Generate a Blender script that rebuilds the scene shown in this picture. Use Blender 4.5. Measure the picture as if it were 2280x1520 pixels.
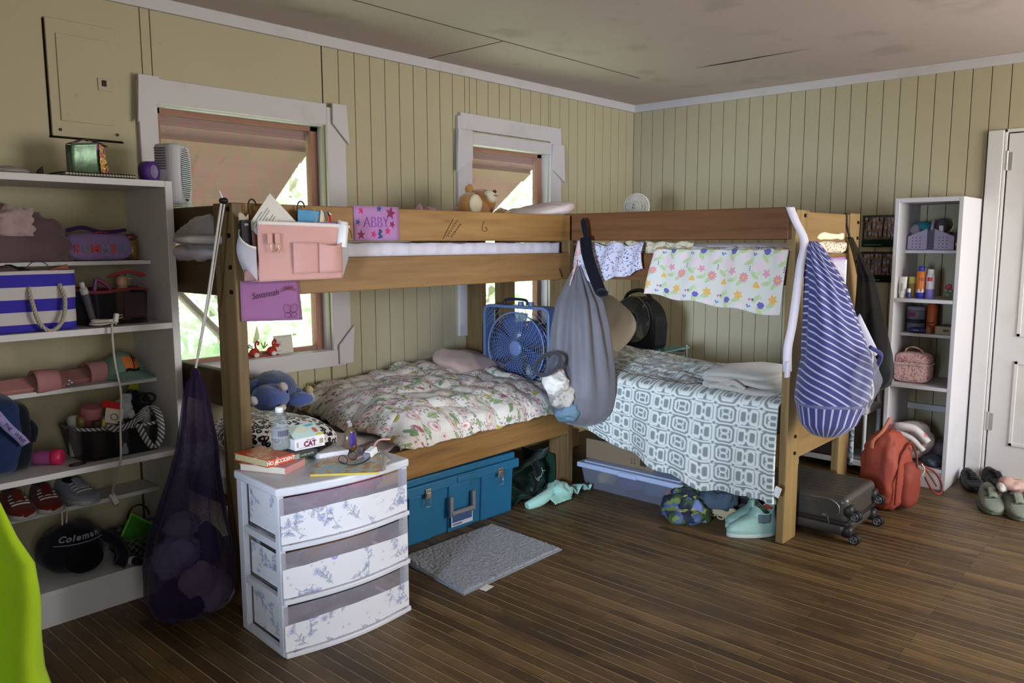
import bpy, bmesh, math, random
from math import sin, cos, pi, radians, sqrt, atan2, exp
from mathutils import Vector, Matrix, Euler, noise
for _o in list(bpy.data.objects): bpy.data.objects.remove(_o, do_unlink=True)
S = bpy.context.scene
COL = S.collection
R = radians
# ---------------------------------------------------------------- camera, sky, lights, exposure
cd = bpy.data.cameras.new('camera'); cam = bpy.data.objects.new('camera', cd); COL.objects.link(cam)
cam.location = (-5.2693, -3.4895, 1.4050)
cd.sensor_width = 36.0; cd.lens = 1759.9 / 2280 * 36.0; cd.clip_start = 0.05
_yaw, _pit, _rol = 0.734677, 0.125275, -0.002398
_f = Vector((cos(_yaw)*cos(_pit), sin(_yaw)*cos(_pit), -sin(_pit)))
_r = Vector((sin(_yaw), -cos(_yaw), 0)); _u = _r.cross(_f)
_r2 = cos(_rol)*_r + sin(_rol)*_u; _u2 = -sin(_rol)*_r + cos(_rol)*_u
cam.rotation_euler = Matrix((_r2, _u2, -_f)).transposed().to_euler()
S.camera = cam
W = bpy.data.worlds.new('sky'); S.world = W; W.use_nodes = True
_n = W.node_tree.nodes; _n.clear()
_sky = _n.new('ShaderNodeTexSky'); _sky.sky_type = 'HOSEK_WILKIE'; _sky.turbidity = 9; _sky.sun_direction = (.45, -.38, .81)
_bg = _n.new('ShaderNodeBackground'); _bg.inputs[1].default_value = 14.0
_wo = _n.new('ShaderNodeOutputWorld')
W.node_tree.links.new(_sky.outputs[0], _bg.inputs[0]); W.node_tree.links.new(_bg.outputs[0], _wo.inputs[0])
SKY_STRENGTH = _bg.inputs[1]
def area(name, loc, aim, sx, sy, watts, col, spread=180):
    l = bpy.data.lights.new(name, 'AREA'); l.shape = 'RECTANGLE'; l.size = sx; l.size_y = sy
    l.energy = watts; l.color = col; l.spread = R(spread)
    o = bpy.data.objects.new(name, l); COL.objects.link(o); o.location = loc
    o.rotation_euler = (Vector(aim) - Vector(loc)).to_track_quat('-Z', 'Y').to_euler()
    return o
sl = bpy.data.lights.new('sun', 'SUN'); sl.energy = 38.0; sl.angle = R(3); sl.color = (1, .98, .94)
so = bpy.data.objects.new('sun', sl); COL.objects.link(so); so.rotation_euler = Vector((.45, -.38, .81)).to_track_quat('Z', 'Y').to_euler(); so.location = (4, -3, 9)
# daylight inferred from south and west windows behind the camera, plus an added fill
area('daylight_south_window', (-1.25, -5.12, 1.35), (-1.45, 0, 1.75), 2.0, 1.45, 92, (1.0, .965, .95))
area('daylight_west_window', (-6.50, -2.75, 1.15), (0, -.45, .75), .45, .9, 15, (.62, .77, 1.0), 40)
area('front_fill_lamp', (-5.55, -5.12, 1.15), (-4.3, 0, .8), .8, 1.7, 15, (1.0, .97, .95))  # added fill to brighten the left bookcase; no real door is known here
for _x, _w in ((-3.27, .86), (-1.41, .75)):   # portals: guide sky sampling through the two windows
    _p = area('window_portal', (_x, .12, 1.42), (_x, -2, 1.42), _w, 1.15, 1, (1, 1, 1)); _p.data.cycles.is_portal = True
S.view_settings.view_transform = 'Standard'; S.view_settings.look = 'None'
S.view_settings.gamma = 1; S.view_settings.use_curve_mapping = False
S.view_settings.exposure = 0.22
S.cycles.use_denoising = True
S.cycles.max_bounces = 8; S.cycles.transparent_max_bounces = 16
S.cycles.sample_clamp_indirect = 6
# ---------------------------------------------------------------- mesh builder
def lin(c):
    if isinstance(c, str):
        c = c.lstrip('#'); c = [int(c[i:i+2], 16)/255 for i in (0, 2, 4)]
    return tuple(x/12.92 if x <= .04045 else ((x+.055)/1.055)**2.4 for x in c) + (1.0,)
def T(loc=(0,0,0), rot=(0,0,0), sc=(1,1,1)):
    return Matrix.LocRotScale(Vector(loc), Euler(rot), Vector(sc))
class MB:
    def __init__(s): s.v=[]; s.f=[]; s.mi=[]; s.sm=[]; s.uv={}
    def add(s, vs, fs, M=None, mi=0, sm=False, uvs=None):
        b=len(s.v)
        for k,p in enumerate(vs):
            p=Vector(p); s.v.append(M@p if M is not None else p)
            if uvs: s.uv[b+k]=uvs[k]
        for f in fs: s.f.append([b+i for i in f]); s.mi.append(mi); s.sm.append(sm)
        return s
    def box(s, x0,y0,z0,x1,y1,z1, M=None, mi=0):
        v=[(x0,y0,z0),(x1,y0,z0),(x1,y1,z0),(x0,y1,z0),(x0,y0,z1),(x1,y0,z1),(x1,y1,z1),(x0,y1,z1)]
        return s.add(v,[(3,2,1,0),(4,5,6,7),(0,1,5,4),(1,2,6,5),(2,3,7,6),(3,0,4,7)],M,mi)
    def obox(s,c,d,rot=(0,0,0),mi=0):
        a,b,e=d[0]/2,d[1]/2,d[2]/2
        return s.box(-a,-b,-e,a,b,e,T(c,rot),mi)
    def hexa(s,b4,t4,mi=0):   # bottom quad, top quad
        return s.add(list(b4)+list(t4),[(3,2,1,0),(4,5,6,7),(0,1,5,4),(1,2,6,5),(2,3,7,6),(3,0,4,7)],None,mi)
    def prism(s,poly,z0,z1,M=None,mi=0,sm=False):
        n=len(poly); v=[(x,y,z0) for x,y in poly]+[(x,y,z1) for x,y in poly]
        s.add(v,[tuple(range(n))[::-1],tuple(range(n,2*n))],M,mi,False)
        b=len(s.v)-2*n
        for i in range(n):
            j=(i+1)%n; s.f.append([b+i,b+j,b+n+j,b+n+i]); s.mi.append(mi); s.sm.append(sm)
        return s
    def cyl(s,p0,p1,r0,r1=None,n=16,mi=0,cap=True,sm=True):
        p0=Vector(p0);p1=Vector(p1); r1=r0 if r1 is None else r1
        q=(p1-p0).to_track_quat('Z','Y').to_matrix()
        v=[]
        for p,r in((p0,r0),(p1,r1)):
            for i in range(n): a=2*pi*i/n; v.append(p+q@Vector((r*cos(a),r*sin(a),0)))
        s.add(v,[(i,(i+1)%n,n+(i+1)%n,n+i) for i in range(n)],None,mi,sm)
        if cap: s.add(v[:n],[tuple(range(n))[::-1]],None,mi); s.add(v[n:],[tuple(range(n))],None,mi)
        return s
    def lathe(s,prof,M=None,n=24,mi=0,cap=True,fn=None):
        v=[];k=len(prof)
        for r,z in prof:
            for i in range(n):
                a=2*pi*i/n; p=(r*cos(a),r*sin(a),z); v.append(fn(p,a,z) if fn else p)
        f=[(j*n+i,j*n+(i+1)%n,(j+1)*n+(i+1)%n,(j+1)*n+i) for j in range(k-1) for i in range(n)]
        uvs=[(i/n,prof[j][1]) for j in range(k) for i in range(n)]
        s.add(v,f,M,mi,True,uvs)
        if cap: s.add(v[:n],[tuple(range(n))[::-1]],M,mi,True); s.add(v[-n:],[tuple(range(n))],M,mi,True)
        return s
    def tube(s,pts,r,n=8,closed=False,mi=0,cap=True):
        P=[Vector(p) for p in pts]; k=len(P); v=[]
        rr=r if isinstance(r,(list,tuple)) else [r]*k
        up=None
        for i in range(k):
            t=(P[(i+1)%k]-P[i-1]) if closed else (P[min(i+1,k-1)]-P[max(i-1,0)])
            t=t.normalized() if t.length>1e-9 else Vector((0,0,1))
            if up is None: up=t.orthogonal().normalized()
            up=(up-t*up.dot(t)); up=up.normalized() if up.length>1e-6 else t.orthogonal().normalized()
            b=t.cross(up)
            for j in range(n): a=2*pi*j/n; v.append(P[i]+rr[i]*(cos(a)*up+sin(a)*b))
        m=k if closed else k-1
        s.add(v,[(i*n+j,i*n+(j+1)%n,((i+1)%k)*n+(j+1)%n,((i+1)%k)*n+j) for i in range(m) for j in range(n)],None,mi,True)
        if cap and not closed: s.add(v[:n],[tuple(range(n))[::-1]],None,mi); s.add(v[-n:],[tuple(range(n))],None,mi)
        return s
    def strip(s,pts,wv,th=.002,mi=0):   # flat band along a path, width vector wv, thickness along normal
        P=[Vector(p) for p in pts]; k=len(P); wv=Vector(wv); v=[]
        for i in range(k):
            t=(P[min(i+1,k-1)]-P[max(i-1,0)]).normalized(); nn=t.cross(wv).normalized()*th/2
            for q in (-wv/2-nn, wv/2-nn, wv/2+nn, -wv/2+nn): v.append(P[i]+q)
        f=[(i*4+j,i*4+(j+1)%4,(i+1)*4+(j+1)%4,(i+1)*4+j) for i in range(k-1) for j in range(4)]
        L=[0]
        for i in range(1,k): L.append(L[-1]+(P[i]-P[i-1]).length)
        uvs=[(x,L[i]) for i in range(k) for x in (0,wv.length,wv.length,0)]
        s.add(v,f+[(3,2,1,0),tuple(range(k*4-4,k*4))],None,mi,True,uvs); return s
    def grid(s,fn,nu,nv,wrap=False,mi=0,uvf=None,M=None):
        v=[];uv=[]
        for j in range(nv+1):
            for i in range(nu if wrap else nu+1):
                u=i/nu;w=j/nv; v.append(fn(u,w)); uv.append(uvf(u,w) if uvf else (u,w))
        n=nu if wrap else nu+1
        f=[(j*n+i,j*n+(i+1)%n,(j+1)*n+(i+1)%n,(j+1)*n+i) for j in range(nv) for i in range(nu)]
        return s.add(v,f,M,mi,True,uv)
    def ball(s,c,r,n=16,m=12,M=None,mi=0,fn=None,e=1.0):
        if not isinstance(r,(tuple,list)): r=(r,r,r)
        def pw(a): return (abs(a)**e)*(1 if a>=0 else -1)
        v=[]
        for j in range(1,m):
            t=pi*j/m
            for i in range(n):
                a=2*pi*i/n; d=Vector((pw(sin(t))*pw(cos(a)),pw(sin(t))*pw(sin(a)),pw(cos(t))))
                p=Vector((d.x*r[0],d.y*r[1],d.z*r[2]))
                if fn: p=fn(p,d)
                v.append(p+Vector(c))
        for zz in (1,-1):
            d=Vector((0,0,zz)); p=Vector((0,0,zz*r[2]))
            if fn: p=fn(p,d)
            v.append(p+Vector(c))
        b=(m-1)*n
        f=[(j*n+i,(j+1)*n+i,(j+1)*n+(i+1)%n,j*n+(i+1)%n) for j in range(m-2) for i in range(n)]
        f+=[(b,i,(i+1)%n) for i in range(n)]+[(b+1,(m-2)*n+(i+1)%n,(m-2)*n+i) for i in range(n)]
        return s.add(v,f,M,mi,True)
    def build(s,name,mats,parent=None,loc=None,rot=None,bevel=0,sub=0,solid=0,seg=2,off=0):
        me=bpy.data.meshes.new(name); me.from_pydata([tuple(v) for v in s.v],[],s.f)
        if not isinstance(mats,(list,tuple)): mats=[mats]
        for m in mats: me.materials.append(m)
        me.polygons.foreach_set('material_index',s.mi); me.polygons.foreach_set('use_smooth',s.sm)
        if s.uv:
            ul=me.uv_layers.new(name='UVMap')
            for l in me.loops: ul.data[l.index].uv=s.uv.get(l.vertex_index,(0,0))
        me.update(); me.validate()
        o=bpy.data.objects.new(name,me); COL.objects.link(o)
        if parent: o.parent=parent
        if loc: o.location=loc
        if rot: o.rotation_euler=rot
        if solid:
            m=o.modifiers.new('solid','SOLIDIFY'); m.thickness=solid; m.offset=off
        if bevel:
            m=o.modifiers.new('bevel','BEVEL'); m.width=bevel; m.segments=seg; m.limit_method='ANGLE'; m.angle_limit=R(40)
        if sub:
            m=o.modifiers.new('sub','SUBSURF'); m.levels=sub; m.render_levels=sub
        return o
def _bw(s,name,mats,parent,**k):   # vertices given in room coordinates, parent at its own base
    off=Vector((0,0,0)); q=parent
    while q is not None: off+=q.location; q=q.parent
    s.v=[Vector(v)-off for v in s.v]; return s.build(name,mats,parent,**k)
MB.bw=_bw
def _one(s,name,mats,label,cat,group=None,kind=None,**k):   # a thing that is one mesh; its origin goes to the middle of its base
    xs=[v[0] for v in s.v]; ys=[v[1] for v in s.v]; c=Vector(((min(xs)+max(xs))/2,(min(ys)+max(ys))/2,min(v[2] for v in s.v)))
    s.v=[Vector(v)-c for v in s.v]; return tag(s.build(name,mats,None,loc=c,**k),label,cat,group,kind)
MB.one=_one
def tag(o,label=None,cat=None,group=None,kind=None):
    if label: o['label']=label
    if cat: o['category']=cat
    if group: o['group']=group
    if kind: o['kind']=kind
    return o
def thing(name,label,cat,loc=(0,0,0),rot=(0,0,0),group=None):
    o=bpy.data.objects.new(name,None); COL.objects.link(o); o.location=loc
    o.rotation_euler=rot if isinstance(rot,(tuple,list)) else (0,0,rot); o.empty_display_size=.05
    return tag(o,label,cat,group)
def dup(root,loc,rot,label,group=None):
    r=root.copy(); COL.objects.link(r); r.location=loc; r.rotation_euler=rot if isinstance(rot,(tuple,list)) else (0,0,rot)
    r['label']=label
    if group: r['group']=group
    for ch in list(root.children):
        c=ch.copy(); COL.objects.link(c); c.parent=r
        for g in list(ch.children):
            d=g.copy(); COL.objects.link(d); d.parent=c
    return r
def struct(o): o['kind']='structure'; return o
def nz(x,y=0,z=0): return noise.noise(Vector((x,y,z)))
def text(s,size,mat,parent,loc,rot,name='lettering',shear=0,ext=.0004,align='CENTER',sx=1,space=1,bold=0):
    c=bpy.data.curves.new('t','FONT'); c.body=s; c.size=size; c.extrude=ext; c.shear=shear; c.align_x=align; c.align_y='CENTER'; c.space_character=space; c.offset=bold
    t=bpy.data.objects.new('t',c); COL.objects.link(t)
    dg=bpy.context.evaluated_depsgraph_get(); me=bpy.data.meshes.new_from_object(t.evaluated_get(dg))
    bpy.data.objects.remove(t,do_unlink=True); bpy.data.curves.remove(c)
    me.materials.clear(); me.materials.append(mat)
    o=bpy.data.objects.new(name,me); COL.objects.link(o); o.parent=parent; o.location=loc; o.rotation_euler=rot; o.scale=(sx,1,1)
    return o
def curve_pts(ctrl,n=8):   # catmull-rom through control points
    P=[Vector(p) for p in ctrl]; out=[]
    for i in range(len(P)-1):
        p0=P[max(i-1,0)];p1=P[i];p2=P[i+1];p3=P[min(i+2,len(P)-1)]
        for k in range(n):
            t=k/n; out.append(.5*((2*p1)+(p2-p0)*t+(2*p0-5*p1+4*p2-p3)*t*t+(3*p1-p0-3*p2+p3)*t**3))
    return out+[P[-1]]
def interp(t,xs,ys):
    if t<=xs[0]: return ys[0]
    for i in range(1,len(xs)):
        if t<=xs[i]:
            k=(t-xs[i-1])/(xs[i]-xs[i-1]); return ys[i-1]+(ys[i]-ys[i-1])*k
    return ys[-1]
# ---------------------------------------------------------------- node materials
class NG:
    def __init__(s,name):
        s.m=bpy.data.materials.new(name); s.m.use_nodes=True; s.t=s.m.node_tree; s.t.nodes.clear(); s.k={}
    def n(s,t,**kw):
        x=s.t.nodes.new(t)
        for a,b in kw.items(): setattr(x,a,b)
        return x
    def ln(s,a,b): s.t.links.new(a,b)
    def put(s,sock,v):
        if v is None: return
        if isinstance(v,bpy.types.NodeSocket): s.ln(v,sock)
        elif isinstance(v,str): sock.default_value=lin(v)
        else:
            try: sock.default_value=v
            except Exception: sock.default_value=tuple(v)+(1.,)
    def co(s,kind='Object'):
        if kind not in s.k: s.k[kind]=s.n('ShaderNodeTexCoord').outputs[kind]
        return s.k[kind]
    def map(s,v,sc=(1,1,1),loc=(0,0,0),rot=(0,0,0)):
        x=s.n('ShaderNodeMapping'); s.put(x.inputs[0],v); x.inputs[1].default_value=loc; x.inputs[2].default_value=rot
        x.inputs[3].default_value=sc if isinstance(sc,(tuple,list)) else (sc,sc,sc); return x.outputs[0]
    def noise(s,v,scale,detail=3,rough=.5,dist=0,out=0):
        x=s.n('ShaderNodeTexNoise'); s.put(x.inputs['Vector'],v); x.inputs['Scale'].default_value=scale
        x.inputs['Detail'].default_value=detail; x.inputs['Roughness'].default_value=rough; x.inputs['Distortion'].default_value=dist; return x.outputs[out]
    def voro(s,v,scale,feat='F1',out='Distance',rand=1,metric='EUCLIDEAN'):
        x=s.n('ShaderNodeTexVoronoi',feature=feat,distance=metric); s.put(x.inputs['Vector'],v); x.inputs['Scale'].default_value=scale
        x.inputs['Randomness'].default_value=rand; return x.outputs[out]
    def math(s,op,a,b=None,c=None,clamp=False):
        x=s.n('ShaderNodeMath',operation=op,use_clamp=clamp); s.put(x.inputs[0],a); s.put(x.inputs[1],b)
        if c is not None: s.put(x.inputs[2],c)
        return x.outputs[0]
    def lt(s,a,b,soft=0):   # 1 where a<b
        if soft: 
            x=s.n('ShaderNodeMapRange',interpolation_type='SMOOTHSTEP'); s.put(x.inputs[0],a); x.inputs[1].default_value=b-soft; x.inputs[2].default_value=b+soft
            x.inputs[3].default_value=1; x.inputs[4].default_value=0; return x.outputs[0]
        return s.math('LESS_THAN',a,b)
    def ramp(s,f,stops,interp='LINEAR'):
        x=s.n('ShaderNodeValToRGB'); s.put(x.inputs[0],f); r=x.color_ramp; r.interpolation=interp
        while len(r.elements)<len(stops): r.elements.new(.5)
        for e,(p,c) in zip(r.elements,stops): e.position=p; e.color=lin(c) if isinstance(c,str) else (tuple(c)+(1,))[:4] if isinstance(c,(tuple,list)) else (c,c,c,1)
        return x.outputs[0]
    def mix(s,f,a,b,mode='MIX'):
        x=s.n('ShaderNodeMix',data_type='RGBA',blend_type=mode); s.put(x.inputs[0],f); s.put(x.inputs[6],a); s.put(x.inputs[7],b); return x.outputs[2]
    def sep(s,v):
        x=s.n('ShaderNodeSeparateXYZ'); s.put(x.inputs[0],v); return x.outputs
    def comb(s,a,b,c=0):
        x=s.n('ShaderNodeCombineXYZ'); s.put(x.inputs[0],a); s.put(x.inputs[1],b); s.put(x.inputs[2],c); return x.outputs[0]
    def vadd(s,a,b,op='ADD'):
        x=s.n('ShaderNodeVectorMath',operation=op); s.put(x.inputs[0],a); s.put(x.inputs[1],b); return x.outputs[0]
    def bump(s,h,st=.3,dist=.01):
        x=s.n('ShaderNodeBump'); x.inputs['Strength'].default_value=st; x.inputs['Distance'].default_value=dist; s.put(x.inputs['Height'],h); return x.outputs[0]
    def out(s,col,rough=.6,spec=.3,metal=0,normal=None,alpha=None,sheen=0,trans=0,ior=1.45,emit=None,est=1,sss=0,coat=0,translucent=0):
        p=s.n('ShaderNodeBsdfPrincipled'); o=s.n('ShaderNodeOutputMaterial')
        s.put(p.inputs['Base Color'],col); s.put(p.inputs['Roughness'],rough); p.inputs['Specular IOR Level'].default_value=spec; s.put(p.inputs['Metallic'],metal)
        s.put(p.inputs['Normal'],normal); s.put(p.inputs['Alpha'],alpha); p.inputs['Sheen Weight'].default_value=sheen
        p.inputs['Transmission Weight'].default_value=trans; p.inputs['IOR'].default_value=ior; p.inputs['Coat Weight'].default_value=coat
        if emit is not None: s.put(p.inputs['Emission Color'],emit); p.inputs['Emission Strength'].default_value=est
        r=p.outputs[0]
        if translucent:
            t=s.n('ShaderNodeBsdfTranslucent'); s.put(t.inputs[0],col); mx=s.n('ShaderNodeMixShader'); mx.inputs[0].default_value=translucent
            s.ln(r,mx.inputs[1]); s.ln(t.outputs[0],mx.inputs[2]); r=mx.outputs[0]
        s.ln(r,o.inputs[0]); return s.m
_mc={}
def M(col,rough=.6,spec=.3,metal=0,b=None,**kw):   # plain material; b=(scale,strength) adds a fine surface bump
    key=(str(col),rough,spec,metal,b,tuple(sorted(kw.items())))
    if key in _mc: return _mc[key]
    g=NG('mat_%d'%len(_mc)); nr=None
    if b: nr=g.bump(g.noise(g.co(),b[0],3),b[1],.004)
    v=g.mix(g.math('MULTIPLY',g.noise(g.co(),9,4),.22),col,g.mix(.5,col,'#000000'))
    _mc[key]=g.out(v,rough,spec,metal,nr,**kw); return _mc[key]
def fab(col,sc=300,st=.25,rough=.9,**kw): return M(col,rough,.1,0,(sc,st),sheen=.15,**kw)
def plush(col): return M(col,.95,.05,0,(160,.9),sheen=.5)
# ---------------------------------------------------------------- fabric and paper prints drawn as colour attributes on the mesh itself
import numpy as np
class CV:
    def __init__(s,w,h,px,bg): s.w,s.h,s.px=w,h,px; s.nx,s.ny=int(w/px),int(h/px); s.a=np.ones((s.ny,s.nx,3))*np.array(lin(bg)[:3])
    def win(s,cx,cy,r):
        i0,i1=int((cx-r)/s.px)-1,int((cx+r)/s.px)+2; j0,j1=int((cy-r)/s.px)-1,int((cy+r)/s.px)+2
        J,I=np.mgrid[j0:j1,i0:i1]; return J,I,(I+.5)*s.px-cx,(J+.5)*s.px-cy
    def put(s,J,I,m,col,al):
        J=J%s.ny; I=I%s.nx; m=(np.clip(m,0,1)*al)[...,None]; s.a[J,I]=s.a[J,I]*(1-m)+np.array(lin(col)[:3])*m
    def blob(s,cx,cy,rx,ry,rot,col,al=1,ring=0):
        J,I,x,y=s.win(cx,cy,max(rx,ry)+ring); c,q=cos(rot),sin(rot); X,Y=x*c+y*q,y*c-x*q
        d=np.sqrt((X/rx)**2+(Y/ry)**2)+1e-9; e=(d-1)*min(rx,ry)
        s.put(J,I,(.5+(ring/2-np.abs(e))/s.px) if ring else .5-e/s.px,col,al)
    def leaf(s,cx,cy,L,w,rot,col,edge,al=.8,hatch=0):
        J,I,x,y=s.win(cx,cy,L); c,q=cos(rot),sin(rot); X,Y=x*c+y*q,y*c-x*q
        b=w*np.clip(1-(X/L)**2,0,None)**.8*(1-.25*X/L); e=np.abs(Y)-b
        m=np.clip(.5-e/s.px,0,1)*(np.abs(X)<L)
        if hatch: s.put(J,I,m,col,al*.45); s.put(J,I,m*(np.sin((X+np.abs(Y)*.8)*hatch)>.1),edge,al*.35)
        else: s.put(J,I,m,col,al)
        s.put(J,I,m*np.clip(1.2-np.abs(Y)/s.px,0,1),edge,al*.7); s.put(J,I,m*np.clip(1.3+e/s.px/1.2,0,1),edge,al*.55)
    def line(s,P,w,col,al=1):
        for (x0,y0),(x1,y1) in zip(P,P[1:]):
            r=math.hypot(x1-x0,y1-y0)/2+w; J,I,x,y=s.win((x0+x1)/2,(y0+y1)/2,r); dx,dy=(x1-x0),(y1-y0); l2=dx*dx+dy*dy+1e-12
            x=x+(x0+x1)/2-x0; y=y+(y0+y1)/2-y0; t=np.clip((x*dx+y*dy)/l2,0,1); d=np.hypot(x-t*dx,y-t*dy); s.put(J,I,.5+(w/2-d)/s.px,col,al)
    def flower(s,cx,cy,r,col,core,n=6,al=.8,fill=True,rot=0,lw=.0012):
        for k in range(n):
            a=rot+k*2*pi/n; 
            if fill: s.blob(cx+.58*r*cos(a),cy+.58*r*sin(a),r*.45,r*.27,a,col,al)
            else: s.blob(cx+.58*r*cos(a),cy+.58*r*sin(a),r*.45,r*.27,a,col,al,lw)
        s.blob(cx,cy,r*.28,r*.28,0,core,al)
    def octo(s,cx,cy,hx,hy,col,lw,k=.72):
        J,I,x,y=s.win(cx,cy,max(hx,hy)+lw); X,Y=np.abs(x)/hx,np.abs(y)/hy; d=np.maximum(np.maximum(X,Y),(X+Y)*k); e=(d-1)*min(hx,hy)
        s.put(J,I,.5+(lw/2-np.abs(e))/s.px,col,1)
    def paint(s,o):
        me=o.data; n=len(me.vertices); uvl=me.uv_layers[0].data; li=np.empty(len(me.loops),int); me.loops.foreach_get('vertex_index',li); uv=np.empty(len(me.loops)*2); uvl.foreach_get('uv',uv); uv=uv.reshape(-1,2)
        U=np.zeros((n,2)); U[li]=uv; i=np.floor(U[:,0]/s.px).astype(int)%s.nx; j=np.floor(U[:,1]/s.px).astype(int)%s.ny
        c=np.ones((n,4)); c[:,:3]=s.a[j,i]; at=me.color_attributes.new('print','FLOAT_COLOR','POINT'); at.data.foreach_set('color',c.ravel()); return o
def print_mat(name,rough=.9,spec=.1,bump=None,sheen=.1,weave=0):
    g=NG(name); a=g.n('ShaderNodeAttribute'); a.attribute_name='print'; col=a.outputs['Color']
    n=g.noise(g.co(),3,3); col=g.mix(g.math('MULTIPLY',n,.12),col,g.mix(.5,col,'#000000'))
    return g.out(col,rough,spec,0,bump(g) if bump else None,sheen=sheen)
def toile_canvas(seed):
    rn=random.Random(seed); c=CV(.54,.36,.0011,'#cbcacd'); B,D='#8d97b2','#4b5273'
    def spray(x,y,a,k):
        P=[];p=[x,y];t=a
        for i in range(9): P.append(tuple(p)); t+=rn.uniform(-.25,.25)+.10*k; p=[p[0]+.011*cos(t),p[1]+.011*sin(t)]
        c.line(P,.0016,D,.8)
        for i in range(1,9):
            if rn.random()<.62:
                sd=1 if i%2 else -1; an=a+.10*k*i+sd*rn.uniform(.6,1.1); L=rn.uniform(.009,.0165); c.leaf(P[i][0]+L*cos(an),P[i][1]+L*sin(an),L,L*.45,an,B if rn.random()<.6 else '#8f96b4',D,.8,1500)
        q=P[-1]; c.flower(q[0],q[1],.013,'#a4abc2','#666e96',7,.75); c.blob(q[0],q[1],.0075,.0075,0,D,.6,.001); c.blob(q[0],q[1],.0145,.0135,0,D,.35,.0009)
        for i in range(5):
            an=a+rn.uniform(-2,2); L=rn.uniform(.012,.028); b=P[rn.randrange(2,8)]; e=(b[0]+L*cos(an),b[1]+L*sin(an)); c.line([b,e],.0009,D,.55); c.blob(e[0],e[1],.0022,.0022,0,D,.6)
    for i in range(8):
        for j in range(3):
            if (i+j)%2==0 or rn.random()<.55: spray(.07*i+rn.uniform(-.01,.01),.12*j+.02+rn.uniform(-.015,.015),rn.uniform(0,6.28),rn.uniform(-1,1))
    for k in range(38):
        x,y=rn.uniform(0,.54),rn.uniform(0,.36)
        if k%3: c.flower(x,y,rn.uniform(.004,.007),'#8d94ad',D,5,.6,False,lw=.0008)
        else:
            for i in range(6): c.blob(x+.006*i,y+.003*sin(i*1.3+k),.0017,.0017,0,D,.5)
    for k in range(4): x,y=rn.uniform(0,.54),rn.uniform(0,.36); c.leaf(x-.006,y+.003,.009,.005,2.4,'#8c8fc4','#5d60a8',.8); c.leaf(x+.006,y+.003,.009,.005,.7,'#8c8fc4','#5d60a8',.8)
    return c
def comforter_canvas():
    rn=random.Random(11); c=CV(1.30,.96,.0028,'#d2cec4'); PK_=['#c79c9c','#b98591','#cda9a6','#b77f86']; G=['#7f9a63','#90a873','#6c8856','#98ab7b']
    def vine(P,col='#7a6a66'):
        c.line(P,.0024,col,.75)
        for i,(x,y) in enumerate(P[1:-1]):
            dx,dy=P[i+2][0]-P[i][0],P[i+2][1]-P[i][1]; a=math.atan2(dy,dx); sd=1 if i%2 else -1; c.leaf(x+.0075*cos(a+sd*1.1),y+.0075*sin(a+sd*1.1),.007,.0034,a+sd*1.1,'#77685f','#5b504c',.85)
    for k in range(170):
        x,y,a=rn.uniform(0,1.3),rn.uniform(0,.96),rn.uniform(0,6.28); P=[];t=a;w=rn.uniform(-.32,.32)
        for i in range(rn.randrange(8,15)): P.append((x,y)); t+=w+rn.uniform(-.2,.2); x+=.014*cos(t); y+=.014*sin(t)
        vine(P,rn.choice(['#7a6a66','#84716f','#6f7563']))
    pts=[]
    for k in range(900):
        x,y=rn.uniform(0,1.3),rn.uniform(0,.96)
        if all((x-a)**2+(y-b)**2>.055**2 for a,b in pts): pts.append((x,y))
    for k,(x,y) in enumerate(pts):
        a=rn.uniform(0,6.28); r=rn.random()
        if r<.34:   # paisley drop
            L=rn.uniform(.026,.038); p=rn.choice(PK_); c.blob(x,y,L,L*.55,a,'#e0d7cd',1); c.blob(x,y,L,L*.55,a,p,.9,.0042); c.blob(x+.2*L*cos(a),y+.2*L*sin(a),L*.6,L*.3,a,p,.75); c.blob(x+.2*L*cos(a),y+.2*L*sin(a),L*.30,L*.14,a,'#8d4d5c',.75)
            for i in range(14): b=i*2*pi/14; c.blob(x+1.22*L*cos(b)*cos(a)-.78*L*sin(b)*sin(a),y+1.22*L*cos(b)*sin(a)+.78*L*sin(b)*cos(a),.003,.003,0,'#84737a',.6)
        elif r<.60:
            L=rn.uniform(.022,.036); q=rn.choice(G); c.leaf(x,y,L,L*.46,a,q,'#4f6a40',.9)
            if rn.random()<.5: c.leaf(x+.03*cos(a+1),y+.03*sin(a+1),L*.7,L*.3,a+1,rn.choice(G),'#4f6a40',.9)
        elif r<.70: c.leaf(x,y,.026,.0125,a,'#b5a23c','#7d6c22',.95); c.line([(x+.026*cos(a),y+.026*sin(a)),(x+.05*cos(a+.3),y+.05*sin(a+.3))],.002,'#a4605f',.8)
        elif r<.86: c.flower(x,y,rn.uniform(.022,.032),rn.choice(PK_),'#8f4658',8,.75,rn.random()<.5,a,.0026); c.blob(x,y,.036,.036,0,'#8b797c',.4,.0022)
        else: c.leaf(x,y,.03,.009,a,'#a9576a','#7d3b4a',.9)
    return c
def lattice_canvas():
    P,Q=.234,.138; c=CV(P,Q,P/130,'#7d8582'); L='#cdd0ca'; lw=.0102
    for y0 in (0,):
        cx,cy=.060,Q/2; c.octo(cx,cy,.060,.067,L,lw,.62); c.octo(cx,cy,.038,.044,L,lw,.62); c.octo(cx,cy-.021,.019,.017,L,lw*.75,.6); c.octo(cx,cy+.021,.019,.017,L,lw*.75,.6)
        c.octo(.177,cy,.060,.067,L,lw,.62)
        for x in (.150,.202): c.octo(x,cy,.017,.045,L,lw*.85,.6)
        c.line([(.166,cy-.04),(.176,cy-.018),(.186,cy-.04)],lw*.8,L); c.line([(.166,cy+.04),(.176,cy+.018),(.186,cy+.04)],lw*.8,L)
    for x in (.118,.234): c.octo(x,0,.014,.014,L,lw*.7,.9)
    return c
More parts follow.
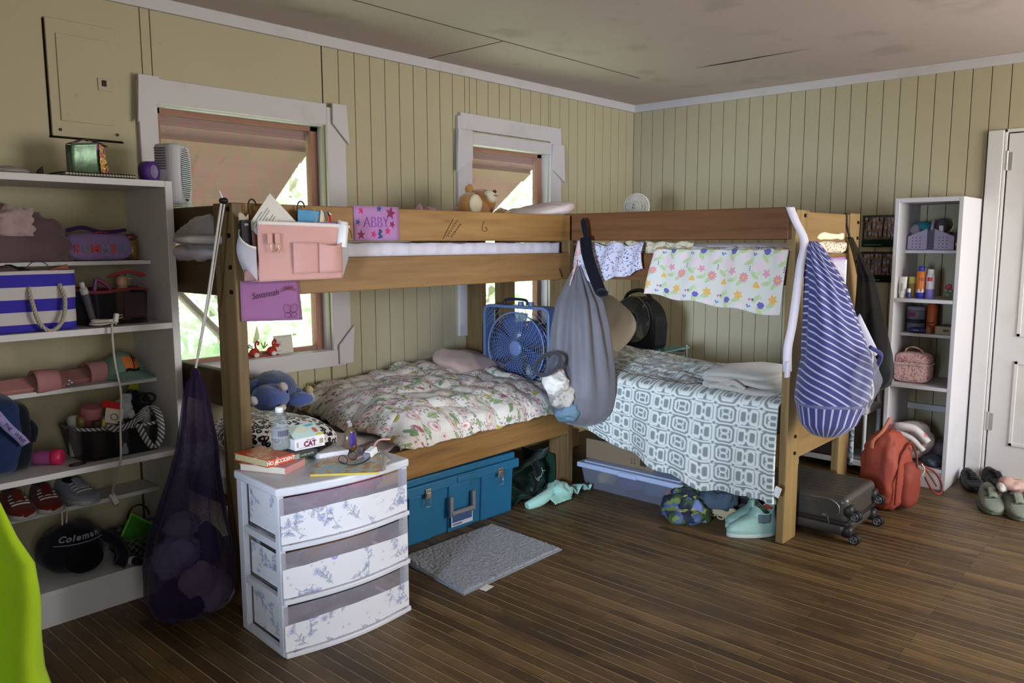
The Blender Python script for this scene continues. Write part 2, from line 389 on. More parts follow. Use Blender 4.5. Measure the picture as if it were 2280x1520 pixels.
# ================================================================ the room
H=2.44; XW=-6.6; YS=-5.2
def mat_wall():
    g=NG('cream_wall_paint'); c=g.co()
    n=g.noise(c,1.6,4); n2=g.noise(c,60,3)
    col=g.mix(g.math('MULTIPLY',n,.5),'#aea68a','#9e967b')
    col=g.mix(g.math('MULTIPLY',g.lt(g.noise(c,34,2),.27,.02),.35),col,'#8b8460')
    return g.out(col,.5,.3,0,g.bump(n2,.12,.004))
def mat_white(name,col,dirt='#9a9484',amt=.25):
    g=NG(name); c=g.co(); n=g.noise(c,4,5,.6)
    k=g.math('MULTIPLY',g.lt(n,.38,.08),amt)
    return g.out(g.mix(k,col,dirt),.45,.35,0,g.bump(g.noise(c,40,3),.12,.004))
WALL=mat_wall(); TRIM=mat_white('white_trim_paint','#bdbabd'); SHELFW=mat_white('white_shelf_paint','#c3c3c7',amt=.18); DOORW=mat_white('white_door_paint','#cbcac8',amt=.15)
GROOVE=M('#5c5434',.9,.1)
def mat_ceiling():
    g=NG('taupe_ceiling_board'); c=g.co(); n=g.noise(c,1.1,5,.6); n2=g.noise(c,14,4,.65)
    col=g.mix(n,'#b0a39e','#bcafaa'); col=g.mix(g.math('MULTIPLY',g.lt(n2,.33,.05),.25),col,'#877d74')
    st=g.noise(g.map(c,(1,1,1),(3,1,0)),2.4,3)
    return g.out(g.mix(g.math('MULTIPLY',g.lt(st,.36,.06),.3),col,'#7d746a'),.7,.2,0,g.bump(n2,.1,.005))
def mat_floor():
    g=NG('worn_strip_floor'); c=g.co(); v=g.map(c,rot=(0,0,R(90)))
    b=g.n('ShaderNodeTexBrick'); g.put(b.inputs['Vector'],v); b.offset=.37; b.offset_frequency=3
    for k,x in (('Color1',(.0,.0,.0,1)),('Color2',(1,1,1,1)),('Mortar',(.5,.5,.5,1)),('Scale',1.0),('Mortar Size',.0016),('Mortar Smooth',.4),('Bias',0.),('Brick Width',.92),('Row Height',.0475)): b.inputs[k].default_value=x
    gr=g.noise(g.map(c,(60,2.0,1)),1,5,.7); gr2=g.noise(g.map(c,(240,5,1)),1,3,.65); pat=g.noise(c,1.5,4,.6); blot=g.noise(g.map(c,(3.2,1.1,1),(4,2,0)),1.6,4,.65)
    col=g.ramp(b.outputs['Color'],[(0,'#473521'),(.2,'#57432a'),(.55,'#614b2f'),(.85,'#6b5435'),(1,'#7c623e')])
    col=g.mix(g.math('MULTIPLY',gr,.85),col,g.mix(.5,col,'#1a120a'))
    col=g.mix(g.math('MULTIPLY',g.lt(gr2,.45,.1),.45),col,'#2f2314')
    col=g.mix(g.math('MULTIPLY',g.lt(pat,.43,.1),.5),col,'#372a1a')
    col=g.mix(g.math('MULTIPLY',g.lt(blot,.42,.1),.45),col,'#79613d')
    # seams: worn pale along one side, dark dirt elsewhere
    s=g.sep(c); fx=g.math('FRACT',g.math('DIVIDE',g.math('ADD',s[0],20),.0475)); seam=g.math('MULTIPLY',g.math('GREATER_THAN',fx,.90),g.lt(g.noise(g.map(c,(14,1.6,1)),1,4,.7),.54,.07))
    col=g.mix(g.math('MULTIPLY',b.outputs['Fac'],.7),col,'#20170d')
    col=g.mix(g.math('MULTIPLY',seam,.62),col,'#9b8760')
    sc=g.voro(g.map(g.vadd(c,g.map(g.noise(c,2,1,out=1),(.2,.2,0))),(2.2,.8,1),rot=(0,0,.5)),2.0,'DISTANCE_TO_EDGE')
    col=g.mix(g.math('MULTIPLY',g.math('MULTIPLY',g.lt(sc,.0014),g.lt(g.noise(c,5,2),.40,.04)),.45),col,'#a8966c')
    col=g.mix(g.math('MULTIPLY',g.lt(g.voro(c,34),.035),g.lt(g.noise(c,3,2),.5,.1)),col,'#a59775')
    h=g.math('SUBTRACT',g.math('MULTIPLY',gr,.35),b.outputs['Fac'])
    return g.out(col,g.math('MULTIPLY_ADD',pat,.22,.38),.35,0,g.bump(h,.35,.004))
struct(MB().box(XW-.1,YS-.1,-.12,.1,.1,0).build('floor',mat_floor()))
ce=MB().box(XW-.1,YS-.1,H,.1,.1,H+.1).build('ceiling',mat_ceiling()); struct(ce)
# ceiling board seams (thin battens/gaps of the boards), children of the ceiling
sm=MB(); sm.obox((-2.9,-.60,H),(4.1,.006,.004)); sm.obox((-2.13,-.30,H),(.005,.60,.004)); sm.build('board_seam',M('#5b544c',.9),ce)
sm=MB(); sm.add([(-.885,-1.22,H-.004),(-.862,-1.22,H-.002),(-.872,-.98,H-.001),(-.888,-1.75,H-.001)],[(0,2,1),(0,1,3)]); sm.build('crack',M('#241d18',.9),ce)
WZ0,WZ1=.842,2.0
WIN=((-3.70,-2.833),(-1.786,-1.034))
def plank(mb,x0,x1,z0,z1):
    mb.box(x0+.0022,0,z0,x1-.0022,.012,z1)
wb=MB()
def split(x0,x1,fn):
    cuts=[x0,x1]+[c for w in WIN for c in w if x0<c<x1]; cuts.sort()
    for a,b in zip(cuts,cuts[1:]):
        m=(a+b)/2
        if any(w[0]<m<w[1] for w in WIN): fn(a,b,0,WZ0); fn(a,b,WZ1,H)
        else: fn(a,b,0,H)
xs=[0]+[-(.102+.10138*i) for i in range(0,37)]
for a,b in zip(xs[1:],xs):
    if b>-2.78: 
        split(a,b,lambda p,q,z0,z1: plank(wb,p,q,z0,z1))
lastx=min(x for x in xs if x>-2.85)
for a,b in zip(xs[1:],xs):      # grooved boards continue below the sill of the first window
    if b<-2.78+.02 and a>-3.95 or (b>-2.86 and b<=-2.78): plank(wb,a,min(b,lastx),0,.80)
for p,q,z0,z1 in ((-3.742,lastx,.80,H),(-4.9,-3.742,.80,H),(XW,-4.9,0,H),(-4.9,-3.853,0,.80)):
    if q>-3.742:
        plank(wb,p,-3.70,z0,z1); plank(wb,-3.70,-2.833,z0,WZ0); plank(wb,-3.70,-2.833,WZ1,z1); plank(wb,-2.833,q,z0,z1)
    else: plank(wb,p,q,z0,z1)
ob=wb.build('wall_back',WALL); struct(ob)
bk=MB()
split(XW,0.1,lambda p,q,z0,z1: bk.box(p,.0121,z0,q,.11,z1))
struct(bk.build('wall_back_framing',GROOVE))
# right wall
wr=MB(); ys=[0]+[-(.069+.09735*i) for i in range(0,66)]
DY0,DY1,DZ=-2.50,-3.35,2.02
for b,a in zip(ys,ys[1:]):
    a=max(a,YS)
    if a>=DY0 or b<=DY1: wr.box(0,a+.0022,0,.012,b-.0022,H)
    else:
        wr.box(0,a+.0022,DZ,.012,b-.0022,H)
        if b>DY0: wr.box(0,DY0,0,.012,b-.0022,DZ)
        if a<DY1: wr.box(0,a+.0022,0,.012,DY1,DZ)
struct(wr.build('wall_right',WALL))
m=MB(); m.box(.0121,DY0,0,.11,.1,H); m.box(.0121,YS,0,.11,DY1,H); m.box(.0121,DY1,DZ,.11,DY0,H); struct(m.build('wall_right_framing',GROOVE))
# walls behind the camera; wall_front's west opening is added for the fill lamp
m=MB(); m.box(XW-.1,YS-.1,0,.1,YS,.6); m.box(XW-.1,YS-.1,2.1,.1,YS,H); m.box(XW-.1,YS-.1,.6,-6.0,YS,2.1); m.box(-5.1,YS-.1,.6,-2.3,YS,2.1); m.box(-.2,YS-.1,.6,.1,YS,2.1)
struct(m.build('wall_front',WALL))
m=MB(); m.box(XW-.1,YS,0,XW,.1,.7); m.box(XW-.1,YS,1.6,XW,.1,H); m.box(XW-.1,YS,.7,XW,-3.0,1.6); m.box(XW-.1,-2.5,.7,XW,.1,1.6)
struct(m.build('wall_left',WALL))
# crown trim
struct(MB().box(XW,-.02,H-.055,0,0,H).build('trim_1',TRIM,bevel=.003))
struct(MB().box(-.02,YS,H-.055,0,-.02,H).build('trim_2',TRIM,bevel=.003))
# ---------------------------------------------------------------- windows
RED=M('#9a7264',.8,.15,0,(30,.3)); PLY_m=None
def mat_ply():
    g=NG('pinkish_plywood'); c=g.co('UV'); n=g.noise(g.map(c,(1.2,9,1)),2.2,5,.6,1.2)
    col=g.mix(n,'#ad8180','#936968')
    st=g.noise(g.map(c,(5,1.1,1),rot=(0,0,.25)),1.7,2,.5,.6); col=g.mix(g.math('MULTIPLY',g.lt(st,.34,.05),.65),col,'#7c5a46')
    return g.out(col,.85,.1,0,g.bump(n,.15,.003),translucent=.06)
PLY=mat_ply()
def mat_screen():
    g=NG('insect_screen'); c=g.co(); s=g.sep(c)
    w=g.math('LESS_THAN',g.math('FRACT',g.math('MULTIPLY',s[2],160)),.24); w2=g.math('LESS_THAN',g.math('FRACT',g.math('MULTIPLY',s[0],160)),.16)
    a=g.math('MAXIMUM',w,w2); a=g.math('MULTIPLY',a,.75)
    return g.out('#a9a9a2',.8,.1,0,None,a)
SCREEN=mat_screen()
GAP_SHADE=M('#1c1712',.95,.05)
def frame_win(n,x0,x1,fx0,fx1,z0,z1,fz0,fz1,style):
    root=thing('window_%d'%n,None,None); root['kind']='structure'
    m=MB(); t=.022
    # boards: head, sides, sill apron
    m.box(fx0,-t,fz0 if style else WZ0-.10,x0,0,fz1-.02); m.box(x1,-t,fz0 if style else .76,fx1,0,fz1-.02)
    if style: m.box(fx0+.02,-t-.003,2.075,fx1-.01,0,fz1); m.box(x0,-t,1.992,x1,0,2.066)
    else: m.box(x0,-t,1.998,x1,0,fz1-.005); m.box(fx0,-t-.004,fz0,fx1-.04,0,z0)
    m.build('frame',TRIM,root,bevel=.003)
    m=MB()   # triangular corner gussets
    cs=[(fx0,fz1,1,-1),(fx1,fz1,-1,-1)]+([] if style else [(fx1,fz0+.01,-1,1)])
    if style: cs=[(fx0-.01,2.07,1,-1),(fx1+.012,2.06,-1,-1)]
    for cx,cz,sx,sz in cs:
        w=.088 if not style else .12
        p=[(cx,cz),(cx+sx*w,cz),(cx+sx*w,cz+sz*(.10 if not style else .17)),(cx-sx*.012,cz+sz*(.20 if not style else .25))]
        m.add([(a,-t-.016,b) for a,b in p]+[(a,-t,b) for a,b in p],[(0,1,2,3),(7,6,5,4),(0,4,5,1),(1,5,6,2),(2,6,7,3),(3,7,4,0)])
    m.build('corner_gusset',TRIM,root,bevel=.002)
    m=MB(); d=.11   # reveal boards and stool
    m.box(x0-.02,0,z0-.02,x1+.02,d,z0+.002); m.build('sill',TRIM,root,bevel=.002)
    m=MB(); m.box(x0-.002,.001,z0,x0+.012,d,z1); m.box(x1-.008,.001,z0,x1+.002,d,z1); m.box(x0,.001,z1-.008,x1,d,z1+.002); m.build('reveal',TRIM,root)
    m=MB(); m.box(x0,.055,z0,x0+.045,d-.01,z1); m.box(x1-.05,.055,z0,x1-.006,d-.01,z1); m.box(x0,.055,z1-.03,x1,d-.01,z1-.006); m.box(x0,.06,z0+.002,x1,d-.01,z0+.02); m.build('screen_frame',RED,root)
    m=MB(); m.add([(x0+.03,.075,z0),(x1-.02,.075,z0),(x1-.02,.075,z1),(x0+.03,.075,z1)],[(0,1,2,3)]); m.build('screen',SCREEN,root)
    # plywood awning shutter hinged at the top, propped outwards
    ang=R(36.7); ax=Vector((0,cos(ang),-sin(ang))); nn=Vector((0,sin(ang),cos(ang))); o0=Vector((0,.10,z1-.055)); L=1.16
    sx0,sx1=x0-.06,x1+.015
    pr=MB(); q=[Vector((sx0,0,0))+o0,Vector((sx1,0,0))+o0,Vector((sx1,0,0))+o0+ax*L,Vector((sx0,0,0))+o0+ax*L]; q2=[p+nn*.012 for p in q]
    pr.add(q+q2,[(0,1,2,3),(7,6,5,4),(0,4,5,1),(1,5,6,2),(2,6,7,3),(3,7,4,0)],None,0,False,[(0,0),(sx1-sx0,0),(sx1-sx0,L),(0,L)]*2)
    sh=pr.build('shutter',PLY,root)
    hb=MB(); hb.box(x0-.03,.101,z1-.075,x1+.03,.125,z1+.03); hb.build('header_board',PLY,root)
    ba=MB(); 
    for a0 in (.09,L-.10):
        p=[o0+ax*a0-nn*.02,o0+ax*(a0+.085)-nn*.02,o0+ax*(a0+.085),o0+ax*a0]
        ba.add([Vector((sx0,0,0))+k for k in p]+[Vector((sx1-.01,0,0))+k for k in p],[(0,1,2,3),(7,6,5,4),(0,4,5,1),(1,5,6,2),(2,6,7,3),(3,7,4,0)])
    ba.build('batten',M('#9c7766',.8),root)
    return root,o0+ax*L
w1,tip1=frame_win(1,-3.70,-2.833,-3.777,-2.719,WZ0,WZ1,.755,2.108,0)
w2,tip2=frame_win(2,-1.786,-1.034,-1.905,-.918,WZ0,WZ1,.83,2.172,1)
MB().tube([(-3.45,.56,1.22),(-3.36,.12,.93)],.020,4).build('prop_stick',M('#8f8678',.7),w1)
# ---------------------------------------------------------------- door on the right wall
d=thing('door_1',None,None); d['kind']='structure'
m=MB(); m.box(-.022,-2.49,0,0,-2.412,2.025); m.box(-.022,-3.45,0,0,-3.36,2.09); m.build('casing',DOORW,d,bevel=.003)
m=MB(); m.box(-.006,-2.505,0,.08,-2.492,2.03); m.box(-.006,-3.36,2.012,.08,-2.492,2.03); m.box(.047,-2.56,0,.09,-2.495,2.03); m.box(.047,-3.36,1.97,.09,-2.495,2.03); m.box(.05,-3.36,0,.09,-3.30,2.03); m.build('jamb',DOORW,d,bevel=.002)
m=MB(); m.box(.004,-3.345,.012,.045,-2.512,2.005); leaf=m.build('door_leaf',DOORW,d,bevel=.003)
m=MB()
for z0,z1 in ((.22,.72),(.86,1.86)):
    for y0,y1 in ((-2.62,-2.90),(-3.0,-3.26)):
        for a in ((y1,z0,y1+.02,z1),(y0-.02,z0,y0,z1),(y1,z0,y0,z0+.02),(y1,z1-.02,y0,z1)): m.box(-.004,a[0],a[1],.005,a[2],a[3])
m.build('panel_moulding',DOORW,d,bevel=.003)
HNG=M('#b8b6b0',.35,.5,.7)
for z in (.30,1.80):
    m=MB(); m.cyl((-.004,-2.509,z),(-.004,-2.509,z+.10),.0065,n=10); m.cyl((-.004,-2.509,z+.1),(-.004,-2.509,z+.108),.008,n=10)
    m.box(-.002,-2.535,z,.0045,-2.51,z+.1); m.build('hinge',HNG,d)
# door threshold
m=MB(); m.box(-.05,-3.36,0,.08,-2.49,.011); m.build('threshold',DOORW,d)
# painted-over electrical panel on the back wall
p=thing('electrical_panel','shallow cream painted metal box with small black latch, high on the window wall','electrical panel',(-3.98,0,2.05))
m=MB(); m.box(-.134,-.014,-.225,.134,0,.225); m.build('cover',WALL,p,bevel=.003)
m=MB(); m.box(-.10,-.019,-.165,.105,-.0142,.17); m.build('door',WALL,p,bevel=.003)
m=MB(); m.box(.045,-.0235,-.03,.10,-.0192,.02); m.build('latch_plate',WALL,p,bevel=.002)
m=MB(); m.box(.06,-.027,-.012,.078,-.0237,.012); m.build('latch',M('#15130f',.5),p,bevel=.002)
m=MB()
for x in (-.105,.112): m.cyl((x,-.017,-.20),(x,-.0142,-.20),.006,n=10)
m.build('screw',M('#3a3628',.6),p)
m=MB(); m.box(-.142,-.003,-.232,.14,0,-.225); m.box(-.140,-.003,-.232,-.134,0,.22); m.build('painted_shadow_gap',GAP_SHADE,p)  # dark strips put in as the shadow line below and left of the cover
# ---------------------------------------------------------------- outdoors seen through the screens
g=NG('sunlit_leaves'); n=g.noise(g.co(),2.5,5,.7); v=g.voro(g.co(),7,out='Color')
col=g.mix(g.sep(v)[0],'#aecaa6','#d6e6d2'); LEAF=g.out(g.mix(g.lt(n,.42,.1),col,'#93b08a'),.6,.2,translucent=.5)
GR=NG('forest_floor'); n=GR.noise(GR.co(),1.5,5,.7); GRM=GR.out(GR.mix(n,'#b7c6aa','#9db38e'),.9,.1)
struct(MB().box(-26,.3,-.9,26,40,-.8).build('ground',GRM))
rnd=random.Random(4)
BARK=M('#8d8478',.9,.1,0,(20,.6))
for i,(x,y,h,r) in enumerate(((-1.2,3.9,6,.16),(3.0,4.3,7,.16),(1.1,8.8,8,.18),(7.4,8.6,9,.2),(-3.4,8.4,8,.18),(5.3,13.2,10,.22),(11.2,13.4,10,.24),(.2,13.6,10,.22))):
    t=thing('tree','sunlit leafy tree with slim grey trunk beyond the window screens','tree',(x,y,-.8),0,'trees outside the windows')
    MB().tube([(0,0,0),(.1,0,h*.4),(-.05,.1,h)],[r,r*.75,r*.3],8).build('trunk',BARK,t)
    m=MB()
    for k in range(1300):
        a=rnd.uniform(0,2*pi); zz=rnd.uniform(.2,h+1); q=rnd.uniform(.2,1.85)*(1 if zz>1.5 else .8); s=rnd.uniform(.10,.24)
        c=Vector((q*cos(a),q*sin(a),zz)); e=Euler((rnd.uniform(-1.2,1.2),rnd.uniform(-1.2,1.2),rnd.uniform(0,6))).to_matrix()
        m.add([c+e@Vector(p) for p in ((-s,0,0),(0,-s*.5,.02),(s,0,0),(0,s*.5,.02))],[(0,1,2,3)],None,0,True)
    m.build('foliage',LEAF,t)
# ================================================================ bunk beds
def wood(name,ax,light,mid,dark,knots=.5,sc=1.0):
    g=NG(name); c=g.co(); s=[26,26,26]; s[ax]=1.7
    off=(random.Random(name).uniform(0,9),)*3
    n=g.noise(g.map(c,tuple(x*sc for x in s),off),1,4,.6,.35); f=[120,120,120]; f[ax]=4
    n2=g.noise(g.map(c,tuple(f),off),1,3,.6); big=g.noise(g.map(c,(3,3,3),off),1,3)
    col=g.ramp(n,[(.25,dark),(.45,mid),(.72,light)])
    col=g.mix(g.math('MULTIPLY',n2,.35),col,dark); col=g.mix(g.math('MULTIPLY',big,.35),col,mid)
    k=[9,9,9]; k[ax]=3.0; v=g.voro(g.map(c,tuple(k),off),1)
    col=g.mix(g.math('MULTIPLY',g.lt(v,.11,.05),knots),col,g.mix(.6,dark,'#1e0f06'))
    r=[160,160,160]; r[ax]=1.1; cr=g.noise(g.map(c,(r[0]*.22,r[1]*.22,r[2]*.22),off),1,2)
    col=g.mix(g.math('MULTIPLY',g.lt(cr,.22,.03),.55),col,g.mix(.7,dark,'#1e0f06'))
    return g.out(col,.5,.3,0,g.bump(n2,.12,.003))
WX=wood('golden_pine_rail',0,'#a07a48','#8a6637','#664a29'); WX2=wood('dark_golden_pine_rail',0,'#927045','#7d5d36','#5c4325')
WYD=wood('dark_stained_end_rail',1,'#5e4a30','#4c3a24','#382a19'); WZ=wood('brown_pine_post',2,'#7d6643','#675233','#4a3a24',.25)
WYR=wood('red_brown_stained_rail',1,'#7a5335','#684427','#4a2e1a',.8); WZ2=wood('pale_pine_post',2,'#9c8557','#846c43','#644e2e',.25); WX3=wood('tan_pine_end_rail',0,'#957a50','#80663e','#5e4a2d',.9)
DECK=wood('deck_board',0,'#8a6f47','#765c38','#5a4427',.2); BOLT=M('#1b1815',.5,.4,.6)
def bolt(root,p,axis):
    d=Vector((0,0,0)); d[axis]=-.006; q=Vector(p)
    m=MB(); m.cyl(q,q+d,.0085,n=10); m.bw('bolt',BOLT,root)
b1=thing('bunk_bed','golden brown wooden bunk bed along the window wall, bed organizer on its rail','bunk bed',(-2.82,-.41,0))
for x0,y0,mt in ((-3.81,-.817,WZ),(-3.81,-.145,WZ),(-1.842,-.817,WZ),(-1.842,-.145,WZ)):
    MB().box(x0,y0,0,x0+.042,y0+.14,1.548).bw('post',mt,b1,bevel=.004)
MB().box(-3.768,-.817,1.41,-1.775,-.780,1.548).bw('guard_rail',WX,b1,bevel=.004)
MB().box(-3.768,-.817,1.205,-1.842,-.780,1.345).bw('side_rail',WX2,b1,bevel=.004)
MB().box(-3.768,-.817,.338,-1.842,-.780,.477).bw('side_rail',WX,b1,bevel=.004)
for z0,z1 in ((1.205,1.345),(.34,.477)): MB().box(-3.768,-.05,z0,-1.842,-.012,z1).bw('side_rail',WX2,b1,bevel=.004)
for x in (-3.79,-1.84):
    for z0,z1 in ((1.43,1.543),(1.205,1.34),(.775,.915)): MB().box(x,-.677,z0,x+.036,-.145,z1).bw('end_rail',WYD,b1,bevel=.004)
MB().box(-3.768,-.78,1.23,-1.842,-.05,1.25).bw('bed_deck',DECK,b1); MB().box(-3.768,-.78,.36,-1.842,-.05,.38).bw('bed_deck',DECK,b1)
for z in (1.525,1.43,1.315,1.225): bolt(b1,(-3.81,-.792,z),0)
# pen scribbles left on the guard rail
INK=M('#2b1c0e',.7)
def stroke(root,pts,r=.0014,mat=INK,name='pen_mark'): MB().tube(pts,r,5).bw(name,mat,root)
stroke(b1,[(-2.78,-.818,1.42),(-2.745,-.818,1.47),(-2.715,-.818,1.51)])
for i in range(7): stroke(b1,[(-2.762+.010*i,-.818,1.435+.011*i),(-2.745+.010*i,-.818,1.432+.011*i),(-2.75+.010*i,-.818,1.441+.011*i)],.001)
for i in range(6): stroke(b1,[(-2.732+.011*i,-.818,1.428+.011*i),(-2.720+.011*i,-.818,1.436+.011*i),(-2.724+.011*i,-.818,1.426+.011*i)],.001)
stroke(b1,curve_pts([(-2.51,-.818,1.505),(-2.525,-.818,1.47),(-2.51,-.818,1.455),(-2.49,-.818,1.462),(-2.497,-.818,1.476),(-2.505,-.818,1.47)],5),.0011)
stroke(b1,[(-1.93,-.818,1.262),(-1.905,-.818,1.215)],.004,M('#2e1d0e',.9),'crack')
b2=thing('bunk_bed','wooden bunk bed with red-brown guard rail in the room corner, striped bag hung on it','bunk bed',(-1.39,-1.1,0))
for x0,y0,mt in ((-1.79,-2.05,WZ2),(-1.12,-2.05,WZ2),(-1.785,-.24,WZ),(-1.12,-.24,WZ)):
    w=.142; MB().box(x0,y0,0,x0+w,y0+.039,1.545).bw('post',mt,b2,bevel=.004)
MB().box(-1.826,-2.03,1.413,-1.791,-.20,1.556).bw('guard_rail',WYR,b2,bevel=.004)
MB().box(-1.79,-2.01,1.207,-1.752,-.24,1.345).bw('side_rail',WYR,b2,bevel=.004)
MB().box(-1.79,-2.01,.36,-1.752,-.24,.52).bw('side_rail',WX3,b2,bevel=.004)
for z0,z1 in ((1.413,1.545),(1.207,1.345),(.36,.52)): MB().box(-1.018,-2.01,z0,-.98,-.24,z1).bw('side_rail',WYR,b2,bevel=.004)
for y in (-2.046,-.236):
    for z0,z1 in ((1.40,1.538),(1.207,1.345),(.386,.556)): MB().box(-1.648,y,z0,-1.12,y+.036,z1).bw('end_rail',WX3,b2,bevel=.004)
MB().box(-1.752,-2.01,1.24,-1.018,-.24,1.26).bw('bed_deck',DECK,b2); MB().box(-1.752,-2.01,.40,-1.018,-.24,.42).bw('bed_deck',DECK,b2)
for x,z in ((-1.70,1.52),(-1.70,1.43),(-1.705,.50),(-1.705,.42),(-1.01,1.50),(-1.01,1.42),(-1.01,1.30)): bolt(b2,(x,-2.05,z),1)
# ---------------------------------------------------------------- mattresses and bedding
def rumple(p,amp,f,seed=0): return amp*(nz(p[0]*f+seed,p[1]*f-seed,p[2]*f)+.5*nz(p[0]*f*2.3,p[1]*f*2.3+seed,seed))
def pad(x0,y0,z0,x1,y1,z1,amp=.004,e=.25,n=40):
    c=((x0+x1)/2,(y0+y1)/2,(z0+z1)/2); r=((x1-x0)/2,(y1-y0)/2,(z1-z0)/2)
    return MB().ball(c,r,n*2,n//2,e=e,fn=lambda p,d:p+d*rumple(p,amp,7,c[0]))
def fabm(name,f,**k):
    g=NG(name); return f(g)
def cloth_bump(g,sc=14,st=.35): return g.bump(g.noise(g.co(),sc,4,.55,.6),st,.02)
g=NG('white_sheet'); SHEET=g.out(g.mix(g.noise(g.co(),3,3),'#c6c3cc','#b4b1bd'),.9,.1,0,cloth_bump(g,11,.5),sheen=.1)
GREYBLK=plush('#8e8a86')
pad(-3.75,-.775,1.252,-1.86,-.06,1.40).one('mattress',SHEET,'white sheeted mattress on the upper bunk beside the windows','mattress')
# sheet hanging in folds behind the lower rail, seen between the rails
m=MB(); m.grid(lambda u,v:(-3.74+1.86*u,-.7775-.002*sin(u*60+v*3)-.0018*sin(u*140),1.25+.152*v-.012*abs(nz(u*16,1))*(v>.9)),160,6); m.one('bed_sheet',SHEET,'creased white sheet edge tucked behind the golden guard rail','sheet',solid=.0015)
m=MB(); m.grid(lambda u,v:(-3.76+.48*u, -.70+.55*v, 1.405+.075*exp(-((u-.45)/.4)**2)*(.6+.4*sin(v*9))+.05*max(0,nz(u*5,v*6,2))+.02*nz(u*14,v*12)),40,40); m.one('blanket',GREYBLK,'rumpled grey fleece blanket on the upper bunk beside the windows','blanket',solid=.02)
m=MB(); m.ball((-3.785,-.47,1.365),(.05,.19,.030),30,14,fn=lambda p,d:p+d*rumple(p,.016,14)); m.one('bundled_sheet',SHEET,'bunched lilac-white sheet spilling between the end rails of the upper bunk','sheet')
m=MB(); m.ball((-3.78,-.50,1.435),(.055,.19,.075),36,24,fn=lambda p,d:Vector((p.x,p.y,p.z*(.55+.75*max(0,-p.y/.19*.6+.4))))+d*(rumple(p,.022,9,2)+.010*abs(nz(p.y*30,p.z*40)))); m.one('fleece_blanket',GREYBLK,'grey fleece blanket bulging over the end rail of the upper bunk by the post','blanket')
m=MB(); m.ball((-3.40,-.66,1.415),(.55,.09,.022),30,10,e=.6,fn=lambda p,d:p+d*rumple(p,.008,18)); m.one('folded_blanket',M('#a9a4a2',.95,.05,0,(90,.6)),'grey blanket edge lying on the white mattress under the guard rail','blanket')
COMF=print_mat('paisley_comforter',bump=lambda g:g.bump(g.noise(g.co(),22,3,.55,.4),.5,.012))
def comf(u,v):   # u along bed (x), v from window side to front rail
    x=-3.10+1.25*u+.02*sin(v*9)*(u<.1)
    t=max(0,(v-.70)/.30); y=-.06-.735*min(v/.93,1)-.05*sin(max(0,v-.86)/.14*pi/2)
    quilted=.016*abs(sin(u*8.3*pi+.9*sin(v*5)))**.6+.010*abs(sin(v*7*pi+sin(u*9)))**.6
    z=.645-.05*v+.040*max(0,nz(u*4,v*3.5,1))+.016*nz(u*12,v*10,4)+quilted+.045*exp(-((u-.60)/.22)**2-((v-.02)/.25)**2)
    lf=max(0,.16-u)/.16; z-=.10*lf**2; z-=.05*max(0,u-.86)/.14
    if v>.80:
        q=(v-.80)/.20; edge=.484+.014*abs(sin(u*17+1))+.008*nz(u*30); z=z*(1-q**1.6)+edge*q**1.6
        y-=.016*abs(sin(u*17+1))*q
    return (x,y,max(z,.482))
MB().box(-3.75,-.775,.382,-1.86,-.06,.47).one('mattress',SHEET,'white mattress on the lower bunk under the paisley comforter','mattress',bevel=.03,seg=3)
comforter_canvas().paint(MB().grid(comf,400,290,uvf=lambda u,v:(u*1.30*1.28,v*.95*1.28)).one('comforter',COMF,'cream comforter with pink paisley and green leaves on the lower window bunk','comforter',solid=.022,off=-1))
m=MB(); m.grid(lambda u,v:(-3.33+.34*u,-.78+.3*v,.487+.02*nz(u*4,v*5)+.035*v+.012*sin(u*9+v*4)),24,20); m.one('bed_sheet',M('#cfc6c9',.9,.1,0,(20,.5)),'pale pink-white sheet showing between leopard pillow and paisley comforter','sheet',solid=.012)
m=MB(); m.ball((-1.92,-.79,.495),(.10,.05,.025),20,12,fn=lambda p,d:p+d*rumple(p,.012,20)); m.one('sheet_corner',SHEET,'white sheet corner poking out at the foot of the comforter','sheet')
def mat_leopard():
    g=NG('leopard_print'); c=g.co(); w=g.vadd(c,g.map(g.noise(c,12,2,out=1),(.03,.03,.03)))
    v=g.voro(w,40,rand=.75); n=g.noise(c,60,2); r=g.math('MULTIPLY',g.lt(g.math('ABSOLUTE',g.math('SUBTRACT',v,.37)),.155,.02),g.lt(n,.66,.02))
    col=g.mix(g.lt(v,.26,.03),'#dcdcda','#b5b3ab'); col=g.mix(r,col,'#0d0c0d')
    return g.out(col,.6,.2,0,cloth_bump(g,9,.3),sheen=.2)
def pillow(c,r,rot,amp=.012,seed=0,e=.62):
    mm=T(c,rot); m=MB()
    def fn(p,d):
        k=1-.38*max(0,abs(d.x)**2.2*abs(d.y)**2.2*3)
        q=Vector((p.x,p.y,p.z*(1-.55*max(abs(p.x)/r[0],abs(p.y)/r[1])**3))); q.z+=amp*nz(p.x*9+seed,p.y*9,seed)+amp*.5*nz(p.x*22,p.y*22,seed); return q
    m.ball((0,0,0),r,48,24,mm,fn=fn,e=e); return m
pillow((-3.50,-.50,.575),(.24,.275,.105),(R(-6),R(7),R(-12)),.012,2).one('pillow',mat_leopard(),'black and white leopard print pillow on the lower window bunk','pillow')
pillow((-3.70,-.42,.505),(.13,.26,.05),(0,0,R(4)),.01,5).one('pillow',SHEET,'white pillow behind the post, mostly hidden by the leopard pillow','pillow')
PINKP=M('#b79c93',.9,.1,0,(60,.3),sheen=.2)
pillow((-2.02,-.22,.69),(.24,.16,.07),(R(14),R(9),R(8)),.02,7).one('pillow',PINKP,'dusty pink pillow leaning by the window wall beside the blue box fan','pillow')
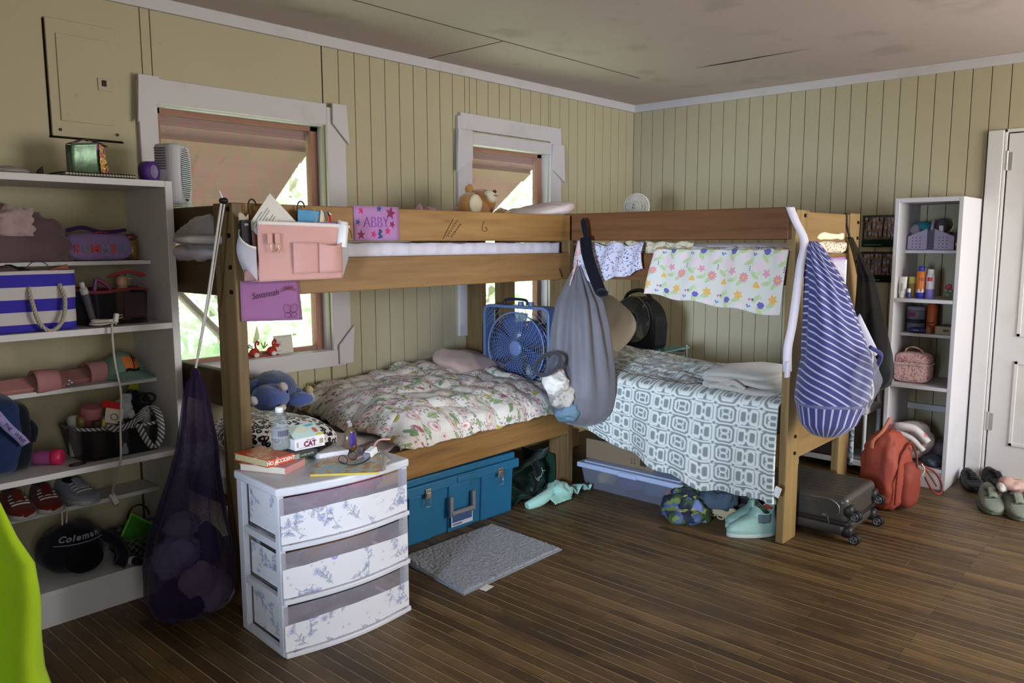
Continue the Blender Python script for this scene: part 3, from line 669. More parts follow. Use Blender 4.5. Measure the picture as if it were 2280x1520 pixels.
# upper bunk: pillow, gauze, teddy
pillow((-1.90,-.50,1.53),(.30,.26,.06),(R(-4),R(-13),R(-25)),.014,9).one('pillow',M('#d9c9c6',.9,.1,0,(40,.3)),'pale pink-white pillow sticking out above the golden guard rail','pillow')
GZ=NG('pink_gauze'); GAUZE=GZ.out('#c79aa8',.8,.1,0,cloth_bump(GZ,30,.6),.8,sheen=.3)
m=MB(); m.grid(lambda u,v:(-2.62+.42*u,-.50+.25*v,1.43+.15*sin(v*pi)*(.7+.3*abs(sin(u*5)))+.05*nz(u*9,v*7,3)+.02*nz(u*24,v*14,1)),40,20); m.one('gauze_cloth',GAUZE,'crumpled pink gauzy cloth beside the teddy bear on the upper bunk','cloth',solid=.002)
t=thing('teddy_bear','tan teddy bear lying on the upper bunk in front of the second window','teddy bear',(-2.19,-.45,1.43))
TED=plush('#a5743c'); PAW=plush('#cdbfa2')
fz=lambda p,d:p+d*(.008*nz(p.x*60,p.y*60,p.z*60))
MB().ball((.0,.02,.11),(.10,.09,.10),28,20,fn=fz).build('body',TED,t)
MB().ball((.10,.06,.19),(.085,.075,.075),28,20,fn=fz).build('head',TED,t)
MB().ball((.108,-.005,.222),(.046,.04,.036),18,12).build('muzzle',PAW,t)
m=MB(); m.tube([(.09,-.042,.228),(.108,-.046,.222),(.125,-.042,.226)],.0022,5); m.tube([(.108,-.046,.222),(.108,-.04,.243)],.002,5); m.build('mouth',M('#5a3c1c',.8),t)
MB().ball((.108,-.036,.248),(.012,.009,.009),10,8).build('nose',M('#3a2a1c',.5),t)
for s,(x,y,z) in ((0,(.165,.07,.235)),(1,(.04,.09,.265))):
    MB().ball((x,y,z),(.028,.018,.026),14,10,fn=fz).build('ear',TED,t)
for x,y,z,px in ((-.085,-.03,.165,-.5),(.12,-.075,.085,.4)):
    MB().ball((x,y,z),(.062,.065,.072),20,14,fn=fz).build('leg',TED,t)
    MB().ball((x+.0,y-.05,z+.006),(.045,.02,.052),18,12).build('paw_pad',PAW,t)
MB().ball((-.07,.06,.10),(.05,.07,.045),16,12,fn=fz).build('arm',TED,t)
MB().ball((.11,.08,.12),(.05,.06,.04),16,12,fn=fz).build('arm',TED,t)
# bunk 2 bedding
def mat_ditsy(name,base,cols,sc,d=.3,w=.02):
    g=NG(name); c=g.co('UV'); v=g.voro(c,sc); i=g.sep(g.voro(c,sc,out='Color'))
    a=g.math('ARCTAN2',*[g.sep(g.vadd(c,g.voro(c,sc,out='Position'),'SUBTRACT'))[k] for k in (1,0)])
    rr=g.math('MULTIPLY_ADD',g.math('SINE',g.math('MULTIPLY',a,5)),.09,d)
    k=g.math('LESS_THAN',v,rr); cc=g.ramp(i[0],cols,'CONSTANT')
    dot=g.lt(g.voro(g.map(c,loc=(3,1,0)),sc*1.9),.16,.03)
    return g.out(g.mix(k,g.mix(g.math('MULTIPLY',dot,.7),base,'#5a6a86'),cc),.9,.1,0,cloth_bump(g,12,.4),sheen=.1)
DITSY=mat_ditsy('ditsy_blue_red','#c2bfca',[(0,'#5a5f96'),(.42,'#94586a'),(.6,'#7d83ad'),(.8,'#4c5180')],70,.34)
TANF=mat_ditsy('tan_floral','#c9bda4',[(0,'#8d7a5c'),(.4,'#7e8460'),(.7,'#a08a6b')],44)
pad(-1.745,-2.0,1.262,-1.02,-.25,1.395).one('mattress',SHEET,'white mattress on the upper bunk in the room corner','mattress')
m=MB(); m.grid(lambda u,v:(-1.748-.02*sin(v*pi)*(.6+.4*sin(u*31))+.005*sin(u*70)-(.0 if v<.8 else .0),-.86-.66*u,1.40-.06*v+.012*nz(u*12,v*5)-.004*sin(u*40)),90,16,uvf=lambda u,v:(u*.66,v*.13)); m.one('floral_bedspread',TANF,'tan floral bedding edge under the red-brown guard rail','bedding',solid=.01)
def ditsy(u,v):
    x=-1.80-.016*sin(v*3)-.008*sin(u*26+v*3)-.012*v; y=-.845-.43*u
    low=1.16+.10*u**1.2+.012*nz(u*7); z=1.392-.01*sin(u*18)-(1.392-low)*v; return (x-.012,y,z)
MB().grid(ditsy,60,26,uvf=lambda u,v:(u*.45,v*.24)).one('ditsy_cloth',DITSY,'white cloth with small blue and red flowers draped over the upper side rail','cloth',solid=.004)
# corner of the same print showing below the hanging floral sheet
m=MB(); m.grid(lambda u,v:(-1.80-.006*sin(u*9),-1.28-.16*u,1.205-.085*v*(.6+.4*u)),16,10,uvf=lambda u,v:(u*.2,v*.1)); m.one('ditsy_cloth_corner',DITSY,'small flowered cloth corner hanging behind the pastel floral sheet','cloth',solid=.003)
def mat_kidfloral():
    g=NG('pastel_floral_sheet'); c=g.co('UV'); s=g.sep(c); px,py=.160,.225
    col='#d4d1c7'
    st=g.noise(c,7,2,.4)
    col=g.mix(g.math('MULTIPLY',g.lt(g.noise(g.map(c,(1,1,1),(2,3,0)),9,2),.40,.03),.25),col,'#c6d3d2'); 
    def local(cx,cy,off=0):
        row=g.math('FLOOR',g.math('DIVIDE',g.math('ADD',s[1],py-cy+py/2),py)) 
        x=g.math('SUBTRACT',g.math('MODULO',g.math('ADD',g.math('SUBTRACT',s[0],cx),px*9.5),px),px/2)
        y=g.math('SUBTRACT',g.math('MODULO',g.math('ADD',g.math('SUBTRACT',s[1],cy),py*5.5),py),py/2)
        return x,y
    def blob(cx,cy,r,colr,pet=0,amp=.25,st=(1,1),rot=0,k=1.0):
        nonlocal col
        cy*=.75; cx*=.92; r*=.95
        x,y=local(cx,cy)
        if rot:
            ca,sa=cos(rot),sin(rot); x,y=g.math('ADD',g.math('MULTIPLY',x,ca),g.math('MULTIPLY',y,sa)),g.math('SUBTRACT',g.math('MULTIPLY',y,ca),g.math('MULTIPLY',x,sa))
        xx=g.math('DIVIDE',x,st[0]); yy=g.math('DIVIDE',y,st[1]); d=g.math('SQRT',g.math('ADD',g.math('MULTIPLY',xx,xx),g.math('MULTIPLY',yy,yy)))
        if pet:
            a=g.math('ARCTAN2',y,x); d=g.math('ADD',d,g.math('MULTIPLY',g.math('SINE',g.math('MULTIPLY',a,pet)),r*amp))
        f=g.lt(d,r,r*.12); col=g.mix(g.math('MULTIPLY',f,k) if k<1 else f,col,colr)
    for cx,cy,rt in ((.03,.05,.8),(.10,.10,-.7),(.06,.17,.5),(.14,.20,-1.0),(.02,.24,.3),(.12,.27,.9),(.16,.06,.2)):
        blob(cx,cy,.024,'#b7c696',st=(1,.42),rot=rt); blob(cx+.018,cy+.014,.017,'#c2cfa4',st=(1,.4),rot=rt+1.2)
    blob(.12,.16,.026,'#e3c3cb',6,.1,k=.7); blob(.04,.20,.022,'#e6cdd0',5,.1,k=.7)
    blob(.045,.08,.021,'#d58f9f',9,.2); blob(.045,.08,.008,'#e0b052')
    blob(.03,.27,.019,'#dfb065',6,.25); blob(.115,.045,.014,'#deb264',3,.2); blob(.155,.115,.016,'#d79aac',5,.3)
    for a,b in ((0,0),(.011,.004),(-.011,.004),(.005,.012),(-.006,.013),(0,-.010),(.007,-.006),(-.007,-.006)): blob(.145+a,.235+b,.0065,'#6e66aa')
    for a,b in ((0,0),(.009,.006),(-.004,.010)): blob(.085+a,.215+b,.0045,'#6b7fb5')
    for b in (0,.012,.024): blob(.07,.125+b,.003,'#5d5a86')
    blob(.09,.26,.006,'#d17d96'); blob(.105,.262,.0055,'#6a5ea8')
    return g.out(col,.9,.1,0,cloth_bump(g,9,.3),sheen=.1,translucent=.12)
KID=mat_kidfloral()
def kids(u,v):   # over the side rail, hanging down outside
    y=-1.345-.69*u+.04*v*(1-u)+.035*v*u; lw=1.142-.075*u
    if v<.12:
        t=v/.12; return (-1.76-.05*t-.02*t*0,y,1.375+.03*sin(t*pi/2)*0+.012*nz(u*20,t*2)-.01*t)
    t=(v-.12)/.88; z=1.37*(1-t)+lw*t+.006*sin(u*20)*t
    return (-1.815-.018*sin(t*2.2)-.010*sin(u*17+2)*t-.006*sin(u*41)*(1-t),y+.02*t*(.5-u),z)
MB().grid(kids,90,60,uvf=lambda u,v:(u*.69+.02,-v*.31)).one('floral_sheet',KID,'white sheet with pastel flowers and purple berries hanging from the upper side rail','sheet',solid=.003)
# folded bedding at the end of the upper bunk
m=MB(); m.ball((-1.36,-1.99,1.43),(.24,.06,.022),40,16,e=.5,fn=lambda p,d:p+d*rumple(p,.006,16)); m.one('folded_sheet',fab('#ddd7bd',60,.5),'cream folded sheet on top at the end of the corner upper bunk','sheet')
g=NG('rust_floral'); c=g.co(); RUST=g.out(g.mix(g.lt(g.voro(c,70),.34,.04),'#cfc8b8','#8c6a55'),.9,.1,0,cloth_bump(g,18,.5))
m=MB(); m.ball((-1.36,-2.005,1.375),(.25,.055,.03),40,16,e=.5,fn=lambda p,d:p+d*rumple(p,.007,15,3)); m.one('folded_quilt',RUST,'rust flowered folded quilt under the cream sheet at the bunk end','quilt')
# lower bunk 2: mattress, lattice quilt, blanket, pillow
MB().box(-1.745,-2.0,.425,-1.02,-.25,.635).one('mattress',SHEET,'white mattress on the lower corner bunk under the lattice quilt','mattress',bevel=.03,seg=3)
LAT=print_mat('grey_lattice_quilt',bump=lambda g:g.bump(g.noise(g.co(),13,4,.55,.6),.4,.012),sheen=.15)
def quilt(u,v):   # u along bed from head to foot (y), v across from the wall side over the front edge to its hem
    y=-.30-1.715*u; top=.665+.03*exp(-((u-.35)/.2)**2)
    if v<.46:
        t=v/.46; x=-1.0-.73*t; z=top+.02*sin(t*pi)+.03*max(0,nz(u*4,t*3,8))+.014*nz(u*17,t*12)+.05*exp(-((u-.12)/.16)**2)*(1-t*.5)
        return (x,y,z)
    t=(v-.46)/.54; hem=interp(u,[0,.33,.345,.44,.545,.625,.70,.79,.87,.93,.97,.985,1.0],[.46,.46,.442,.356,.313,.266,.245,.200,.204,.228,.215,.20,.205])+.007*sin(u*46)
    if t<.10: q=t/.10; return (-1.73-.085*sin(q*pi/2),y,top+.010*(1-q)-.022*q*q+.014*nz(u*17,12,0)*(1-q))
    q=(t-.10)/.90; z=(top-.022)*(1-q)+hem*q; w=.022*sin(u*19+1)*q+.010*sin(u*43)*q
    return (-1.815-.045*q-w-.012*sin(q*3),y-.02*q*(u>.9)*(u-.9)*10,z)
lattice_canvas().paint(MB().grid(quilt,420,330,uvf=lambda u,v:(u*1.715,v*1.30)).one('lattice_quilt',LAT,'grey and white lattice quilt hanging over the lower corner bunk','quilt',solid=.012,off=-1))
q=MB(); q.obox((-1.868,-2.045,.27),(.002,.03,.05),(R(18),0,0)); q.one('care_tag',M('#d8d8d4',.7),'small white cloth tag at the quilt corner by the bunk post','tag')
t=thing('folded_throw','beige fleece throw folded in layers on the lattice quilt','blanket',(-1.56,-1.76,.685),R(4))
FLE=plush('#a9a498')
for k,(dx,dy,z,w) in enumerate(((0,0,.012,.20),(.01,.01,.040,.195),(.02,.03,.068,.18))):
    m=MB(); m.ball((dx,dy,z),(.23-.012*k,w,.017),40,14,e=.45,fn=lambda p,d,k=k:p+Vector((0,0,.012*nz(p.x*7+k,p.y*7,k)+.010*sin(p.y*10+k)))); m.build('fold_layer',FLE,t)
m=MB(); m.tube(curve_pts([(-.22,-.05,.02),(-.235,.0,.05),(-.2,.06,.03),(-.235,.12,.02)],8),.014,8); m.build('rolled_edge',FLE,t)
pillow((-1.40,-.66,.86),(.25,.20,.085),(R(48),R(-38),R(-35)),.014,12).one('pillow',M('#a39684',.9,.1,0,(60,.3),sheen=.2),'tan pillow propped at the head of the lower corner bunk','pillow')
pillow((-1.50,-.72,.76),(.22,.17,.07),(R(20),R(4),R(10)),.014,14).one('pillow',M('#8b7f70',.9,.1,0,(60,.3),sheen=.2),'brownish pillow lying in front of the propped tan pillow','pillow')
# ================================================================ white bookcase by the first window and what stands on it
bc=thing('bookcase','wide white wooden bookcase full of camp things on the left of the window','bookcase',(-4.40,-.19,0))
XR=-3.818; XL=-4.98
MB().box(XR-.03,-.38,0,XR,-.004,1.645).bw('side_panel',SHELFW,bc,bevel=.003); MB().box(XL,-.38,0,XL+.03,-.004,1.645).bw('side_panel',SHELFW,bc,bevel=.003)
MB().box(XL+.03,-.38,1.62,XR-.03,-.004,1.645).bw('top',SHELFW,bc,bevel=.002)
for z,th,yf in ((1.335,.016,-.215),(1.09,.024,-.38),(.85,.018,-.205),(.573,.022,-.38),(.372,.017,-.17),(.136,.022,-.38)):
    MB().box(XL+.03,yf,z-th,XR-.03,-.016,z).bw('shelf',SHELFW,bc,bevel=.002)
MB().box(XL+.03,-.376,0,XR-.03,-.355,.114).bw('kick_board',SHELFW,bc,bevel=.002)
def rp(col,**k): return M(col,.35,.5,0,None,**k)     # shiny plastic
def sp(col,**k): return M(col,.5,.4,0,None,**k)
CLEAR=NG('clear_plastic'); CLEARM=CLEAR.out('#e8eef0',.08,.5,0,None,.28)
FROST=NG('frosted_plastic'); FROSTM=FROST.out('#c9c9d0',.35,.4,0,None,.62)
def meshm(name,col,hole=.45,sc=260):
    g=NG(name)
    if sc<800: return g.out(col,.75,.2,0,None,1-hole*.75,sheen=.1)
    c=g.co('UV'); s=g.sep(c)
    h=g.math('MULTIPLY',g.math('ABSOLUTE',g.math('SINE',g.math('MULTIPLY',s[0],sc))),g.math('ABSOLUTE',g.math('SINE',g.math('MULTIPLY',s[1],sc))))
    a=g.math('SUBTRACT',1.0,g.math('MULTIPLY',g.math('GREATER_THAN',h,.28),hole))
    return g.out(col,.75,.2,0,None,a,sheen=.1)
BLKMESH=meshm('black_mesh','#0d0d10',.42)
# --- top of the bookcase
t=thing('gift_bag','shiny holographic foil gift bag with crimped top standing on the bookcase','gift bag',(-4.05,-.2,1.648))
g=NG('holographic_foil'); v=g.voro(g.map(g.co(),(1,1,.6)),30,out='Color'); n=g.noise(g.co(),26,4,.6,1.5)
FOIL=g.out(g.ramp(n,[(.3,'#8a2f1d'),(.42,'#e0a13a'),(.5,'#f6e3a0'),(.58,'#d8577a'),(.7,'#5c2c18')]),.22,.6,.75,g.bump(g.noise(g.co(),40,4,.6,1),.9,.02))
g=NG('green_foil_front'); s=g.sep(g.co()); FOILG=g.out(g.mix(g.lt(g.voro(g.co(),9),.12,.03),'#59715c','#c45ac0'),.3,.5,.5,g.bump(g.noise(g.co(),12,3),.3,.01))
m=MB(); m.grid(lambda u,v:(-.075+.10*u,-.03+.01*sin(v*3)-.02*u*0,.128*v+.012*u*v),8,12); m.build('front_panel',FOILG,t,solid=.002)
m=MB(); m.grid(lambda u,v:(.025+.055*u*(1-.55*v)+.004*nz(u*9,v*9),-.03+.05*u*(1-.3*v)+.008*nz(u*8,v*12,3),.135*v),14,20); m.build('side_panel',FOIL,t,solid=.002)
m=MB(); m.grid(lambda u,v:(-.075+.135*u,-.025+.05*v,.126+.02*sin(u*pi)+.006*nz(u*8,v*4)+.004*v),14,6); m.build('crimped_top',M('#5b4640',.4,.5,.5,(30,.6)),t,solid=.002)
m=MB(); m.grid(lambda u,v:(-.075+.135*u,.03,.128*v),4,4); m.build('back_panel',FOILG,t,solid=.002)
t=thing('spiral_notebook','black covered spiral notebook lying at the edge of the bookcase top','notebook',(-4.07,-.29,1.646))
MB().box(-.14,-.085,0,.115,.10,.004).build('cover',sp('#14130f'),t,bevel=.001); MB().box(-.13,-.08,.004,.112,.095,.011).build('pages',M('#b9b4a2',.9),t)
MB().box(-.14,-.085,.011,.115,.10,.014).build('cover',sp('#14130f'),t,bevel=.001)
m=MB()
for i in range(22): 
    x=-.12+.0105*i; m.tube([(x+.0015*cos(a),-.085+.009*cos(a),.007+.009*sin(a)) for a in [k*pi/6 for k in range(12)]],.0011,5,closed=True)
m.build('spiral_wire',M('#0f0f0f',.4,.5,.5),t)
t=thing('tape_roll','purple roll of tape standing on the right end of the bookcase top','tape',(-3.862,-.28,1.645))
m=MB(); m.lathe([(.026,-.022),(.040,-.022),(.040,.022),(.026,.022),(.026,-.022)],T((0,0,.040),(pi/2,0,R(35))),28,cap=False); m.build('tape',sp('#4c2c7c'),t)
m=MB(); m.lathe([(.0235,-.022),(.0258,-.022),(.0258,.022),(.0235,.022),(.0235,-.022)],T((0,0,.040),(pi/2,0,R(35))),28,cap=False); m.build('core',sp('#8c84a4'),t)
m=MB(); m.ball((-4.36,-.24,1.66),(.09,.05,.016),24,10,fn=lambda p,d:p+d*rumple(p,.012,16)); m.one('plastic_bag',M('#8f8a8a',.3,.5,0,(40,.5)),'crumpled grey plastic bag lying at the left of the bookcase top','bag')
m=MB(); m.add([(-4.25,-.2,1.6455),(-4.215,-.2,1.6455),(-4.215,-.19,1.688),(-4.235,-.205,1.675)],[(0,1,2,3)]); m.one('card_stub',M('#2e2e28',.6),'small dark tag propped on the bookcase top','tag',solid=.002)
# white fan heater standing on the window stool behind the bookcase corner
t=thing('tower_fan','white plastic fan with slatted grille standing behind the bookcase corner','fan',(-3.755,-.26,1.548),R(-48))
WPL=rp('#b9bcc4'); 
m=MB(); m.prism([(-.055,-.05),(.02,-.07),(.05,-.055),(.05,.055),(.02,.07),(-.055,.05)],.01,.252,T((0,0,0))); m.build('housing',WPL,t,bevel=.014,seg=3)
m=MB()
for i in range(25): z=.035+.0082*i; w=.045*sqrt(max(.02,1-((z-.132)/.118)**4)); m.box(.050,-w,z,.055,w,z+.0042)
m.build('grille',rp('#c5cbd0'),t)
m=MB(); m.prism([(.045*cos(a)*1.0,.108*sin(a)) for a in [k*pi/16 for k in range(32)]],0,.002,T((.0505,0,.132),(0,pi/2,0))@T((0,0,0),(0,0,pi/2))); m.build('grille_back',M('#3a3f4a',.8),t)
m=MB()
for i in range(9): m.box(-.045,-.068+.0,.15+.010*i,.0,-.058,.154+.010*i)
m.build('vent_slot',M('#4a4e58',.7),t)
m=MB(); m.box(-.04,-.05,0,.055,.05,.012); m.box(.045,-.02,-.004,.062,.02,.02); m.build('base',rp('#c9d0c6'),t,bevel=.003)
# --- shelf 1
def lump(c,r,amp,f,seed,n=40): return MB().ball(c,r,n,n//2,fn=lambda p,d:p+d*(amp*nz(p.x*f+seed,p.y*f,p.z*f)+amp*.5*nz(p.x*f*2.4,p.y*f*2.4+seed,p.z*f*2.4)))
def wad(c,r,seed):   # crumpled cloth: sharp folds on a loose lump
    def fn(p,d):
        f=abs(nz(p.x*17+seed,p.y*17,p.z*17))+.6*abs(nz(p.x*34,p.y*34+seed,p.z*34)); return p*(1.12-.0*f)+d*(.03*nz(p.x*9+seed,p.y*9,p.z*9)-.030*f)
    return MB().ball(c,r,60,36,fn=fn)
def drape(c,r,amp,f,seed,z0):   # lump with a flat underside
    def fn(p,d):
        q=p+d*(amp*nz(p.x*f+seed,p.y*f,p.z*f)+amp*.8*abs(nz(p.x*f*1.6+3,p.y*f*2,p.z*f*2.2+seed)))
        q.z=max(q.z,z0-c[2]); return q
    return MB().ball(c,r,56,32,fn=fn)
drape((-4.36,-.15,1.395),(.22,.10,.125),.05,9,1,1.337).one('jacket',M('#5d4a50',.9,.1,0,(90,.5),sheen=.3),'mauve brown fleece jacket bundled on the top shelf','jacket')
drape((-4.36,-.19,1.475),(.10,.055,.055),.03,20,4,1.43).one('fluffy_scarf',plush('#a58e90'),'fluffy dusty pink scarf on top of the mauve jacket','scarf')
t=thing('patch_pouch','lilac zip pouch with SUMMER letter patches on the top shelf','pouch',(-4.03,-.15,1.336))
LIL=fab('#8d76ad',220,.3)
def pch(p,d):
    k=1-.35*max(0,p.z/.055)**1; return Vector((p.x*(1-.05*max(0,p.z/.055)),p.y*k,p.z+.008*sin(abs(p.x)/.13*pi)*-1*(p.z>0)))
MB().ball((0,0,.058),(.125,.062,.058),48,24,fn=pch,e=.5).build('body',LIL,t)
m=MB(); m.tube(curve_pts([(-.115,-.02,.115),(-.06,-.035,.128),(0,-.035,.112),(.06,-.03,.113),(.11,-.01,.12)],6),.008,8); m.build('dark_opening',fab('#3d2359'),t)
m=MB(); m.box(-.02,-.045,.106,.03,-.036,.113); m.build('zip_pull',sp('#8e2438'),t,bevel=.002)
for i,(ch,col) in enumerate(zip('SUMMER',('#b5484f','#7f837f','#c94a4a','#8383a5','#c24a50','#5d7a98'))):
    x=-.095+.034*i; yy=-.0645+.32*(x*x)*.8
    text(ch,.042,M(col,.6,.4,0,(200,.4)),t,(x,yy,.045),(pi/2,0,-x*1.2),'letter_patch',ext=.002,bold=.0012)
t=thing('glitter_jar','small amber glitter jar with folded foil on top, right end of the top shelf','jar',(-3.885,-.13,1.336))
MB().lathe([(.022,0),(.026,.004),(.026,.075),(.02,.082)],None,20).build('jar',M('#7a6437',.25,.6,.3,(120,.8)),t)
m=MB(); m.ball((-.005,-.005,.092),(.028,.02,.014),16,10,fn=lambda p,d:p+d*.006*nz(p.x*80,p.y*80)); m.build('foil_twist',M('#7c4a52',.3,.6,.5),t)
# --- shelf 2
g=NG('striped_canvas'); c=g.co(); s=g.sep(c); f=g.math('GREATER_THAN',g.math('SINE',g.math('MULTIPLY_ADD',s[2],2*pi/.088,1.25)),.0); TOTE=g.out(g.mix(f,'#b6b2b6','#36309a'),.85,.15,0,g.bump(g.noise(c,300,2),.3,.002))
t=thing('canvas_bin','blue and white striped canvas storage bin with rope handles','storage bin',(-4.34,-.22,1.092))
m=MB(); n=30
def tb(u,v,ins=0):
    hw,hd=.162+.006*v-ins,.125-ins; a=2*pi*u; x=max(-1,min(1,1.25*cos(a)))*hw; y=max(-1,min(1,1.25*sin(a)))*hd
    return Vector((x,y-.003*v+.006*nz(x*9,v*6),.215*v+(.006 if ins else 0)*0-.016*(v>.9)*0))
m.grid(lambda u,v:tb(u,v),64,16,wrap=True); m.build('body',TOTE,t,solid=.006,off=-1)
MB().box(-.155,-.118,0,.155,.118,.006).build('bottom',TOTE,t)
ROPE=M('#a8a398',.9,.1,0,(220,.9))
def rope(pts,r,n=120,name='rope_handle',par=None,mt=ROPE):
    P=curve_pts(pts,max(2,n//len(pts))); m=MB()
    L=0;ph=[0]
    for i in range(1,len(P)): L+=(P[i]-P[i-1]).length; ph.append(L)
    for s_ in range(3):
        q=[]
        for i,p in enumerate(P):
            tt=(P[min(i+1,len(P)-1)]-P[max(i-1,0)]).normalized(); o=tt.orthogonal().normalized(); b=tt.cross(o); a=ph[i]/(r*5.2)*2*pi+s_*2*pi/3
            q.append(p+r*.52*(cos(a)*o+sin(a)*b))
        m.tube(q,r*.55,6)
    return m.build(name,mt,par)
rope([(.000,-.128,.158),(.004,-.145,.10),(.02,-.150,.03),(.055,-.152,.0),(.095,-.150,.035),(.110,-.145,.11),(.100,-.128,.165)],.0075,130,par=t)
m=MB()
for i,(x,cc) in enumerate(((-.12,'#6f6358'),(-.07,'#4a4444'),(-.01,'#2e2f33'),(.05,'#7c6a64'))): pass
for i,(x,y,r,cc,nm) in enumerate(((-.12,-.03,.05,'#766a5e','rolled shirt'),(-.05,-.05,.045,'#5d5052','rolled shirt'),(.0,.0,.05,'#25282c','rolled shirt'))):
    o=lump((-4.34+x,-.22+y,1.092+.205),(r,r*.8,.03),.016,22,i*3,24).one('rolled_clothes',M(cc,.95,.1,0,(60,.7)),('brown dotted clothes at the left in the striped bin','plum clothes in the middle of the striped bin','black clothes with a wire loop at the right in the striped bin')[i],'clothes')
m=MB(); m.obox((-4.235,-.25,1.302),(.13,.012,.016),(0,R(-14),.1)); m.one('wooden_ruler',M('#9c5f4e',.7),'reddish stick lying across the top of the striped bin','stick')
m=MB(); m.tube([(-4.29+.04*cos(a),-.30,1.30+.04*sin(a)) for a in [k*pi/14 for k in range(15)]],.0018,6); m.one('wire_hoop',sp('#3a3a3e'),'thin dark wire hoop standing up from the striped bin','hoop')
t=thing('shower_caddy','black mesh shower caddy with red trim on the second shelf','shower caddy',(-4.02,-.20,1.092))
def cad(u,v,hw=.125,hd=.10):
    a=2*pi*u; return Vector((max(-1,min(1,1.3*cos(a)))*hw*(.92+.08*v),max(-1,min(1,1.3*sin(a)))*hd,.13*v))
MB().grid(cad,60,8,wrap=True,uvf=lambda u,v:(u*.45,v*.13)).build('mesh_wall',BLKMESH,t)
MB().box(-.113,-.098,0,.113,.098,.008).build('base',sp('#0c0c0f'),t,bevel=.003)
REDT=fab('#7c2a36'); m=MB(); m.tube([cad(k/60,1.0)+Vector((0,0,.005*sin(k*.42))) for k in range(60)],.0055,6,closed=True); m.build('trim',REDT,t)
m=MB(); m.grid(lambda u,v:(-.01+.13*u,-.085+.05*v,.185+.018*sin(u*pi)-.006*v),16,5); m.build('flap',fab('#a5323c'),t,solid=.008)
m=MB(); m.grid(lambda u,v:(.02+.085*u,-.104,.02+.10*v),6,6); m.build('front_pocket',M('#3d2f33',.8,.2,0,(260,.5)),t,solid=.003)
def bottle(name,label,loc,prof,mats,cat='bottle',group=None,rot=(0,0,0),extra=None,n=20):
    """prof: list of (part name, material index, [(r,z)...])"""
    t=thing(name,label,cat,loc,rot,group)
    for nm,mt,pr in prof: MB().lathe(pr,None,n).build(nm,mt,t)
    return t
PEACH=rp('#b98e78')
t=thing('pump_bottle','peach pump bottle standing in the black caddy with red trim','bottle',(-3.975,-.235,1.102))
MB().lathe([(.026,0),(.028,.004),(.028,.115),(.018,.13),(.017,.14)],None,20).build('body',PEACH,t); MB().lathe([(.019,.138),(.020,.140),(.020,.168),(.014,.172)],None,18).build('collar',rp('#c39a82'),t); MB().lathe([(.016,.172),(.017,.174),(.017,.186),(.006,.188)],None,14).build('pump_head',rp('#6b6660'),t); MB().cyl((0,0,.165),(.035,-.01,.163),.0035,.0025,8).build('nozzle',rp('#b9a48f'),t)
t=thing('squeeze_tube','dark squeeze tube with white cap leaning in front of the black caddy','tube',(-4.118,-.320,1.094),(R(4),R(-14),0))
m=MB(); m.lathe([(.012,0),(.012,.03),(.014,.10),(.015,.125)],None,14,fn=lambda p,a,z:(p[0]*(1.0),p[1]*(.3+.7*z/.125),p[2])); m.build('tube',sp('#3c3a42'),t); MB().lathe([(.013,.125),(.014,.127),(.014,.148),(.008,.150)],None,14).build('collar',rp('#9b9aa0'),t); MB().lathe([(.0085,.150),(.009,.151),(.009,.172)],None,12).build('cap',rp('#a8a8ac'),t)
t=thing('razor','purple plastic razor handle sticking up in the black caddy','razor',(-4.085,-.26,1.102))
m=MB(); m.tube(curve_pts([(0,0,0),(.002,0,.07),(-.004,0,.12),(.004,0,.165)],5),.0085,8); m.build('handle',rp('#63386f'),t); m=MB(); m.tube(curve_pts([(.004,0,.165),(.03,-.005,.15),(.055,-.01,.118)],5),[.009,.009,.0085,.008,.008,.008,.007,.006,.006,.005,.005],8); m.build('head',rp('#7c2f57'),t)
WCORD=rp('#b5b2ac')
t=thing('extension_cord','white extension cord coiled on the second shelf and hanging down past the shelves','cord',(-4.10,-.36,1.092))
m=MB(); P=[]
for k in range(46): a=k*.42; P.append((.045*cos(a)*(1+.1*sin(k)),.028*sin(a)-.0+.004*sin(k*1.3),.006+.004*abs(sin(k*.31))+.0012*k*.35))
m.tube(P,.0038,6); m.build('coil',WCORD,t)
m=MB(); m.tube(curve_pts([(.02,-.02,.012),(.012,-.043,.004),(.010,-.045,-.05),(.014,-.045,-.14),(.028,-.045,-.25),(.022,-.046,-.33),(.016,-.047,-.40),(.012,-.045,-.50),(.02,.02,-.58),(.030,.10,-.66),(.035,.125,-.70)],8),.0042,8); m.build('hanging_cord',WCORD,t)
m=MB(); m.obox((.04,.125,-.712),(.022,.03,.05),(R(-30),R(-15),0)); m.build('socket_end',rp('#c3c2bf'),t,bevel=.004)
m=MB(); m.obox((.035,-.025,.032),(.016,.02,.035),(0,R(12),0)); m.build('plug',rp('#c9c8c4'),t,bevel=.004)
m=MB(); m.cyl((.044,-.025,.04),(.062,-.022,.042),.0018,n=6); m.build('prong',HNG,t); m=MB(); m.cyl((.044,-.025,.03),(.062,-.022,.032),.0018,n=6); m.build('prong',HNG,t)
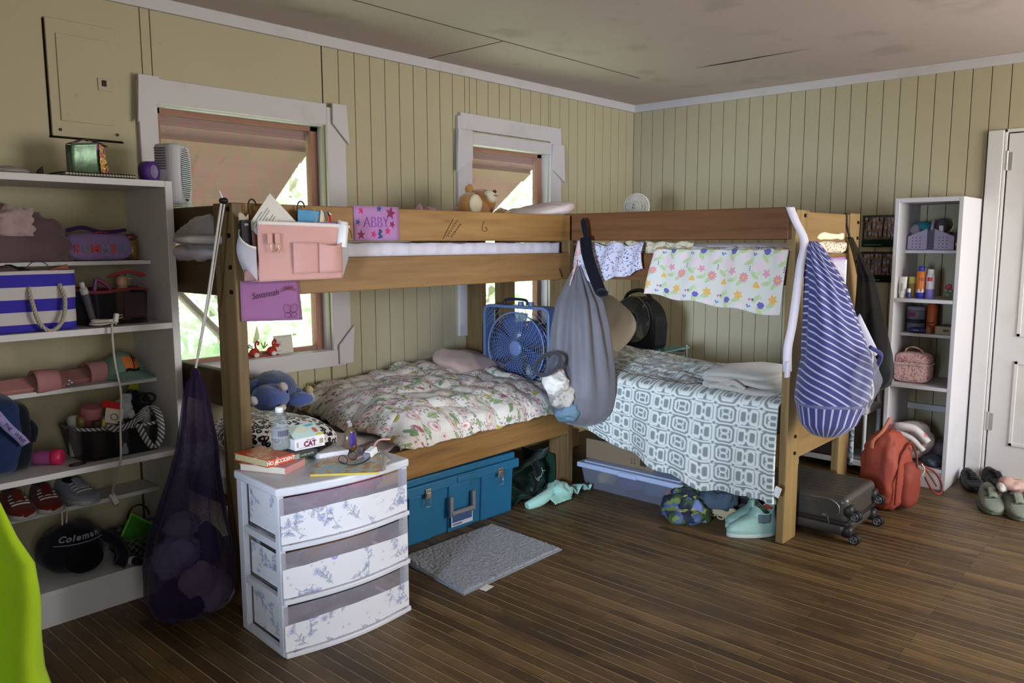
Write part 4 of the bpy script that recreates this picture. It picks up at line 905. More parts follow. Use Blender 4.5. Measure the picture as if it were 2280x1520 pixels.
# --- shelf 3
PNK=M('#a0716f',.7,.2,0,(140,.3))
def slide(name,label,loc,rot,gems=False):
    t=thing(name,label,'sandal',loc,rot)
    sole=[(-.125,-.02),(-.115,-.036),(-.06,-.034),(.0,-.036),(.06,-.044),(.10,-.040),(.122,-.018),(.125,.005),(.11,.032),(.06,.044),(.0,.036),(-.06,.032),(-.112,.030),(-.124,.012)]
    m=MB(); m.prism(sole,0,.024,sm=True); m.build('sole',PNK,t,bevel=.006,seg=3)
    m=MB(); m.grid(lambda u,v:(.0+.085*v-.01*cos(u*pi)*0,-.047*cos(u*pi),.012+.052*sin(u*pi)-.004*v),24,8); m.build('strap',M('#a9787a',.7,.2,0,(160,.3)),t,solid=.006)
    return t
t=slide('slide_sandal','dusty pink slide sandal in front on the third shelf, strap facing out',(-4.30,-.16,.866),(R(38),0,R(3)))
m=MB()
for dx,dz in ((0,0),(.014,.004),(.005,.014)): m.ball((dx,0,dz),(.008,.006,.008),12,8)
j=thing('hair_clip','tiny silver jewelled clip beside the front pink sandal','hair clip',(-4.175,-.165,.858)); m.build('jewels',M('#c9c2c4',.15,.8,.8),j)
slide('slide_sandal','dusty pink slide sandal behind the cord, further back on the third shelf',(-4.09,-.095,.866),(R(36),0,R(8)))
t=thing('baseball_cap','teal baseball cap with orange sunset palm patch on the third shelf','cap',(-3.945,-.10,.851),R(10))
CAPM=fab('#6f8f88',200,.3)
MB().ball((0,.0,.012),(.085,.085,.095),32,20,fn=lambda p,d:Vector((p.x,p.y,max(p.z,-.012)))).build('crown',CAPM,t)
m=MB(); m.grid(lambda u,v:((.075+.0*v)*sin((u-.5)*2.3)*(1+.12*v),-.055-.085*v*cos((u-.5)*1.9)-.02*cos((u-.5)*2),.012-.018*v+.02*cos((u-.5)*2.4)*(1-.4*v)),24,10); m.build('brim',CAPM,t,solid=.004)
MB().ball((0,0,.107),.006,10,8).build('button',CAPM,t)
def oncap(x,z): 
    r=.0865; return (x,-sqrt(max(0,1-(x/r)**2-((z-.012)/.097)**2))*r,z)
m=MB(); m.grid(lambda u,v:oncap(-.030+.060*u,.042+.048*v),10,8); m.build('patch',M('#d2773c',.8),t)
m=MB(); m.grid(lambda u,v:Vector(oncap(-.030+.060*u,.030+.012*v+.004*sin(u*7)))+Vector((0,-.0012,0)),12,3); m.tube([Vector(oncap(.004,.04))+Vector((0,-.002,0)),Vector(oncap(.008,.06))+Vector((0,-.002,0)),Vector(oncap(.010,.078))+Vector((0,-.002,0))],.0018,5)
for a in (-2.6,-1.9,-1.1,-.5,.2,.7): m.tube([Vector(oncap(.010,.078))+Vector((0,-.002,0)),Vector(oncap(.010+.012*cos(a+.9),.078+.010*sin(a+.9)+.004))+Vector((0,-.002,0)),Vector(oncap(.010+.018*cos(a+.9),.078+.012*sin(a+.9)))+Vector((0,-.002,0))],.0017,4)
m.build('palm_print',M('#14160f',.8),t)
text('SUNSHINE',.012,M('#14160f',.8),t,(0,-.082,.026),(R(80),0,0))
# --- shelf 4
t=thing('backpack','dark blue backpack with lilac lettered strap at the left of the fourth shelf','backpack',(-4.47,-.22,.574))
BPB=fab('#1f2f55',160,.4); BPD=fab('#11151f',160,.4)
MB().ball((0,0,.145),(.10,.11,.145),32,20,e=.6,fn=lambda p,d:p+d*.008*nz(p.x*14,p.y*14,p.z*14)).build('body',BPB,t)
MB().ball((.075,.01,.13),(.055,.10,.13),24,18,e=.6,fn=lambda p,d:p+d*.006*nz(p.x*18,p.y*18,p.z*14)).build('back_panel',BPD,t)
pts=[(-.02,-.118,.275),(.0,-.128,.24),(.03,-.130,.19),(.065,-.127,.145),(.085,-.118,.115)]
m=MB(); m.strip(curve_pts(pts,5),(.028,0,.012),.004); m.build('strap',M('#8b84b8',.8),t)
cp=curve_pts(pts,1)
for wd,k in (('ON',1),('THE',2),('WAVE',3)):
    a=Vector(pts[k]); d=(Vector(pts[k+1])-Vector(pts[k-1])).normalized()
    text(wd,.017,M('#1c1b33',.8),t,a+Vector((0,-.004,0)),(pi/2,-atan2(d.z,d.x),0))
m=MB(); m.tube(curve_pts([(.10,-.05,.20),(.13,-.07,.16),(.12,-.07,.11)],6),.012,8); m.build('side_strap',BPD,t)
t=thing('bottle','magenta pink drink bottle lying on the fourth shelf','bottle',(-4.335,-.20,.602),(R(90),0,R(52)))
MB().lathe([(.012,0),(.026,.008),(.028,.03),(.027,.075)],None,24).build('body',M('#b0569a',.2,.5,trans=.3),t); MB().lathe([(.027,.075),(.030,.078),(.030,.108),(.026,.112)],None,24).build('cap',rp('#c92a5e'),t)
m=MB(); m.tube([(-4.215+.028*cos(a),-.325+.016*sin(a),.577) for a in [k*pi/12 for k in range(24)]],.0028,6,closed=True); m.one('hair_tie',sp('#111114'),'black hair tie lying on the fourth shelf in front of the caddy','hair tie')
t=thing('mesh_tote','black mesh tote with striped handles full of toiletries on the fourth shelf','tote bag',(-4.045,-.22,.574))
def cad2(u,v):
    a=2*pi*u; x=max(-1,min(1,1.25*cos(a)))*.165*(.86+.14*v); y=max(-1,min(1,1.25*sin(a)))*.115*(.9+.1*v); return Vector((x,y,.125*v-.012*sin((x+.1)*9)*v*(y<0)))
MB().grid(cad2,72,10,wrap=True,uvf=lambda u,v:(u*.5,v*.13)).build('mesh_wall',BLKMESH,t); MB().box(-.14,-.1,0,.14,.1,.006).build('base',sp('#0b0b0d'),t,bevel=.003)
g=NG('diagonal_stripe'); c=g.co('UV'); s=g.sep(c); DIA=g.out(g.mix(g.math('GREATER_THAN',g.math('SINE',g.math('MULTIPLY',g.math('ADD',s[0],s[1]),360)),0),'#9d9a96','#3c3c44'),.8,.1,0)
m=MB(); P=[cad2(k/72,1.0) for k in range(73)]; m.strip(P,(0,0,.012),.004); m.build('trim',DIA,t)
m=MB(); m.strip(curve_pts([(.055,-.122,.12),(.075,-.135,.06),(.105,-.14,.018),(.135,-.136,.06),(.14,-.125,.13),(.125,-.10,.18),(.09,-.09,.165),(.055,-.12,.13)],8),(.026,-.006,.0),.003); m.build('handle',DIA,t)
m=MB(); m.strip(curve_pts([(.055,-.115,.135),(.0,-.125,.118),(-.04,-.12,.118),(-.06,-.115,.132)],8),(0,.004,.024),.003); m.build('handle',DIA,t)
X0,Y0,Z0=-4.045,-.22,.580
def jar(name,label,dx,dy,dz,prof,mt,lid=None,lm=None,rot=(0,0,0),cat='bottle'):
    t=thing(name,label,cat,(X0+dx,Y0+dy,Z0+dz),rot); MB().lathe(prof,None,18).build('body',mt,t)
    if lid: MB().lathe(lid,None,18).build('cap',lm,t)
    return t
jar('bottle','pale grey bottle with label showing through the black mesh tote',.005,-.085,0,[(.022,0),(.024,.004),(.024,.085),(.012,.10),(.011,.115)],sp('#6d7382'),[(.012,.115),(.013,.116),(.013,.13)],sp('#555b66'))
jar('bottle','dark bottle near the left end inside the mesh tote',-.075,-.06,0,[(.026,0),(.028,.004),(.028,.10),(.015,.115)],sp('#554f4a'),[(.017,.115),(.018,.117),(.018,.14)],sp('#3d362c'))
jar('bottle','white bottle standing at the left corner of the mesh tote',-.13,.02,0,[(.022,0),(.024,.004),(.024,.15),(.012,.16)],sp('#a7aaa6'))
jar('jar','round pink-lidded jar on top of the mesh tote items',-.075,.01,.10,[(.034,0),(.036,.004),(.036,.05)],M('#7c474d',.4,.4),[(.039,.05),(.040,.052),(.040,.09),(.036,.094)],sp('#a4646c'),(R(14),0,0),'jar')
jar('bottle','small amber bottle beside the pink jar in the mesh tote',-.118,-.02,.12,[(.015,0),(.017,.003),(.017,.035),(.01,.04)],M('#6b5a2e',.3,.5))
jar('bottle','little yellow vial at the front of the mesh tote',-.066,-.06,.11,[(.012,0),(.013,.002),(.013,.032),(.009,.036)],sp('#b0a14a'),rot=(0,R(40),0))
jar('bottle','clear round bottle lying below the red tag in the mesh tote',-.03,-.045,.085,[(.012,0),(.028,.01),(.03,.03),(.024,.055),(.012,.065)],CLEARM)
t=thing('care_card','white and red folded tag with a ring print on the mesh tote','tag',(X0-.012,Y0-.06,Z0+.155),(R(52),R(16),R(-12)))
MB().box(-.03,-.04,0,.035,.03,.002).build('card',M('#c5bfb5',.7),t); MB().box(-.045,.025,.0,.02,.055,.004).build('red_band',sp('#b0201c'),t)
m=MB(); m.tube([(.003+.013*cos(a),-.012+.013*sin(a),.003) for a in [k*pi/12 for k in range(24)]],.0015,5,closed=True); m.build('ring_print',sp('#3c3a38'),t)
drape((X0+.055,Y0-.005,Z0+.165),(.042,.035,.05),.014,26,7,Z0+.12).one('white_sock',M('#9ea3ad',.95,.1,0,(200,.6)),'rolled pale grey sock sticking out of the mesh tote','sock')
drape((X0+.105,Y0+.01,Z0+.175),(.045,.05,.05),.014,22,9,Z0+.12).one('black_pouch',fab('#0e0d12'),'black pouch bulging from the right of the mesh tote','pouch')
m=MB(); m.tube([(X0+.135+.03*cos(a),Y0-.035,Z0+.195+.02*sin(a)) for a in [k*pi/12 for k in range(24)]],.005,6,closed=True); m.one('goggle_strap',sp('#141216'),'black goggle strap loop on the black pouch in the mesh tote','strap')
m=MB(); m.obox((X0+.115,Y0+.05,Z0+.235),(.04,.02,.028),(0,R(10),0)); m.one('yellow_clip',M('#8c8a22',.5,.4),'dull yellow clip at the back of the mesh tote','clip',bevel=.004)
jar('bottle','white travel bottle at the right end of the mesh tote',.15,.03,0,[(.016,0),(.018,.003),(.018,.135),(.01,.145)],sp('#b3b2b0'),[(.012,.145),(.012,.165)],sp('#c2c2c0'))
# --- shelf 5: shoes
def shoe(name,label,loc,rotz,col,solec,lace='#c9c9c9',L=.24,w=.085,h=.085,high=0,lining='#55555a',group=None,mt=None,rx=0):
    t=thing(name,label,'shoe',loc,(rx,0,rotz),group)
    up=mt or fab(col,160,.35)
    def outline(s,off=0): # x along shoe, toe +x
        return [(-.5*L*1+off,0)]
    def prof(u,v):
        x=-.5*L+L*u; tw=w/2*(.72+.30*sin(pi*min(1,u*1.02))**.6+ .16*sin(pi*max(0,(u-.35)/.65)))*(1 if u<.86 else sqrt(max(0,1-((u-.86)/.145)**2)))
        hh=interp(u,[0,.04,.30,.42,.62,.85,.96,1],[h*.80,h+high,h*.92+high*.9,h*.82,h*.62,h*.46,h*.36,h*.15])
        if u<.03: tw*=.72
        a=pi*v; y=-tw*cos(a)*(1-.22*sin(a)*(u<.5)); z=.018+(hh-.018)*(sin(a)**.55)
        return Vector((x,y,z))
    m=MB(); m.grid(prof,28,18); m.build('upper',up,t,solid=.003)
    m=MB(); pl=[]
    for k in range(25): q=prof(k/24,0); pl.append((q.x,q.y-.004))
    pr=[(x,-y) for x,y in pl][::-1]; pp=[(x,y) for x,y in pl]+pr[1:-1]
    m.prism(pp,0,.022,sm=True); m.build('sole',sp(solec),t,bevel=.005)
    m=MB(); m.ball((-.20*L,0,h*.86+high*.9),(.19*L,w*.30,.010),20,8); m.build('opening',M(lining,.95),t)
    if lace:
        for k in range(4):
            u=.46+.09*k; m=MB(); P=[prof(u+.02*(1 if j%2 else -1)*0,.28+.44*j/8)+Vector((0,0,.004)) for j in range(9)]; m.tube(P,.0035,5); m.build('lace',fab(lace),t)
    m=MB(); m.grid(lambda u,v:(-.02*L+.22*L*v,-w*.2+w*.4*u,h*1.02+high-.35*h*v+.006*sin(u*pi)),6,6); m.build('tongue',up,t,solid=.005)
    return t
shoe('sneaker','red canvas sneaker second from the left on the fifth shelf',(-4.265,-.10,.373),R(-95),'#68201a','#a8a6a4')
shoe('sneaker','red canvas sneaker half behind the lime cloth on the fifth shelf',(-4.365,-.10,.373),R(-92),'#68201a','#a8a6a4')
shoe('sneaker','light grey running shoe alone on the fifth shelf',(-4.15,-.10,.373),R(-80),'#8b909c','#a9a9ac',lining='#17181c')
t=thing('cord_tassel','white knotted shoelace hanging from the fifth shelf over the navy bag','shoelace',(-4.255,-.19,.373))
m=MB(); m.tube(curve_pts([(.01,.05,.008),(.015,.005,.012),(.012,-.012,.0),(.006,-.022,-.06),(-.02,-.03,-.13),(-.06,-.04,-.18)],8),.0035,6); m.tube(curve_pts([(.02,.02,.01),(.03,-.01,.006),(.022,-.022,-.05),(-.0,-.03,-.11)],8),.003,6); m.build('lace',WCORD,t)
# --- bottom: navy bag, basket
t=thing('chair_bag','navy blue bag with white curved lettering on the bottom shelf','bag',(-4.215,-.20,.137))
NAVY=fab('#10131f',150,.5)
MB().ball((0,0,.085),(.125,.12,.10),40,24,fn=lambda p,d:Vector((p.x,p.y,max(p.z,-.083)))+d*.012*nz(p.x*16,p.y*16,p.z*16)).build('body',NAVY,t)
MB().ball((.005,-.112,.06),(.07,.022,.052),24,14).build('dark_pocket',M('#050507',.95),t)
LW=M('#8a90a6',.7)
for ch,az in zip('Coleman',(-.62,-.40,-.25,-.10,.13,.36,.56)):
    el=.62; n_=Vector((cos(el)*sin(az),-cos(el)*cos(az),sin(el)))
    text(ch,.034,LW,t,(.134*n_.x,.130*n_.y,.085+.110*n_.z),(pi/2-el,0,az),shear=.3,bold=.0008)
m=MB(); m.tube([(.130*cos(.42)*sin(az),-.126*cos(.42)*cos(az),.085+.106*sin(.42)) for az in [-.85+k*.1 for k in range(18)]],.0018,5); m.build('piping',LW,t)
m=MB(); m.tube(curve_pts([(.09,-.06,.12),(.13,-.10,.09),(.135,-.145,.045),(.11,-.16,.01)],8),.024,8); m.build('carry_strap',NAVY,t)
t=thing('flashlight','black flashlight with pale ring lying at the edge of the bottom shelf','flashlight',(-4.075,-.32,.160),(R(90),0,R(20)))
MB().lathe([(.020,-.02),(.024,-.018),(.024,.012),(.016,.03),(.015,.09),(.012,.10)],None,20).build('body',sp('#0d0d10'),t); MB().lathe([(.0165,.045),(.0172,.047),(.0172,.062),(.0165,.064)],None,20).build('ring',sp('#a9aab0'),t); MB().cyl((0,0,.0125),(0,0,.0205),.021,n=20).build('lens',M('#b9bcc2',.2,.6),t)
def basket(name,label,loc,w,d,h,mt,rot=0,rows=3,cat='basket'):
    t=thing(name,label,cat,loc,rot); m=MB()
    def hole_wall(p0,ux,W_,H_,nx,nz_):
        p0=Vector(p0);ux=Vector(ux); tx=.003; nrm=ux.cross(Vector((0,0,1)))
        cw=W_/nx; ch=H_/nz_
        def bar(a,b,c,dd):
            q=[p0+ux*a+Vector((0,0,b)),p0+ux*c+Vector((0,0,b)),p0+ux*c+Vector((0,0,dd)),p0+ux*a+Vector((0,0,dd))]
            m.add(q+[k+nrm*tx for k in q],[(0,1,2,3),(7,6,5,4),(0,4,5,1),(1,5,6,2),(2,6,7,3),(3,7,4,0)])
        for i in range(nx+1): bar(max(0,i*cw-.006),0,min(W_,i*cw+.006),H_)
        for j in range(nz_+1): bar(0,max(0,j*ch-.006),W_,min(H_,j*ch+.006))
    nx=max(3,int(w/.028)); ny=max(3,int(d/.028))
    hole_wall((-w/2,-d/2,0),(1,0,0),w,h,nx,rows); hole_wall((-w/2,d/2,0),(1,0,0),w,h,nx,rows); hole_wall((-w/2,-d/2,0),(0,1,0),d,h,ny,rows); hole_wall((w/2,-d/2,0),(0,1,0),d,h,ny,rows)
    m.build('lattice_wall',mt,t); MB().box(-w/2,-d/2,0,w/2,d/2,.004).build('bottom',mt,t)
    m=MB(); m.tube([(-w/2,-d/2,h),(w/2,-d/2,h),(w/2,d/2,h),(-w/2,d/2,h)],.005,6,closed=True); m.build('rim',mt,t)
    return t
basket('plastic_basket','grey perforated plastic basket at the right of the bottom shelf',(-3.955,-.22,.137),.19,.20,.085,sp('#4d4b4c'))
t=thing('green_pouch','lime green mesh pouch standing in the grey basket','pouch',(-3.975,-.21,.146),(R(-8),R(12),0))
GRNM=fab('#3c7a2c'); m=MB(); m.add([(-.085,0,0),(.09,0,0),(.09,0,.075),(-.035,0,.14)],[(0,1,2,3)]); m.build('panel',GRNM,t,solid=.006)
m=MB(); m.tube([(-.085,-.004,0),(-.035,-.004,.14),(.09,-.004,.075)],.006,6); m.build('zip_edge',fab('#62c23c'),t)
m=MB(); m.tube([(-3.915+.045*cos(a),-.10,.235+.055*sin(a)) for a in [k*pi/14 for k in range(15)]],.004,6); m.one('wire_loop',sp('#1d1d22'),'dark curved wire handle rising behind the green pouch','loop')
# ================================================================ lime cloth in the near left corner, purple mesh laundry bag
g=NG('lime_cloth'); n=g.noise(g.co(),6,3); LIME=g.out(g.mix(n,'#b6dc26','#a6cc22'),.75,.15,0,g.bump(g.noise(g.co(),8,4,.55,.8),.35,.02),sheen=.2,translucent=.15)
def lime(u,v):   # hanging towel: u across (towards room), v from top to floor
    z=1.02-1.0*v; w=interp(v,[0,.15,.3,.42,.5,.62,.72,.85,1],[.10,.19,.265,.30,.335,.345,.345,.35,.375])
    x=-5.02+.10+w*u+.014*sin(u*9+v*4)*u; y=-.98-.05*sin(u*14+v*2)*(.3+.7*v)-.05*u+.03*sin(v*9)*u
    return (x,y,z)
MB().grid(lime,60,60).one('lime_towel',LIME,'bright lime green towel hanging at the near left edge of the room','towel',solid=.012)
t=thing('laundry_bag','tall purple mesh laundry bag hanging by a cord from the bunk post','laundry bag',(-3.98,-.70,.012))
PURM=meshm('purple_mesh','#1f1233',.62,900)
ZT=.915
def lb(u,v,ins=1.0):
    z=ZT*(1-v); a=2*pi*u
    r=interp(v,[0,.03,.08,.2,.4,.6,.75,.88,.96,1.0],[.012,.028,.040,.055,.085,.13,.165,.172,.14,.06])*ins
    cx=interp(v,[0,.3,.6,1],[.060,.055,.012,.0]); fold=1+(.16*(1-v)+.03)*sin(a*9+v*2)+.05*sin(a*4+1)*v+.05*nz(cos(a)*2,sin(a)*2,v*4)
    return Vector((cx+r*fold*cos(a),.78*r*fold*sin(a),max(.004,z)))
MB().grid(lb,90,60,wrap=True,uvf=lambda u,v:(u,v*1.1)).build('mesh_body',PURM,t)
m=MB(); m.lathe([(.012,0),(.018,.02),(.008,.04),(.002,.045)],T((.060,0,ZT-.02)),12); m.build('gathered_neck',fab('#1d1030'),t)
m=MB(); m.tube([(.060,0,ZT+.01),(.085,-.075,1.20),(.125,-.128,1.53)],.0042,6); m.build('drawstring',M('#c4c2be',.8),t)
m=MB(); m.tube([(.064,.006,ZT+.01),(.095,-.07,1.20),(.140,-.122,1.53)],.0035,6); m.build('drawstring',M('#c4c2be',.8),t)
m=MB(); m.ball((.135,-.127,1.54),(.017,.014,.012),12,8); m.build('cord_lock',sp('#0e0d10'),t); m=MB(); m.cyl((.132,-.127,1.545),(.118,-.13,1.575),.005,.003,8); m.build('cord_tip',rp('#c9c9cc'),t)
for i,(dx,dy,dz,rx,ry,rz,cc,lb_) in enumerate(((-.07,-.03,.09,.085,.06,.07,'#2a2540','dark purple clothes low on the left in the mesh bag'),(.06,-.02,.08,.085,.07,.065,'#a99bb2','greyish lilac clothes low on the right in the mesh bag'),(.0,-.07,.16,.07,.04,.055,'#a88f9c','pinkish clothes in the middle of the mesh bag'),(-.04,.0,.25,.08,.06,.065,'#9a93bb','lavender clothes high in the mesh bag'),(.065,.0,.24,.055,.055,.085,'#1d1626','black clothes high on the right in the mesh bag'),(.0,.03,.34,.06,.05,.045,'#8f8b99','grey shirt on top inside the mesh bag'))):
    wad((-3.98+dx,-.70+dy,.012+dz),(rx*1.08,ry,rz*1.1),i*5).one('dirty_laundry',M(cc,.95,.1,0,(50,.5)),lb_,'clothes','laundry in the purple mesh bag')
# ================================================================ pink bedside organizer, signs, window stool, drawer tower, trunk
PAPW=M('#cfccc2',.8,.1); PK=M('#c79a93',.85,.1,0,(260,.25)); PKW=M('#ddd2cc',.85,.1)
t=thing('bed_organizer','pale pink canvas organizer with white mesh sides hung on the golden guard rail','organizer',(-3.60,-.835,1.262))
def W_(o,x,y,z): return (x+3.60,y+.835,z-1.262)
m=MB(); m.grid(lambda u,v:(-.165+.36*u+(.0 if v>.12 else 0), -.072-.014*sin(u*pi)*(1-v*.4)-.006*nz(u*5,v*4,2)-.02*(v<.1)*(0), .004+.212*v-.006*u*v),40,24); m.build('front_panel',PK,t,solid=.004)
m=MB(); m.grid(lambda u,v:(-.185+.40*u,-.004,.004+.22*v),6,6); m.build('back_panel',PK,t,solid=.003)
m=MB(); m.grid(lambda u,v:(-.165+.36*u,-.072+.068*v,.004),6,4); m.build('bottom',PK,t,solid=.003)
m=MB(); m.strip([(-.165+.36*k/20,-.076-.014*sin(k/20*pi)*.6,.213-.006*k/20) for k in range(21)],(0,0,.014),.006); m.build('top_binding',PKW,t)
WMESH=meshm('white_mesh','#c9c6cf',.45,300)
def side(sx):
    def f(u,v):
        a=pi*u; x=sx*(.172+(.0 if sx<0 else .022)); bulge=.055*sin(a)*sin(min(1,v*1.05)*pi*.55+.55)
        return (x+sx*bulge,-.004-.068*(1-cos(a))/2,.004+(.155+.035*cos(a))*v+.045*sin(a)*(1-v))
    m=MB(); m.grid(f,14,14,uvf=lambda u,v:(u*.14,v*.19)); m.build('mesh_pocket',WMESH,t)
    m=MB(); m.strip([Vector(f(k/14,1.0)) for k in range(15)],(0,0,.010),.003); m.build('mesh_binding',PKW,t)
side(-1); side(1)
m=MB(); m.grid(lambda u,v:(-.035+.108*u,-.093-.004*sin(u*pi),.028+.115*v+.006*u*0),10,8); m.build('front_pocket',PK,t,solid=.004)
m=MB(); m.grid(lambda u,v:(.075+.108*u,-.090-.024*sin(u*pi)*(.5+.5*v),.028+.115*v-.012*sin(u*pi)*v),12,8); m.build('front_pocket',PK,t,solid=.004)
for x in (-.128,-.098):
    m=MB(); m.box(x-.010,-.094,.14,x+.010,-.090,.175); m.build('strap_tab',PK,t,bevel=.001)
    m=MB(); m.tube([(x-.011,-.096,.138),(x+.011,-.096,.138)],.002,6); m.tube([(x,-.096,.138),(x,-.098,.118),(x+.004,-.098,.110),(x+.011,-.098,.115),(x+.012,-.098,.121)],.0022,6); m.tube([(x,-.096,.122),(x-.002,-.098,.112),(x+.003,-.098,.106)],.002,6); m.build('snap_hook',M('#a88a72',.3,.7,.8),t)
for x in (-.137,.068):
    m=MB(); m.tube([(x+.016*cos(a),.004+.0*a,.275+.024*sin(a)) for a in [k*pi/10 for k in range(11)]]+[(x-.016,-.004,.21)],.003,6); m.build('hanger_hook',sp('#17130f'),t)
BX,BY,BZ=-3.60,-.835,1.262
m=MB(); q=[(-3.775,-.862,1.462),(-3.682,-.862,1.584),(-3.555,-.862,1.463),(-3.65,-.862,1.36)]; m.hexa([(a,b,c) for a,b,c in q],[(a,b+.004,c) for a,b,c in q]); t2=thing('letter_sheet','white printed letter sheet tilted up out of the pink organizer','letter',(-3.665,-.86,1.36)); m.bw('sheet',PAPW,t2)
m=MB()
for k in range(9): 
    a=Vector((-3.755,-.8632,1.468))+Vector((.0073,0,-.0074))*k; b=a+Vector((.054,0,.069))*(1 if k%3 else .7); m.strip([a,b],(.0014,0,-.0014),.0004)
m.bw('printed_lines',M('#7b7d7c',.8),t2)
t2=thing('book','thin book with magenta and purple spine lying in the pink organizer','book',(-3.57,-.875,1.35)); m=MB(); m.box(-3.745,-.90,1.36,-3.42,-.887,1.482); m.bw('cover',NG('magenta_cover').out('#8f2a6c',.4,.4),t2); m=MB(); m.box(-3.60,-.9005,1.36,-3.415,-.8865,1.4815); m.bw('purple_cover_half',M('#5a3c8c',.4,.4),t2); m=MB(); m.box(-3.743,-.887,1.36,-3.42,-.868,1.478); m.bw('pages',PAPW,t2)
m=MB(); m.obox((-3.50,-.852,1.47),(.125,.006,.115),(0,R(2),0)); m.one('blue_folder',M('#4d8db3',.6,.3),'sky blue folder standing in the pink organizer','folder',bevel=.003)
t2=thing('paper_tag','red paper cutout with white edge beside the white bottle in the organizer','tag',(-3.44,-.878,1.46)); m=MB(); pr=[(-.03,0),(-.002,.026),(.0,.056),(-.006,.058),(.012,.05),(.012,.022),(-.006,.0)]; m.prism([(x*1.12,z*1.1) for x,z in pr],0,.001,T((0,0,0),(pi/2,0,0))); m.build('white_edge',PAPW,t2); m=MB(); m.prism(pr,0.001,.002,T((0,0,0),(pi/2,0,0))); m.build('red_shape',M('#b31f22',.6),t2)
m=MB(); m.hexa([(-3.475,-.862,1.45),(-3.43,-.862,1.45),(-3.43,-.859,1.45),(-3.475,-.859,1.45)],[(-3.462,-.862,1.53),(-3.452,-.862,1.52),(-3.452,-.859,1.52),(-3.462,-.859,1.53)]); m.one('cream_card',M('#d6c59c',.8),'cream pointed card behind the red cutout in the organizer','card')
t2=thing('bottle','white bottle with white cap standing in the front pocket of the organizer','bottle',(-3.408,-.912,1.385),(0,R(7),0)); MB().lathe([(.019,0),(.021,.004),(.021,.085),(.018,.088)],None,20).build('body',rp('#dbdad6'),t2); MB().lathe([(.019,.088),(.019,.098),(.017,.1)],None,20).build('cap',rp('#cfcac4'),t2)
t2=thing('package','black hang-tab package in the left mesh side of the organizer','package',(-3.785,-.872,1.33),(0,R(-3),R(12))); m=MB(); m.box(-.022,-.006,0,.022,.006,.155); m.build('body',sp('#0d0d0f'),t2,bevel=.002); m=MB(); m.box(-.009,-.0072,.135,.009,-.006,.143); m.build('hang_hole',M('#8b8b8e',.6),t2)
m=MB(); m.grid(lambda u,v:(-3.80+.04*u,-.845+.004*sin(u*9),1.475+.03*v+.008*sin(u*7)),8,4); m.one('tissue',M('#b5a994',.9),'beige tissue edge at the left corner of the pink organizer','tissue',solid=.002)
m=MB(); m.obox((-3.365,-.868,1.468),(.06,.004,.03),(0,R(24),0)); m.one('bandage_wrapper',M('#d0b3b6',.6),'pink and white wrapper at the right corner of the organizer','wrapper')
m=MB(); m.tube(curve_pts([(-3.385,-.905,1.47),(-3.362,-.908,1.45),(-3.355,-.91,1.42)],5),.0018,5); m.one('hair_elastic',sp('#2b2030'),'dark elastic loop by the white bottle in the organizer','elastic')
m=MB(); m.tube(curve_pts([(-3.60,-.905,1.478),(-3.565,-.912,1.464),(-3.525,-.908,1.478),(-3.51,-.898,1.50),(-3.50,-.868,1.535)],6),.0016,5); m.one('raffia_ribbon',M('#bda95f',.8),'pale yellow ribbon drooping over the organizer rim','ribbon')
# --- paper signs on the bunk rails
PURP=M('#a57aa6',.8,.1,0,(40,.15)); PURP2=M('#94658f',.8,.1,0,(40,.15)); CRM=M('#7a1e45',.7); CRB=M('#2c4a7c',.7); CRK=M('#b02a5c',.7); CRP=M('#7d3fa0',.7)
def star(t,x,z,r,mt,rot=0):
    m=MB(); m.prism([((r if k%2==0 else r*.42)*sin(k*pi/5+rot),(r if k%2==0 else r*.42)*cos(k*pi/5+rot)) for k in range(10)],0,.0006,T((x,-.0012,z),(pi/2,0,0))); m.build('drawn_star',mt,t)
t=thing('name_sign','purple paper name sign with drawn stars taped on the golden guard rail','sign',(-3.157,-.8195,1.412)); m=MB(); m.grid(lambda u,v:(-.120+.24*u,-.002*sin(u*5)*v,.142*v),10,6); m.build('paper',PURP,t,solid=.0008)
text('ABBY',.066,CRP,t,(-.006,-.0035,.074),(pi/2,0,0),sx=.86,bold=-.0016)
for x,z,r,mt,ro in ((-.082,.122,.018,CRK,.2),(-.10,.075,.015,CRB,.3),(-.085,.024,.022,CRM,0),(-.02,.026,.018,CRK,.3),(.055,.04,.018,CRK,.1),(.072,.115,.028,CRM,.2),(.08,.068,.017,CRM,.4),(.01,.132,.016,CRB,.1)): star(t,x,z,r,mt,ro)
m=MB(); m.tube(curve_pts([(.008,-.004,.045),(.018,-.004,.036),(.006,-.004,.03),(.018,-.004,.016),(.004,-.004,.012)],5),.004,6); m.build('drawn_squiggle',CRB,t)
t=thing('name_sign','purple paper name sign with a drawn butterfly, below the pink organizer','sign',(-3.673,-.8205,1.118)); m=MB(); m.grid(lambda u,v:(-.122+.245*u+.008*(1-v)*u,-.003-.012*(1-v)*u*.6,.146*v-.012*u*(1-v)),12,8); m.build('paper',PURP2,t,solid=.0008)
text('Savannah',.034,M('#1c1024',.7),t,(-.025,-.011,.095),(pi/2,R(-6),0),shear=.15,sx=.9,bold=-.0004)
DP=M('#53263a',.7)
m=MB(); 
for cx,cz,rx,rz,ro in ((.062,.036,.014,.018,.5),(.092,.036,.014,.018,-.5),(.064,.012,.013,.010,-.3),(.090,.012,.013,.010,.3)):
    m.tube([(cx+rx*cos(a)*cos(ro)-rz*sin(a)*sin(ro),-.0145,cz+rx*cos(a)*sin(ro)+rz*sin(a)*cos(ro)) for a in [k*pi/8 for k in range(16)]],.0009,4,closed=True)
m.build('drawn_butterfly',DP,t)
m=MB()
